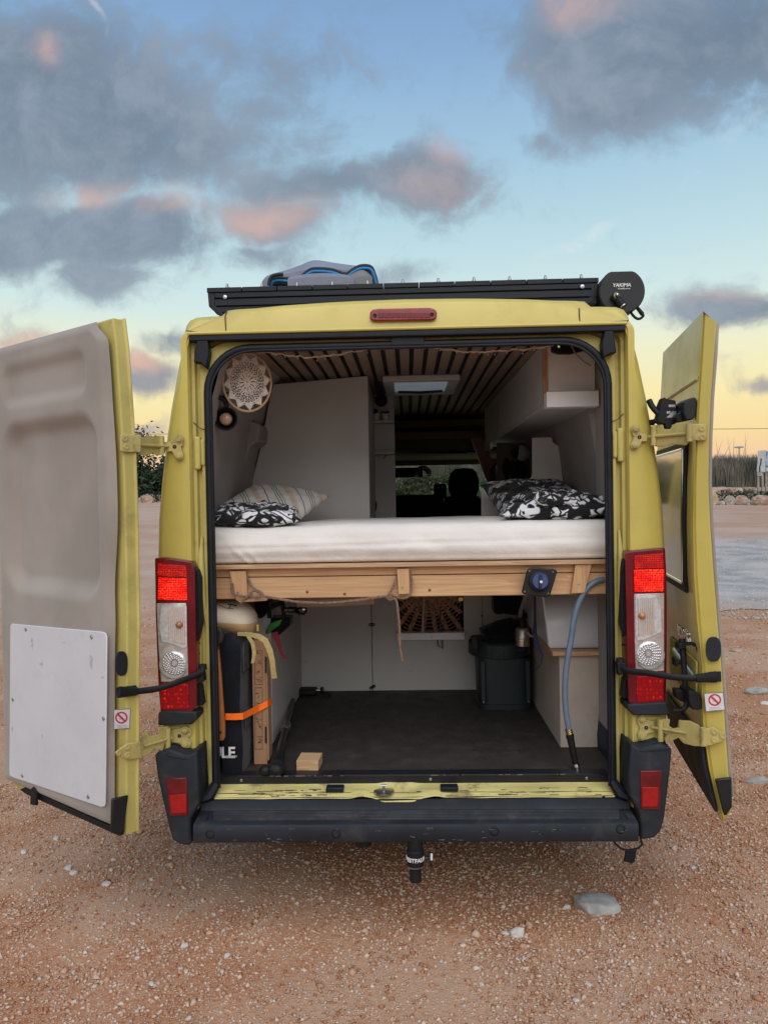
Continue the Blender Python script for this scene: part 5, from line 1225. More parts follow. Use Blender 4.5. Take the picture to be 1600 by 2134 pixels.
# print of the bed linen: white leaves on black
def leafprint(name, sc=7., hue=(.70, .70, .72), dark=(.012, .013, .016), th=.46):
    m = bpy.data.materials.new(name); m.use_nodes = True; n, l = m.node_tree.nodes, m.node_tree.links; b = n['Principled BSDF']; b.inputs['Roughness'].default_value = .85; b.inputs['Sheen Weight'].default_value = .1; b.inputs['Specular IOR Level'].default_value = .2
    t = n.new('ShaderNodeTexCoord'); vec = t.outputs['Object']
    wz_ = N('ShaderNodeTexNoise', n, i_Scale=5.0, i_Detail=2.0); l.new(vec, wz_.inputs['Vector'])
    dis = n.new('ShaderNodeVectorMath'); dis.operation = 'MULTIPLY_ADD'; l.new(wz_.outputs['Color'], dis.inputs[0]); dis.inputs[1].default_value = (.16, .16, .16); l.new(vec, dis.inputs[2])
    vo = N('ShaderNodeTexVoronoi', n, i_Scale=sc); l.new(dis.outputs[0], vo.inputs['Vector'])
    # within each leaf: ribs running from its middle, at its own angle
    rel = n.new('ShaderNodeVectorMath'); rel.operation = 'SUBTRACT'; l.new(dis.outputs[0], rel.inputs[0]); l.new(vo.outputs['Position'], rel.inputs[1])
    rot = n.new('ShaderNodeVectorRotate'); rot.rotation_type = 'EULER_XYZ'; l.new(rel.outputs[0], rot.inputs['Vector'])
    rv_ = n.new('ShaderNodeVectorMath'); rv_.operation = 'SCALE'; rv_.inputs['Scale'].default_value = 6.28; l.new(vo.outputs['Color'], rv_.inputs[0]); l.new(rv_.outputs[0], rot.inputs['Rotation'])
    s = n.new('ShaderNodeSeparateXYZ'); l.new(rot.outputs[0], s.inputs[0])
    ax = mathn(n, l, 'ABSOLUTE', s.outputs[0])
    ph = mathn(n, l, 'ADD', mathn(n, l, 'MULTIPLY', s.outputs[1], sc * 17.), mathn(n, l, 'MULTIPLY', ax, sc * 15.))
    rib = mapr(n, l, mathn(n, l, 'SINE', ph), -.72, -.35)
    mid = mapr(n, l, ax, .004, .009)
    edge = mapr(n, l, vo.outputs['Distance'], .64, .58)
    f = mathn(n, l, 'MULTIPLY', mathn(n, l, 'MULTIPLY', rib, mid), edge)
    cs = n.new('ShaderNodeSeparateColor'); l.new(vo.outputs['Color'], cs.inputs[0])
    f = mathn(n, l, 'MULTIPLY', f, mapr(n, l, cs.outputs[2], .12, .2))
    l.new(mixc(n, l, f, dark, hue), b.inputs['Base Color'])
    fz = N('ShaderNodeTexNoise', n, i_Scale=22.0, i_Detail=4.0); l.new(vec, fz.inputs['Vector'])
    bp = N('ShaderNodeBump', n, i_Strength=.35, i_Distance=.01); l.new(fz.outputs[0], bp.inputs['Height']); l.new(bp.outputs[0], b.inputs['Normal'])
    return m
m_leafA = leafprint('black_white_leaf_print', 12.5); m_leafB = leafprint('grey_leaf_print', 15., (.45, .45, .46))
def pillow(name, c, hx, hy, hz, mat, label, cat, rot, seed, wr=.012, ex=2.6, thin=.0, fr=5., lumps=0.):
    R = Matrix.Rotation(rot[2], 3, 'Z') @ Matrix.Rotation(rot[1], 3, 'Y') @ Matrix.Rotation(rot[0], 3, 'X')
    g = G(); n = 44
    for sgn in (1, -1):
        def f(u, v):
            a, b = 2 * u - 1, 2 * v - 1
            k = max(0, (1 - abs(a) ** ex)) ** .55 * max(0, (1 - abs(b) ** ex)) ** .55
            px_ = a * hx * (1 - .06 * (1 - abs(b) ** 2) * abs(a) ** 3 * 0 - .07 * (1 - b * b) * abs(a) ** 4); py_ = b * hy * (1 - .07 * (1 - a * a) * abs(b) ** 4)
            w = wr * (noise.noise(V((a * fr * .7, b * fr * .7, seed * 3.1 + sgn))) + .6 * noise.noise(V((a * fr * 1.7, b * fr * 1.7, seed + 9. + sgn)))+ .35 * noise.noise(V((a * fr * 4, b * fr * 3, seed + 9. + sgn))))
            lm = lumps * noise.noise(V((a * 2.2, b * 2.2, seed * 2.)))
            return V(c) + R @ V((px_, py_, sgn * hz * k + (w + lm) * (k ** .5)))
        g.grid(f, n, n)
    bmesh.ops.remove_doubles(g.bm, verts=g.bm.verts, dist=.0008)
    o = g.done(name, mat, smooth=180); tag(o, label, cat); return o
c = P(510, 1078, .36); pillow('pillow', (-.685, .36, 1.692), .20, .21, .046, m_leafA, 'black and white leaf print pillow at the left front of the bed', 'pillow', (.10, .02, .15), 1, .014)
m_stripe = bpy.data.materials.new('cream_striped_linen'); m_stripe.use_nodes = True
_n, _l = m_stripe.node_tree.nodes, m_stripe.node_tree.links; _b = _n['Principled BSDF']; _b.inputs['Roughness'].default_value = .9
_t = _n.new('ShaderNodeTexCoord'); _mp = _n.new('ShaderNodeMapping'); _mp.inputs['Rotation'].default_value = (0, 0, math.radians(-20)); _l.new(_t.outputs['Object'], _mp.inputs[0]); _s = _n.new('ShaderNodeSeparateXYZ'); _l.new(_mp.outputs[0], _s.inputs[0])
_fr = mathn(_n, _l, 'FRACT', mathn(_n, _l, 'MULTIPLY', _s.outputs[0], 6.2))
_rp = ramp(_n, [(0, (.62, .59, .545)), (.08, (.09, .075, .065)), (.105, (.62, .59, .545)), (.16, (.10, .085, .07)), (.185, (.62, .59, .545)), (.24, (.10, .085, .07)), (.265, (.62, .59, .545)), (.45, (.56, .45, .34)), (.62, (.62, .59, .545)), (.80, (.14, .11, .09)), (.83, (.62, .59, .545))], 'CONSTANT'); _l.new(_fr, _rp.inputs[0]); _l.new(_rp.outputs[0], _b.inputs['Base Color'])
c = P(560, 1060, .75); pillow('striped_cushion', (-.665, .66, 1.735), .215, .25, .050, m_stripe, 'cream cushion with brown stripes lying on the leaf print pillow', 'cushion', (.30, .16, -.25), 2, .008)
c = P(1160, 1045, .70); pillow('pillow', (.645, .80, 1.722), .235, .28, .078, m_leafB, 'greyish leaf print pillow leaning at the right back of the bed', 'pillow', (.35, .0, .1), 3, .014)
pillow('duvet', (.655, .43, 1.694), .235, .25, .052, m_leafA, 'crumpled black and white leaf print duvet on the right of the bed', 'duvet', (.05, -.04, -.12), 5, .026, 3.2, fr=6., lumps=.018)
pillow('duvet_fold', (.69, .38, 1.730), .18, .18, .036, m_leafA, 'upper fold of the leaf print duvet against the right wall', 'duvet', (.05, .05, .25), 8, .022, 3., fr=5., lumps=.012)
# ---------------- partition under the bed
YP = 1.48
pt = thing('partition', (0, YP, ZF), 'white panelled partition closing the storage space under the bed', 'partition')
xa, xb_, xc, xd, xe = -.655, P(775, 1350, YP).x, P(828, 1280, YP).x, P(966, 1280, YP).x, P(1006, 1350, YP).x
zl = P(900, 1328, YP).z
G().bb((xa, YP, ZF), (xb_ - .002, YP + .016, 1.47)).done('panel', m_white, pt)
G().prism([V((xb_ + .002, YP, ZF)), V((xe - .002, YP, ZF)), V((xe - .002, YP, 1.47)), V((xd, YP, 1.47)), V((xd, YP, zl)), V((xc, YP, zl)), V((xc, YP, 1.47)), V((xb_ + .002, YP, 1.47))], (0, .016, 0)).done('panel', m_white, pt)
G().bb((xe + .002, YP, ZF), (.72, YP + .016, 1.47)).done('panel', m_white, pt)
G().bb((xa, YP + .0165, ZF), (.72, YP + .018, 1.47)).done('backing', m_dark, pt) if False else None
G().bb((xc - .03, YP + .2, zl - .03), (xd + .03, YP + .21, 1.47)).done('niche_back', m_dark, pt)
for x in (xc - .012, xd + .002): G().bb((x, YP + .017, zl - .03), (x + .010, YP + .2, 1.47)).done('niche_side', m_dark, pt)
a, b = P(827, 1318, YP - .03), P(967, 1331, YP - .03)
G().bb((a.x, YP - .065, b.z), (b.x, YP - .003, a.z)).done('niche_rail', m_white_lit, pt, bevel=.002)
for px, py in ((831, 1326), (899, 1329), (963, 1323)): G().lathe(P(px, py, YP - .065), (0, -1, 0), [(0, .005), (.002, .004)], 8).done('screw', m_steel, pt)
for (px, py, an) in ((775, 1302, 0), (776, 1432, .5), (1004, 1283, 1.0)):
    p = P(px, py, YP - .004); R = Matrix.Rotation(-an, 3, 'Y'); g = G(); n = 20; w, hh = (.020, .009) if px < 1000 else (.008, .006)
    L = [p + R @ V((math.copysign(w - hh, math.cos(t)) + hh * math.cos(t), 0, hh * math.sin(t))) for t in np.linspace(0, 2 * math.pi, n, endpoint=False)]
    g.prism(L, (0, -.006, 0)); lt = g.done('turn_latch', m_black, pt)
    for s in (-1, 1): G().lathe(p + R @ V((s * w * .5, -.006, 0)), (0, -1, 0), [(0, .003), (.0015, .002)], 8).done('screw', m_steel, lt)
G().bb((P(955, 1245, YP).x, YP - .012, P(955, 1252, YP).z), (P(964, 1245, YP).x, YP - .001, P(955, 1245, YP).z)).done('brass_catch', M('brass', (.55, .40, .14), .3, metal=1), pt)
m_mark = M('grey_rub_mark', (.33, .325, .31), .6, var=.3, scale=120)
for (x0, y0, x1, y1) in ((624, 1380, 640, 1379), (690, 1380, 693, 1379), (625, 1395, 632, 1396), (655, 1412, 664, 1411), (610, 1405, 614, 1404), (740, 1365, 747, 1367), (850, 1400, 862, 1398)):
    q = [P(x0, y0, YP - .0006), P(x1, y1, YP - .0006)]; q += [q[1] + V((0, 0, .004)), q[0] + V((0, 0, .002))]; G().prism(q, (0, -.0004, 0)).done('rub_mark', m_mark, pt)
# macrame hanging in the niche
m_jute = M('brown_jute', (.42, .245, .155), .95, var=.35, scale=60, bump=.6, bscale=240, bdist=.003)
mc = thing('macrame_hanging', P(895, 1280, YP + .05), 'brown braided jute macrame fan hanging in the partition niche', 'wall hanging')
cen = V((P(893, 1222, YP + .03).x, YP + .03, P(893, 1222, YP + .03).z)); zbot = P(893, 1318, YP + .03).z; xL, xR_ = xc + .012, xd - .012
def braid(A, B, r):
    g = G(); n = max(14, int((B - A).length / .009)); dv = (B - A).normalized(); sd = dv.cross(V((0, 1, 0))).normalized()
    for k in range(3):
        pts = []
        for i in range(n + 1):
            t = i / n; ph = t * (B - A).length / .045 * 6.28 + k * 2.094
            pts.append(A.lerp(B, t) + sd * r * 1.15 * math.sin(ph) + V((0, -1, 0)) * r * .6 * math.cos(2 * ph))
        g.tube(pts, r * .72, 5)
    return g.done('braid', m_jute, mc, smooth=60)
for a in (-80, -66, -52, -38, -24, -8, 8, 22, 36, 50, 64, 78):
    dv = V((math.sin(math.radians(a)), 0, -math.cos(math.radians(a)))); t = 9
    if dv.z < -1e-3: t = min(t, (zbot - cen.z) / dv.z)
    if dv.x > 1e-3: t = min(t, (xR_ - cen.x) / dv.x)
    if dv.x < -1e-3: t = min(t, (xL - cen.x) / dv.x)
    braid(cen + dv * .03, cen + dv * t, .0085 if t > .14 else .007)
g = G()
for k, rr_ in enumerate(np.linspace(.09, .33, 12)):
    pts = []
    for a in np.linspace(-85, 85, 34):
        p = cen + V((math.sin(math.radians(a)), 0, -math.cos(math.radians(a)))) * rr_
        if xL <= p.x <= xR_ and p.z >= zbot: pts.append(p + V((0, .004, 0)))
        else:
            if len(pts) > 1: g.tube(pts, .003 if k > 4 else .008, 5)
            pts = []
    if len(pts) > 1: g.tube(pts, .003 if k > 4 else .008, 5)
g.done('weft', m_jute, mc, smooth=60)
o = G().tube([P(884, 1241, YP - .05), P(883, 1262, YP - .05), P(881, 1290, YP - .05), P(881, 1316, YP - .05), P(883, 1322, YP - .05)], .006, 6).done('cotton_string', M('cream_cord', (.52, .44, .34), .9)); tag(o, 'cream cord hanging down over the macrame fan', 'cord')
o = G().tube([P(917, 1270, YP - .045), P(918, 1300, YP - .045), P(912, 1330, YP - .045), P(912, 1345, YP - .045), P(922, 1352, YP - .045), P(921, 1330, YP - .045), P(919, 1312, YP - .045)], .004, 6).done('grey_loop', M('dark_grey_cord', (.10, .10, .10), .8)); tag(o, 'dark grey cord loop hooked over the niche rail', 'cord')
# rope along the bed frame
m_rope = M('brown_rope', (.22, .135, .10), .95, var=.35, scale=90, bump=.7, bscale=300, bdist=.003, stretch=(1, 1, 2))
rp = thing('rope', P(650, 1250, .08), 'brown rope slung under the bed beam with one end hanging down', 'rope')
def smoothpts(L, k=6):
    C = []
    for i in range(len(L) - 1):
        a, b, c, d = L[max(i - 1, 0)], L[i], L[i + 1], L[min(i + 2, len(L) - 1)]
        for j in range(k):
            t = j / k; C.append(.5 * ((2 * b) + (c - a) * t + (2 * a - 5 * b + 4 * c - d) * t * t + (3 * b - a - 3 * c + d) * t ** 3))
    return C + [L[-1]]
def twist(L, r, name, par, strands=3, pitch=.022):
    C = smoothpts(L); g = G()
    # resample
    D = [0]
    for a, b in zip(C, C[1:]): D.append(D[-1] + (b - a).length)
    n = max(8, int(D[-1] / .005)); out = [[] for _ in range(strands)]
    for i in range(n + 1):
        s = D[-1] * i / n; j = max(0, min(len(D) - 2, np.searchsorted(D, s) - 1)); t = (s - D[j]) / max(1e-9, D[j + 1] - D[j]); p = C[j].lerp(C[j + 1], t); tv = (C[j + 1] - C[j]).normalized()
        u = tv.cross(V((0, 1, 0))); u = u.normalized() if u.length > 1e-4 else V((1, 0, 0)); w = tv.cross(u)
        for k in range(strands):
            a = s / pitch * 6.28 + k * 6.28 / strands; out[k].append(p + (u * math.cos(a) + w * math.sin(a)) * r * .5)
    for q in out: g.tube(q, r * .55, 5)
    return g.done(name, m_rope, par, smooth=60)
Yr = .085
twist([P(484, 1215, .09), P(484, 1236, Yr), P(500, 1241, Yr), P(520, 1244, Yr), P(550, 1243, Yr), P(590, 1250, Yr), P(625, 1255, Yr), P(680, 1257, Yr), P(740, 1252, Yr), P(780, 1246, Yr), P(805, 1243, Yr), P(816, 1246, Yr)], .0062, 'slung_rope', rp)
twist([P(514, 1200, .125), P(522, 1218, .12), P(535, 1232, .09), P(545, 1240, Yr), P(535, 1247, Yr), P(522, 1236, Yr), P(532, 1231, Yr), P(546, 1236, Yr), P(548, 1245, Yr)], .0060, 'knot', rp)
twist([P(520, 1240, Yr - .01), P(510, 1248, Yr - .01), P(502, 1258, Yr)], .0058, 'knot_end', rp)
twist([P(827, 1200, .12), P(820, 1222, .10), P(810, 1240, Yr), P(806, 1246, Yr), P(814, 1250, Yr), P(822, 1244, Yr), P(813, 1238, Yr), P(806, 1244, Yr)], .0058, 'knot', rp)
twist([P(818, 1246, Yr), P(826, 1253, Yr), P(829, 1275, Yr), P(832, 1310, Yr), P(833, 1345, Yr), P(838, 1378, Yr)], .0062, 'hanging_end', rp)
twist([P(853, 1190, .12), P(858, 1215, .11), P(855, 1238, .10), P(846, 1246, .10), P(832, 1247, .10), P(822, 1243, .09)], .0055, 'rope_loop', rp)
# grey pipe under the bed
o = G().tube([P(620, 1254, .5), P(700, 1252, .5), P(780, 1247, .5)], .030, 10).done('rolled_mat', M('beige_roll', (.42, .34, .27), .9)); tag(o, 'beige roll tucked under the bed above the partition', 'mat')
# ---------------- things on the left
# wheel-arch cover
xw_ = -.655
o = G().bb((xw_ - .22, .50, ZF + .001), (xw_, YP - .002, 1.23)).done('wheel_arch_box', m_white, bevel=.002); tag(o, 'white box panel over the left wheel arch behind the cardboard', 'box')
# fabric carry bag of the awning tent
ab = thing('carry_bag', (-.70, .2, ZF), 'tall black carry bag with white lettering strapped at the left', 'bag')
f0 = P(440, 1612, .105); bx0, bx1 = -.80, P(503, 1560, .105).x
z0_, z1_ = ZF + .002, P(480, 1322, .105).z
rows = []
for k, t in enumerate(np.linspace(0, 1, 26)):
    z = lerp(z0_, z1_, t); sh = .012 * math.sin(t * 9) * .3 + .006 * noise.noise(V((t * 6, 0, 1))); top = sst(.9, 1, t); x1 = bx1 - .02 * (1 - t) * 0 - top * .05 + sh - .012 * sst(.2, .0, t) * 0; y1_ = .39 - .03 * top
    x2 = x1 + .010 - top * .02
    rg = []
    for (xx, yy) in ((bx0, .105), ((bx0 + x1) / 2, .098 + .006 * noise.noise(V((t * 8, 1, 2)))), (x1 - .015, .103), (x1, .115), (x1 + .006, (.115 + y1_) / 2 - .03), (x1 + .002, (.115 + y1_) / 2 + .04), (x2, y1_), (bx0, y1_)):
        rg.append(V((xx + .004 * noise.noise(V((xx * 9, t * 12, 3))), yy + .03 * top * (1 if yy < .2 else -1), z)))
    rows.append(rg)
g = G(); g.loft(rows); g.done('bag_body', m_cloth, ab, smooth=45)
m_gcl = M('grey_bag_fabric', (.060, .060, .070), .9, var=.2, scale=30, bump=.3, bscale=300)
for L in ([(506, 1340), (519, 1330), (527, 1375), (520, 1390), (506, 1400)], [(509, 1492), (527, 1480), (520, 1505), (511, 1518)]):
    G().prism([PX(x, y, bx1 + .010) for x, y in L], (.004, 0, 0)).done('side_patch', m_gcl, ab, bevel=.001)
lettering('lettering', 'THULE', .064, m_letter, ab, (P(493, 1569, .09).x - .098, .0945, P(470, 1569, .1).z), (1, 0, 0), (0, 0, 1), .003, bold=True, spacing=.92)
lettering('small_lettering', 'SWEDEN', .012, m_sgrey, ab, (P(482, 1579, .09).x, .091, P(482, 1577, .09).z), (1, 0, 0), (0, 0, 1), .002)
# hatchet
m_hand = wood('hatchet_handle_wood', (.42, .17, .05), (.30, .10, .03), 2, .4, 20)
hx_ = thing('hatchet', P(460, 1540, .07), 'hatchet with curved wooden handle hung beside the black carry bag', 'hatchet')
G().prism([P(x, y, .075) for x, y in ((446, 1352), (458, 1350), (463, 1400), (467, 1460), (471, 1510), (471, 1535), (467, 1542), (456, 1541), (453, 1525), (455, 1490), (452, 1440), (448, 1400))], (0, -.024, 0)).done('handle', m_hand, hx_, bevel=.007, seg=3)
G().prism([P(x, y, .08) for x, y in ((436, 1312), (448, 1307), (464, 1306), (468, 1320), (467, 1335), (456, 1346), (438, 1348))], (0, -.036, 0)).done('head', M('dark_forged_steel', (.055, .055, .055), .55, metal=.7, var=.3, scale=20), hx_, bevel=.006)
G().prism([P(x, y, .078) for x, y in ((447, 1340), (459, 1338), (458, 1353), (446, 1356))], (0, -.028, 0)).done('collar', M('red_brown_leather', (.10, .03, .025), .7), hx_, bevel=.003)
G().lathe(P(459, 1527, .050), (0, -1, 0), [(0, .006), (.001, .005)], 10).done('hole', m_dark, hx_)
# cardboard box with line drawings
m_card = M('corrugated_cardboard', (.33, .185, .10), .9, var=.08, scale=4, bump=.1, bscale=200)
cb = thing('cardboard_box', (-.6, .3, ZF), 'flat upright cardboard box with line drawings behind the carry bag', 'box')
Yc = .215; A, B = P(533, 1588, Yc), P(557, 1586, Yc); ztc = P(545, 1335, Yc).z
G().bb((A.x - .008, Yc, ZF + .002), (B.x, Yc + .085, ztc)).done('carton', m_card, cb, bevel=.002)
G().bb((B.x + .001, Yc + .0, ZF + .02), (B.x + .008, Yc + .080, ztc - .01)).done('side_flap', m_card, cb)
m_ink = M('black_print', (.05, .03, .02), .8)
g = G()
def rect(x0, y0, x1, y1, w=.8):
    for (a, b, c, d) in ((x0, y0, x1, y0 + w), (x0, y1 - w, x1, y1), (x0, y0, x0 + w, y1), (x1 - w, y0, x1, y1)):
        g.prism([P(a, b, Yc - .0006), P(c, b, Yc - .0006), P(c, d, Yc - .0006), P(a, d, Yc - .0006)], (0, -.0006, 0))
rect(531, 1356, 547, 1427); rect(531, 1433, 547, 1562)
rr2 = random.Random(4)
for cy in (1364, 1381, 1402, 1416, 1448, 1470, 1500, 1513, 1540, 1548):
    for k in range(5):
        x, y = 535 + rr2.uniform(0, 9), cy + rr2.uniform(-5, 5); a = rr2.uniform(0, 3.14); l_ = rr2.uniform(1.5, 4)
        dx, dy = math.cos(a) * l_, math.sin(a) * l_; nx, ny = -math.sin(a) * .4, math.cos(a) * .4
        g.prism([P(x - dx + nx, y - dy + ny, Yc - .0006), P(x + dx + nx, y + dy + ny, Yc - .0006), P(x + dx - nx, y + dy - ny, Yc - .0006), P(x - dx - nx, y - dy - ny, Yc - .0006)], (0, -.0006, 0))
g.done('line_drawings', m_ink, cb)
for y0, y1 in ((1368, 1404), (1514, 1550)): G().prism([P(552, y0, Yc - .001), P(556, y0 + 2, Yc - .001), P(556, y1, Yc - .001), P(552, y1 - 2, Yc - .001)], (0, -.001, 0)).done('slot', m_dark, cb)
# orange strap round the bag and the box
m_or = M('fluorescent_orange_webbing', (.95, .16, .005), .7, var=.06, scale=60, emit=0)
o = G().ribbon([P(470, 1494, .088), P(490, 1494, .088), P(506, 1493, .090), P(512, 1490, .12), P(540, 1476, .205), P(557, 1467, .208), P(567, 1462, .30)], [V((0, 0, .027))] * 7, .003).done('orange_strap', m_or); tag(o, 'bright orange strap round the carry bag and the cardboard box', 'strap')
# beige and white dry bag lying on top
m_beige = M('beige_canvas', (.52, .34, .17), .9, var=.08, scale=10, bump=.3, bscale=120); m_cream = M('cream_canvas', (.66, .58, .46), .9, var=.06, scale=10, bump=.3, bscale=120)
db = thing('canvas_bag', P(490, 1285, .25), 'cream and tan canvas bag lying on top of the black carry bag', 'bag')
def bagf(z0, z1, nm, mt):
    g = G(); rows = []
    c0 = P(440, 1287, .25)
    for i, u in enumerate(np.linspace(0, 1, 22)):
        x = lerp(-.86, P(536, 1290, .25).x, u); rad = .070 * (1 - u ** 7) ** .5 * (.86 + .14 * math.sin(u * 3)) + .006; rg = []
        for a in np.linspace(0, 2 * math.pi, 28, endpoint=False):
            zz = c0.z + .006 + rad * math.sin(a) - .030 * u ** 2; yy = .25 + 1.9 * rad * math.cos(a) * .8; w = 1 + .07 * noise.noise(V((x * 14, a * 2, 1)))
            rg.append(V((x, .25 + (yy - .25) * w, c0.z + (zz - c0.z) * w)))
        rows.append(rg)
    g.loft(rows); o = g.done(nm, m_twot, db, smooth=180); return o
m_twot = M('cream_and_tan_canvas', (.52, .34, .17), .9, var=.08, scale=10, bump=.3, bscale=120)
_n, _l = m_twot.node_tree.nodes, m_twot.node_tree.links; _b = _n['Principled BSDF']; _src = _b.inputs['Base Color'].links[0].from_socket
_t = _n.new('ShaderNodeTexCoord'); _s = _n.new('ShaderNodeSeparateXYZ'); _l.new(_t.outputs['Generated'], _s.inputs[0])
_l.new(mixc(_n, _l, mapr(_n, _l, mathn(_n, _l, 'ADD', _s.outputs[2], mathn(_n, _l, 'MULTIPLY', _s.outputs[0], .12)), .50, .52), _src, (.66, .58, .46)), _b.inputs['Base Color'])
bagf(0, 1, 'bag_body', m_beige)
m_straw = M('straw_webbing', (.40, .31, .12), .85, var=.1, scale=60, bump=.3, bscale=300)
G().ribbon([P(495, 1321, .15), P(520, 1322, .14), P(540, 1327, .13), P(553, 1335, .12), P(562, 1355, .11), P(567, 1375, .11), P(569, 1395, .115), P(572, 1414, .12)], [V((.0, .0, .016)), V((0, .006, .018)), V((.010, .0, .022)), V((.020, 0, .016)), V((.024, 0, .006)), V((.022, 0, .003)), V((.022, 0, .002)), V((.022, 0, .002))], .003).done('webbing', m_straw, db)
G().ribbon([P(517, 1326, .10), P(526, 1340, .097), P(530, 1360, .096), P(527, 1382, .097)], [V((.015, 0, .004))] * 4, .002).done('webbing', m_straw, db)
G().box(P(537, 1309, .20), (.010, .006, .030)).done('zip_pull', M('brass_yellow_pull', (.50, .36, .07), .5), db, bevel=.002)
g = G(); g.tube([P(457, 1261, .16), P(470, 1267, .15), P(487, 1269, .15)], .0016, 5); g.tube([P(477, 1268, .145), P(482, 1259, .15)], .002, 5); g.ribbon([P(474, 1259, .15), P(484, 1260, .15), P(494, 1263, .155)], V((0, .004, .006)), .001); g.done('printed_mark', m_black, db)
# mesh pouch with green cloth, red strap
np_ = thing('mesh_pouch', P(585, 1300, .55), 'black mesh pouch hanging under the bed', 'pouch')
G().prism([P(x, y, .50) for x, y in ((562, 1288), (606, 1287), (604, 1305), (580, 1326), (572, 1326), (560, 1312))], (0, .10, 0)).done('pouch', m_cloth, np_, bevel=.008)
G().prism([P(x, y, .46) for x, y in ((528, 1252), (560, 1250), (562, 1272), (545, 1290), (535, 1288))], (0, .10, 0)).done('flap', m_cloth, np_, bevel=.008)
for a, b in (((561, 1254), (561, 1288)), ((588, 1254), (592, 1288)), ((590, 1256), (563, 1266))): G().tube([P(*a, .5), P(*b, .5)], .010, 6).done('strut', m_black, np_)
o = G().prism([P(x, y, .49) for x, y in ((554, 1318), (561, 1302), (572, 1294), (589, 1290), (584, 1302), (570, 1312), (557, 1321))], (0, -.02, 0)).done('green_cloth', M('bright_green_nylon', (.03, .22, .03), .5, var=.3, scale=20, bump=.5, bscale=60), bevel=.006); tag(o, 'bright green cloth sticking out of the black mesh pouch', 'cloth')
o = G().ribbon([P(571, 1318, .44), P(578, 1332, .44), P(583, 1352, .44), P(589, 1366, .44), P(596, 1374, .44)], [V((.030, 0, .01)), V((.022, 0, .01)), V((.014, 0, .006)), V((.012, 0, .006)), V((.012, 0, .006))], .003).done('red_strap', M('dark_red_webbing', (.26, .02, .035), .8)); tag(o, 'dark red strap dangling below the green cloth', 'strap')
# glossy black lamp hanging on cords
hl = thing('clamp_lamp', P(618, 1270, .5), 'glossy black clamp lamp hanging under the bed beam', 'lamp')
m_gloss = M('glossy_black', (.010, .010, .011), .08, coat=1.0, var=.1)
g = G(); g.lathe(P(640, 1271, .5), (P(600, 1271, .5) - P(640, 1271, .5)), [(0, .012), (.01, .024), (.035, .026), (.05, .018), (.06, .014), (.085, .017), (.09, .012), (.105, .015), (.115, .008)], 18); g.done('lamp_body', m_gloss, hl, smooth=45)
g = G(); g.tube([P(622, 1250, .5), P(628, 1257, .5), P(634, 1266, .5)], .003, 6); g.tube([P(638, 1250, .5), P(634, 1258, .5), P(632, 1266, .5)], .003, 6); g.done('cord', m_black, hl)
G().ball(P(632, 1270, .47), (.012, .006, .009), 2).done('highlight_ring', m_chrome, hl)
# telescopic pole with rubber foot
tp = thing('telescopic_pole', P(572, 1595, .3), 'dark telescopic pole lying along the left wheel arch box', 'pole')
g = G(); a0, a1 = PZ(577, 1592, ZF + .045), PZ(611, 1460, ZF + .05)
dv = a1 - a0
m_pole = M('bronze_anodised_tube', (.060, .045, .045), .3, metal=.8, var=.2, scale=20)
G().tube([a0, a0 + dv * .52], .017, 14).done('outer_tube', m_pole, tp); G().tube([a0 + dv * .5, a1], .013, 14).done('inner_tube', m_pole, tp)
G().lathe(a0 + dv * .46, dv, [(0, .018), (.01, .024), (.035, .024), (.04, .019), (.06, .019), (.065, .022), (.085, .022), (.09, .014)], 16).done('lock_ring', m_steel, tp, smooth=30)
g = G(); g.tube([a0 + dv * .10, a0 - dv * .03], [.025, .028], 12); g.ball(a0 - dv * .035 + V((0, 0, -.012)), (.034, .03, .026), 2, .15); g.ball(a0 + V((-.045, -.02, -.020)), (.028, .024, .02), 2, .1); g.done('rubber_foot', m_black, tp)
# wood block
a, b = P(615, 1614, .115), P(661, 1614, .115)
bl_ = thing('wood_block', ((a.x + b.x) / 2, .17, ZF), 'small pine block lying on the floor near the sill', 'block')
R = Matrix.Rotation(-.06, 3, 'Z'); c = V(((a.x + b.x) / 2 + .006, .185, ZF + .023))
G().box(c, (.094, .105, .044), R).done('block', wood('raw_block_wood', (.55, .37, .20), (.44, .27, .13), 0, .7, 20), bl_, bevel=.002)
# black pump lying at the partition
pp = thing('foot_pump', P(650, 1445, 1.40), 'black pump lying at the foot of the partition', 'pump')
a, b = P(620, 1456, 1.38), P(659, 1437, 1.38)
G().bb((a.x, 1.36, ZF + .002), (b.x, 1.45, b.z)).done('pump_body', m_black, pp, bevel=.008)
G().tube([P(658, 1439, 1.38), P(668, 1439, 1.38)], .006, 8).done('rod', m_steel, pp); G().lathe(P(667, 1439, 1.38), (1, 0, 0), [(0, .008), (.004, .020), (.018, .020), (.02, .01)], 14).done('knob', m_black, pp)
G().ribbon([P(672, 1443, 1.36), P(682, 1446, 1.35), P(690, 1450, 1.34)], V((0, .03, .006)), .006).done('pedal', m_black, pp)
G().bb((P(613, 1425, 1.45).x, 1.44, ZF + .002), (P(619, 1425, 1.45).x, 1.46, P(616, 1424, 1.45).z)).done('upright', m_steel, pp)
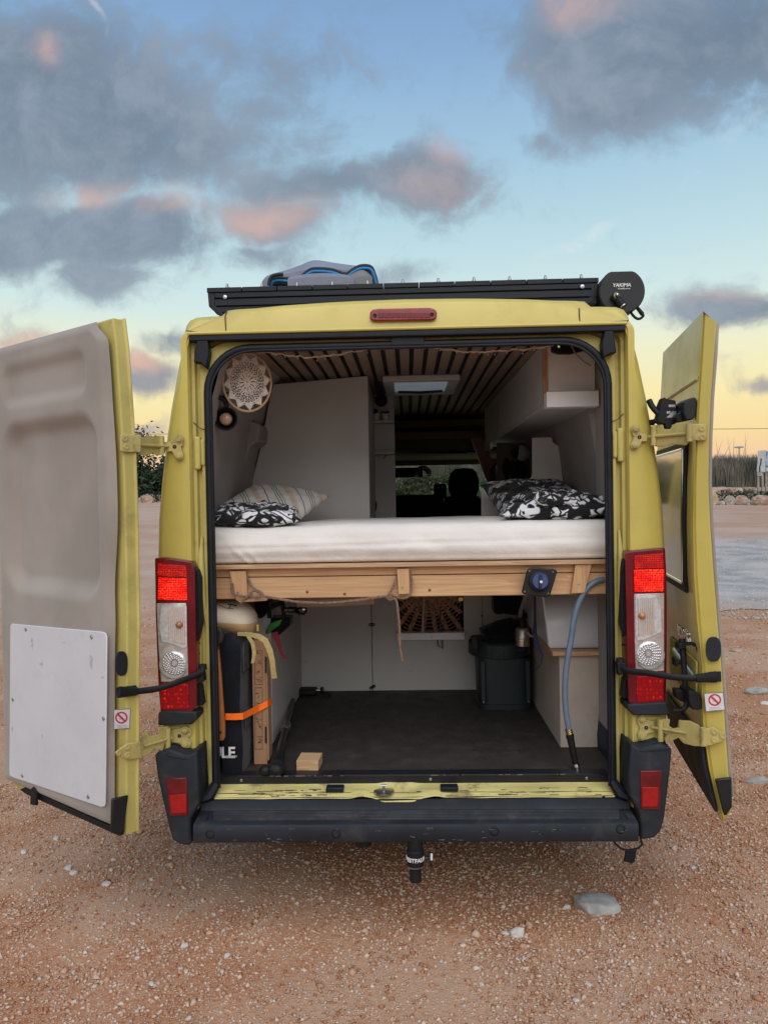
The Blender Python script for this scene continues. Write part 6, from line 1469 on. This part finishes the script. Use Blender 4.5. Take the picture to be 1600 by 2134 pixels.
# ---------------- things on the right
m_wa = M('raw_mdf', (.44, .375, .315), .85, var=.06, scale=6, bump=.08, bscale=200, dirt=.22, dscale=7, dcol=(.16, .13, .11))
Yx = .41; xB0 = P(1167, 1500, Yx).x
o = G().bb((xB0, Yx, ZF + .001), (.882, 1.46, 1.028)).done('wheel_arch_box', m_wa, bevel=.003); tag(o, 'beige box over the right wheel arch below the water tank', 'box')
o = G().prism([V((xB0 - .035, Yx - .025, 1.030)), V((.88, Yx - .025, 1.030)), V((.88, 1.3, 1.030)), V((xB0 - .035, 1.3, 1.030))], (0, 0, .020)).done('plywood_sheet', m_ply, bevel=.001); tag(o, 'thin plywood sheet between the wheel arch box and the water tank', 'board')
m_tank = M('translucent_white_plastic', (.60, .63, .67), .35, var=.03, scale=4, trans=0.0, coat=.2)
a, b = P(1142, 1364, .43), P(1150, 1240, .43)
g = G(); g.loft([[V((x, y, z)) for x, y in ((a.x + o_, .43 + o2), (.872, .43 + o2), (.872, 1.2), (a.x + o_, 1.2))] for z, o_, o2 in ((1.052, .012, .01), (1.07, .0, .0), (1.10, -.002, -.002), (1.33, -.030, -.01), (1.337, -.030, -.01))])
o = g.done('water_tank', m_tank, bevel=.022, seg=4); tag(o, 'translucent white water tank on the plywood at the right', 'tank')
# bin
bn = thing('rubbish_bin', (.5, 1.1, ZF), 'dark lidded bin standing on the floor against the right box', 'bin')
m_bin = M('dark_green_black_plastic', (.014, .022, .026), .5, var=.1, scale=10)
Yb_ = 1.02; a, b = P(996, 1484, Yb_), P(1113, 1482, Yb_); zt_ = P(1050, 1362, Yb_).z
def bring(z, k): 
    cx, hx0, cy, hy0 = (a.x + b.x) / 2, (b.x - a.x) / 2 * k, Yb_ + .15, .15 * k; L = []
    for i in range(32):
        t = 2 * math.pi * i / 32; c, s = math.cos(t), math.sin(t); L.append(V((cx + hx0 * math.copysign(abs(c) ** .45, c), cy + hy0 * math.copysign(abs(s) ** .45, s), z)))
    return L
G().loft([bring(ZF + .002, .97), bring(ZF + .03, .98), bring(ZF + .032, .93), bring(zt_ - .03, .99)]).done('tub', m_bin, bn, smooth=40)
for s in (-1, 1):
    cx = (a.x + b.x) / 2 + s * (b.x - a.x) * .40; G().bb((cx - .012, Yb_ + .000, ZF + .05), (cx + .012, Yb_ + .025, zt_ - .04)).done('tub_rib', m_bin, bn, bevel=.004)
    G().lathe((cx, Yb_ - .004, ZF + .05), (0, -1, 0), [(0, .006), (.003, .005)], 8).done('foot_screw', m_steel, bn)
cx, cy = (a.x + b.x) / 2 - .015, Yb_ + .14
G().lathe((cx, cy, zt_ - .03), (0, 0, 1), [(0, .155), (.005, .165), (.075, .170), (.085, .16), (.095, .08), (.10, .0)], 36).done('lid', m_bin, bn, smooth=35)
for i in range(12):
    t = 2 * math.pi * i / 12 + .1; G().box((cx + .168 * math.cos(t), cy + .168 * math.sin(t), zt_ + .012), (.006, .02, .06), Matrix.Rotation(t, 3, 'Z')).done('lid_rib', m_bin, bn)
G().prism([P(x, y, Yb_ - .02) for x, y in ((981, 1327), (992, 1325), (998, 1352), (992, 1362), (983, 1350))], (0, .03, 0)).done('lid_clip', m_black, bn, bevel=.004)
o = G(); o.ball((cx + .05, cy - .01, zt_ + .085), (.15, .10, .075), 3, .35, 2, 1.6); o = o.done('bin_bag', m_cloth, smooth=60); tag(o, 'crumpled black bag lying on the bin lid', 'bag')
o = G().prism([P(x, y, 1.10) for x, y in ((1028, 1236), (1104, 1236), (1104, 1280), (1090, 1286), (1050, 1280), (1034, 1283), (1029, 1276))], (0, .14, 0)).done('hanging_bag', m_cloth, bevel=.015); tag(o, 'black bag hanging under the bed above the bin', 'bag')
# pump canister
cn = thing('canister', P(1092, 1358, .95), 'small silver canister with black pump on the bin edge', 'canister')
p = P(1089, 1360, .98); z1_ = P(1089, 1325, .98).z
p = V((p.x, .98, zt_ + .048))
m_can = M('brushed_can', (.52, .48, .40), .35, metal=.8, var=.1, scale=30)
G().lathe(p, (0, 0, 1), [(0, .034), (.002, .037), (.085, .037), (.095, .030), (.098, .018)], 20).done('can', m_can, cn, smooth=40)
G().lathe(p + V((0, 0, .098)), (0, 0, 1), [(0, .018), (.02, .022), (.045, .020), (.05, .028), (.075, .024), (.08, .01)], 14).done('pump_head', m_black, cn)
g = G()
for q in ((1078, 1332, 1092, 1332.8), (1091, 1332, 1092.3, 1355), (1078, 1354, 1092, 1355)): g.prism([P(q[0], q[1], .94), P(q[2], q[1], .94), P(q[2], q[3], .94), P(q[0], q[3], .94)], (0, .002, 0))
g.done('blue_frame', M('dark_blue_print', (.02, .015, .16), .5), cn)
G().tube([P(1098, 1318, .94), P(1106, 1326, .93), P(1112, 1327, .92), P(1116, 1320, .95)], .006, 8).done('spout', M('grey_plastic', (.35, .35, .35), .5), cn)
o = G().tube([P(1097, 1240, .5), P(1092, 1252, .6), P(1086, 1270, .8), P(1083, 1284, .93)], .010, 8).done('pipe', M('dull_grey_pipe', (.28, .27, .25), .5)); tag(o, 'dull grey pipe running down from the blue inlet behind', 'pipe')
m_navy = M('navy_webbing', (.012, .012, .06), .8)
o = G().ribbon([P(1114, 1244, .40), P(1115, 1290, .45), P(1114, 1320, .48), P(1119, 1345, .46), P(1130, 1365, .46), P(1128, 1382, .46), P(1116, 1399, .48)], [V((.010, 0, 0)), V((.010, 0, 0)), V((.020, 0, 0)), V((.020, 0, .008)), V((.008, 0, .003)), V((.005, 0, .003)), V((.003, 0, .003))], .003).done('navy_strap', m_navy); tag(o, 'thin navy strap hanging beside the silver canister', 'strap')
# water inlet on the beam
wi = thing('water_inlet', P(1122, 1213, .08), 'black square water inlet with blue cap hanging on the bed beam', 'water inlet')
G().prism([P(x, y, .085) for x, y in ((1101, 1184), (1112, 1182), (1156, 1186), (1160, 1191), (1145, 1240), (1138, 1244), (1090, 1238), (1086, 1233), (1097, 1189))], (0, -.014, 0)).done('flange', m_plast2, wi, bevel=.004)
c = P(1123, 1212, .068); ax = V((.06, -1, .18)); G().lathe(c, ax, [(0, .040), (.004, .042), (.008, .041), (.010, .036)], 28).done('collar', m_black, wi)
m_blue = M('glossy_blue_cap', (.003, .020, .10), .4, var=.15, scale=20, coat=.3)
G().lathe(c + ax.normalized() * .010, ax, [(0, .035), (.012, .035), (.016, .031), (.016, 0)], 28).done('blue_cap', m_blue, wi, smooth=40)
G().box(c + ax.normalized() * .031, (.012, .012, .058), Matrix.Rotation(.12, 3, 'Y')).done('cap_grip', m_blue, wi, bevel=.003)
G().lathe(c + ax.normalized() * .036 + V((.0, 0, -.004)), ax, [(0, .006), (.003, .006), (.003, 0)], 10).done('cap_lock', m_steel, wi)
for px, py in ((1103, 1190), (1152, 1192), (1142, 1237), (1093, 1233)): G().lathe(P(px, py, .071), (0, -1, 0), [(0, .004), (.002, .003)], 8).done('screw', m_steel, wi)
# hose
hs = thing('hose', P(1200, 1600, .12), 'grey blue water hose with black sprayer hanging down at the right', 'hose')
m_hose = M('grey_blue_hose', (.12, .165, .235), .45, var=.08, scale=30)
L = [P(1258, 1208, .13), P(1240, 1213, .125), P(1222, 1228, .12), P(1206, 1256, .12), P(1196, 1290, .12), P(1190, 1330, .12), P(1183, 1370, .12), P(1178, 1410, .12), P(1177, 1450, .12), P(1180, 1490, .12), P(1186, 1524, .12)]
G().tube(smoothpts(L), .0125, 12).done('hose_tube', m_hose, hs, smooth=60)
q0, q1 = P(1184, 1519, .12), P(1188, 1534, .12)
G().lathe(q0, q1 - q0, [(0, .0135), (.006, .0150), (.009, .0135), (.012, .015), (.016, .0135), (.020, .015), (.026, .0135)], 14).done('brass_ferrule', M('aged_brass', (.34, .25, .11), .35, metal=1, var=.2), hs, smooth=30)
G().tube(smoothpts([P(1187, 1532, .12), P(1191, 1552, .12), P(1195, 1572, .12), P(1200, 1596, .12)]), [.017] * 3 + [.015] * 4 + [.014] * 6 + [.0125] * 6, 12).done('grip', m_black, hs, smooth=60)
q0, q1 = P(1199, 1592, .12), P(1204, 1609, .118); G().lathe(q0, q1 - q0, [(0, .013), (.012, .0145), (.016, .010), (.028, .009), (.03, .006)], 14).done('nozzle', m_chrome, hs)
# ---------------- dream catcher, wall lamp, fairy lights
m_lace = M('crocheted_lace', (.74, .68, .62), .95, var=.12, scale=80, bump=.4, bscale=500)
dc = thing('doily_hoop', P(515, 796, .2), 'wooden hoop with white crocheted doily hanging at the upper left', 'wall decoration')
c = P(515, 796, .20); k_ = 3.28 / 1600; rx, rz = 48 * k_, 61 * k_
tx = V((1, .30, 0)).normalized(); 
def dcp(a, f, o=0.): return c + tx * (rx * 1.04 * f * math.cos(a)) + V((0, 0, rz * f * math.sin(a))) + V((0, -o, 0))
g = G(); g.tube([dcp(a, 1) for a in np.linspace(0, 2 * math.pi, 56, endpoint=False)], .0052, 8, True); g.done('hoop', wood('hoop_wood', (.52, .34, .20), (.42, .25, .14), 0), dc)
g = G(); th = .0016
NPet = 12
def arc(a0, a1, f0, f1, fm, n=8): return [dcp(lerp(a0, a1, t), lerp(f0, f1, t) + fm * math.sin(math.pi * t)) for t in np.linspace(0, 1, n)]
for i in range(NPet):
    a = 2 * math.pi * i / NPet + .1; w = 2 * math.pi / NPet
    g.tube([dcp(a, .03), dcp(a - w * .38, .20), dcp(a - w * .2, .33), dcp(a, .40)], .0028, 5); g.tube([dcp(a, .03), dcp(a + w * .38, .20), dcp(a + w * .2, .33), dcp(a, .40)], .0032, 5)
    for s in (-1, 1):
        g.tube([dcp(a + s * w * .5, .16), dcp(a + s * w * .40, .34), dcp(a + s * w * .5, .46)], .0022, 5)
for r0, nn, hgt, t_ in ((.40, 24, .085, .0016), (.49, 24, .085, .0016), (.58, 36, .07, .0015), (.66, 36, .06, .0015)):
    for i in range(nn):
        a = 2 * math.pi * i / nn; w = 2 * math.pi / nn; g.tube(arc(a, a + w, r0, r0, hgt, 6), t_, 4)
        if i % 2 == 0: g.tube([dcp(a, r0), dcp(a, r0 + hgt + .02)], t_, 4)
for i in range(NPet):
    a = 2 * math.pi * i / NPet + .1; w = 2 * math.pi / NPet
    for j, f in enumerate((.72, .77, .82, .86)):
        ww = w * (.48 - .11 * j); g.tube([dcp(a - ww, f), dcp(a, f + .025), dcp(a + ww, f)], .0026, 5)
    for t in np.linspace(-1, 1, 7): g.tube([dcp(a + t * w * .45, .72), dcp(a + t * w * .12, .84 + .06 * (1 - abs(t)))], .0017, 4)
    g.tube([dcp(a, .86), dcp(a, .99)], .0022, 4)
    g.tube([dcp(a - w * .5, .76), dcp(a - w * .15, .88), dcp(a, .98), dcp(a + w * .15, .88), dcp(a + w * .5, .76)], .0018, 4)
g.done('doily', m_lace, dc, smooth=60)
wlp = thing('wall_lamp', P(470, 872, .22), 'black swivel reading lamp on the left wall below the hoop', 'lamp')
G().tube(smoothpts([P(438, 826, .16), P(455, 828, .18), P(468, 833, .2), P(472, 848, .2)]), .011, 10).done('arm', m_black, wlp, smooth=60)
G().tube([P(463, 832, .2), P(468, 822, .21), P(476, 818, .22)], .004, 6).done('cable', m_black, wlp)
ax = V((.15, -1, -.05)).normalized(); c = P(470, 873, .22)
G().lathe(c + ax * -.05, ax, [(0, .02), (.01, .038), (.055, .052), (.060, .052), (.058, .046), (.02, .03), (.018, 0)], 28).done('lamp_shade', m_black, wlp, smooth=40)
G().ball(c + ax * -.012, (.028, .018, .028), 3).done('bulb', M('frosted_amber_bulb', (.46, .28, .17), .35, var=.1, coat=.4), wlp, smooth=60)
fl = thing('fairy_lights', P(800, 735, .06), 'string of tiny unlit fairy lights along the top of the opening', 'string lights')
m_fl = M('copper_light_wire', (.60, .47, .36), .55, var=.15, scale=40)
fpts = [P(x, y, .075) for x, y in ((490, 724), (510, 730), (535, 733), (560, 735), (600, 740), (640, 744), (680, 741), (720, 735), (770, 727), (820, 723), (880, 722), (920, 727), (970, 733), (1010, 733), (1060, 730), (1110, 726), (1150, 719), (1180, 713))]
rr3 = random.Random(8); C = smoothpts(fpts, 8); C = [p + V((rr3.uniform(-.002, .002), 0, rr3.uniform(-.003, .003))) for p in C]
g = G(); g.tube(C, .0024, 5); g.tube([p + V((0, 0, .004 * math.sin(i * .9))) for i, p in enumerate(C)], .0018, 5)
g.done('wire', m_fl, fl)
g = G()
for i, p in enumerate(C):
    if i % 3 == 0:
        q = p + V((rr3.uniform(-.010, .010), rr3.uniform(-.006, .006), rr3.uniform(-.016, .006))); g.tube([p, q], .0010, 4); g.ball(q, .0030, 1)
for i in range(26):
    p = P(rr3.uniform(478, 545), rr3.uniform(724, 738), .09); q = p + V((rr3.uniform(-.03, .03), 0, rr3.uniform(-.012, .012))); g.tube([p, (p + q) / 2 + V((0, 0, rr3.uniform(-.008, .008))), q], .0012, 4)
g.done('lamps', M('clear_tiny_bulbs', (.5, .42, .34), .3), fl, kind='stuff')
# ================================================================== ON THE ROOF
YR = .34
rk = thing('roof_rack', (0, 1.4, 2.58), 'flat black roof rack of lengthwise planks above the van roof', 'roof rack')
pl, pr = P(430, 600, YR), P(1248, 577, YR); zt_ = (pl.z + pr.z) / 2; xl, xr = pl.x, pr.x
nP = 11; w = (xr - xl) / nP; first = None
for i in range(nP):
    x0 = xl + i * w
    if first is None: first = G().bb((x0 + .0015, YR, zt_ - .021), (x0 + w - .0015, 2.9, zt_)).done('plank', m_rackm, rk, bevel=.002); fx = x0
    else:
        c = first.copy(); COL.objects.link(c); c.parent = rk; c.location.x = x0 - fx
bolt = None
for i in range(nP):
    x0 = xl + i * w + w * .55
    if bolt is None: bolt = G().lathe((x0, YR + .03, zt_), (0, 0, 1), [(0, .0085), (.010, .0085), (.011, .006), (.020, .006), (.024, .003)], 10).done('bolt', m_steel, rk); bx = x0
    else:
        c = bolt.copy(); COL.objects.link(c); c.parent = rk; c.location.x = x0 - bx
g = G(); zz = zt_ - .023
for a, b, y in ((0, .022, .004), (.022, .03, .014), (.030, .058, .002), (.058, .064, .012), (.064, .088, .004)): g.bb((xl + .035, YR + y, zz - b), (xr - .01, YR + .05, zz - a))
g.done('rear_beam', m_rackm, rk, bevel=.0015)
for y in (1.3, 2.4): G().bb((xl + .035, y, zz - .07), (xr - .01, y + .05, zz)).done('cross_beam', m_rackm, rk)
for sx, xx in ((-1, xl), (1, xr)):
    G().prism([V((xx - sx * .004, YR + .003, zz)), V((xx - sx * .034, YR + .003, zz)), V((xx - sx * .034, YR + .003, zz - .052)), V((xx - sx * .095, YR + .003, zz - .115)), V((xx - sx * .070, YR + .003, zz - .115)), V((xx - sx * .008, YR + .003, zz - .060))], (0, .06, 0)).done('rack_foot', m_rackm, rk, bevel=.003)
    G().box((xx - sx * .12, YR + .05, zz - .117), (.10, .10, .012)).done('foot_plate', m_black, rk)
for px, py in ((469, 619), (1213, 597)): G().lathe(P(px, py, YR), (0, -1, 0), [(0, .010), (.004, .009), (.006, .0)], 12).done('bolt_head', m_steel, rk)
# bundled sail cloth
m_sail = M('grey_white_sailcloth', (.21, .23, .28), .7, var=.08, scale=4, bump=.3, bscale=30, bdist=.01); m_sblue = M('blue_sail_stripe', (.015, .20, .46), .6, var=.1); m_sblk = M('black_sail_edge', (.012, .014, .02), .7)
bd = thing('sail_bundle', P(672, 592, .75), 'folded bundle of white and blue sailcloth lying on the roof rack', 'bundle')
outl = [(558, 596), (560, 580), (570, 572), (600, 560), (630, 549), (658, 541), (700, 545), (745, 549), (772, 551), (782, 563), (788, 584), (786, 596)]
def bundle(name, mat, top, yoff, dep, par, jit=0.):
    base = zt_ + .002; ys = np.linspace(YR + .12 + yoff, YR + .12 + yoff + dep, 10); rings = []
    for j, y in enumerate(ys):
        e = math.sin(math.pi * (j + .6) / (len(ys) + .2)) ** .35; L = []
        for i, (px, py) in enumerate(top):
            p = P(px, py, YR + .30); L.append(V((p.x + jit * noise.noise(V((i * .7, y * 4, 1))), y, base + max(0, (p.z - base)) * e * (1 + .10 * noise.noise(V((i * .5, y * 5, 4)))))))
        L = smoothpts(L, 4)
        rings.append([V((L[0].x, y, base))] + L + [V((L[-1].x, y, base))])
    g = G(); g.loft(rings); return g.done(name, mat, par, smooth=50)
bundle('sail_roll', m_sail, outl, .02, .5, bd)
def edge(name, mat, pts, y, rad, flat=1.0):
    G().tube(smoothpts([P(a, b, y) for a, b in pts], 6), rad, 7).done(name, mat, bd, smooth=60)
e1 = [(562, 594), (568, 583), (580, 579), (605, 581), (625, 578), (640, 566), (655, 560), (690, 562), (720, 571), (735, 562), (752, 554), (772, 556), (780, 572), (785, 592)]
edge('black_edge', m_sblk, e1, YR + .12, .009); edge('blue_edge', m_sblue, [(a, b + 5) for a, b in e1[:]], YR + .11, .007); edge('black_edge', m_sblk, [(a, b + 11) for a, b in e1[1:-2]], YR + .12, .009)
edge('black_edge', m_sblk, [(560, 594), (563, 580), (572, 573), (590, 571)], YR + .09, .008)
bundle('sail_fold', m_sail, [(615, 597), (630, 592), (660, 588), (700, 588), (735, 592), (745, 597)], -.06, .25, bd)
bundle('sail_fold', M('dull_grey_sail', (.17, .18, .18), .7), [(726, 597), (738, 588), (758, 580), (772, 588), (780, 597)], -.05, .2, bd)
# pressurised water tube at the right of the rack
tb = thing('shower_tube', P(1296, 600, 1.0), 'black water tube with round end cap beside the roof rack', 'water tube')
cc = P(1296, 606, YR - .04); rr4 = 47 * (YR - .04 + 3.08) / 1600; Rr = rr4
def tring(y, k=1.0, f=.86):
    L = []
    for i in range(40):
        a = 2 * math.pi * i / 40; L.append(V((cc.x + Rr * k * math.cos(a), y, cc.z + min(Rr * f * k, Rr * k * math.sin(a)))))
    return L
G().loft([tring(YR + .012), tring(2.0)]).done('tube', m_rackm, tb, smooth=40)
G().loft([tring(YR - .04, .95), tring(YR - .036, 1.0), tring(YR + .010, 1.0)]).done('end_cap', m_plast2, tb, smooth=30)
lettering('lettering', 'YAKIMA', .0215, m_letter, tb, (P(1295, 595, YR - .042).x, YR - .0425, P(1295, 594, YR - .042).z), xv_ if False else (1, 0, .0), (0, 0, 1), .002, bold=True, shear=.15)
lettering('lettering', 'RoadShower', .0105, m_letter, tb, (P(1300, 601, YR - .042).x, YR - .0425, P(1300, 601, YR - .042).z), (1, 0, .0), (0, 0, 1), .002, shear=.15)
q = P(1281, 619, YR - .05); G().lathe(q, (.2, -1, .1), [(-.012, .016), (.006, .018), (.02, .016), (.022, .008), (.03, .008)], 16).done('tap', M('green_brass', (.10, .11, .07), .3, metal=.9), tb); G().ball(q + V((.002, -.034, .003)), .006, 1).done('tap_screw', m_chrome, tb)
q0, q1 = P(1286, 622, YR - .06), P(1298, 637, YR - .07); G().tube([q0, q1], [.016, .015], 12).done('coupling', m_black, tb); G().lathe(q1, q1 - q0, [(0, .016), (.004, .016), (.004, .009), (.001, 0)], 14).done('coupling_ring', m_steel, tb)
G().prism([P(x, y, YR - .02) for x, y in ((1284, 632), (1300, 636), (1324, 634), (1314, 646), (1310, 648), (1305, 664), (1298, 662), (1292, 652))], (0, .05, 0)).done('mount', m_black, tb, bevel=.003)
g = G(); g.tube(smoothpts([P(x, y, YR - .02) for x, y in ((1318, 637), (1322, 637), (1330, 643), (1338, 654), (1340, 658), (1332, 664), (1324, 662), (1315, 652), (1314, 643), (1318, 637))], 4), .006, 7); g.tube([P(1327, 640, YR - .02), P(1339, 655, YR - .02)], [.008, .010], 7); g.done('hose_clip', m_black, tb, smooth=60)
# ================================================================== CARRIER CLAMPS ON THE RIGHT DOOR
uc = thing('carrier_clamp', P(1400, 860, .0), 'upper black bike carrier clamp on the right door edge', 'bike carrier', 'bike carrier clamps on the right door')
f = lambda L, y, dp=.05: G().prism([P(a, b, y) for a, b in L], (0, dp, 0))
f([(1425, 838), (1436, 830), (1448, 827), (1452, 832), (1454, 850), (1450, 866), (1444, 873), (1430, 876), (1424, 860)], -.13, .10).done('door_grip', m_plast2, uc, bevel=.004)
f([(1410, 862), (1432, 850), (1448, 864), (1444, 874), (1410, 880)], -.10, .06).done('grip_base', m_plast2, uc, bevel=.004)
f([(1376, 842), (1381, 829), (1386, 827), (1389, 831), (1408, 834), (1410, 848), (1412, 880), (1404, 884), (1380, 884), (1368, 877), (1372, 866)], -.06, .05).done('jaw', m_black, uc, bevel=.004)
for L in ([(1393, 843), (1407, 843), (1407, 848), (1393, 848)], [(1389, 857), (1397, 856), (1396, 861), (1389, 862)], [(1400, 857), (1409, 857), (1408, 870), (1388, 870), (1394, 865)]):
    f(L, -.0605, .001).done('jaw_plate', m_steel, uc)
G().tube(smoothpts([P(1352, 834, -.02), P(1358, 846, -.03), P(1368, 858, -.04), P(1378, 868, -.05)]), .012, 8).done('lever', m_black, uc, smooth=60)
f([(1386, 880), (1400, 880), (1400, 890), (1396, 894), (1388, 893)], -.06, .03).done('lug', m_black, uc, bevel=.003)
f([(1355, 874), (1364, 873), (1366, 879), (1364, 886), (1356, 884)], .0, .03).done('end_stop', m_black, uc, bevel=.003)
lc = thing('carrier_clamp', P(1440, 1430, .0), 'lower black bike carrier arm and hook on the right door', 'bike carrier', 'bike carrier clamps on the right door')
G().tube([P(1421, 1331, -.04), P(1423, 1360, -.05), P(1426, 1400, -.06), P(1428, 1450, -.07)], [.014, .013, .011, .012], 8).done('arm', m_black, lc)
f([(1414, 1342), (1429, 1340), (1430, 1352), (1415, 1354)], -.07, .05).done('collar', m_black, lc, bevel=.003)
G().ribbon([P(1428, 1342, -.07), P(1440, 1341, -.08), P(1449, 1345, -.09), P(1452, 1356, -.09)], V((0, 0, .014)), .006).done('strap', m_black, lc)
f([(1406, 1372), (1411, 1371), (1413, 1378), (1420, 1377), (1421, 1385), (1413, 1385), (1412, 1390), (1407, 1389)], -.05, .04).done('knob', m_black, lc, bevel=.003)
f([(1434, 1440), (1452, 1442), (1459, 1448), (1464, 1460), (1464, 1478), (1455, 1481), (1442, 1479), (1436, 1465)], -.14, .10).done('door_grip', m_black, lc, bevel=.005)
f([(1408, 1438), (1428, 1440), (1432, 1456), (1420, 1464), (1410, 1456)], -.08, .05).done('clamp_block', m_black, lc, bevel=.004)
G().tube(smoothpts([P(1434, 1456, -.10), P(1430, 1470, -.10), P(1420, 1480, -.10), P(1402, 1480, -.10)]), [.012] * 6 + [.011] * 6 + [.006] * 7, 8).done('hook', m_black, lc, smooth=60)
G().tube([sk(.05, 1.045, .02), sk(.45, 1.07, .02)], .010, 8).done('rail', m_steel, lc)
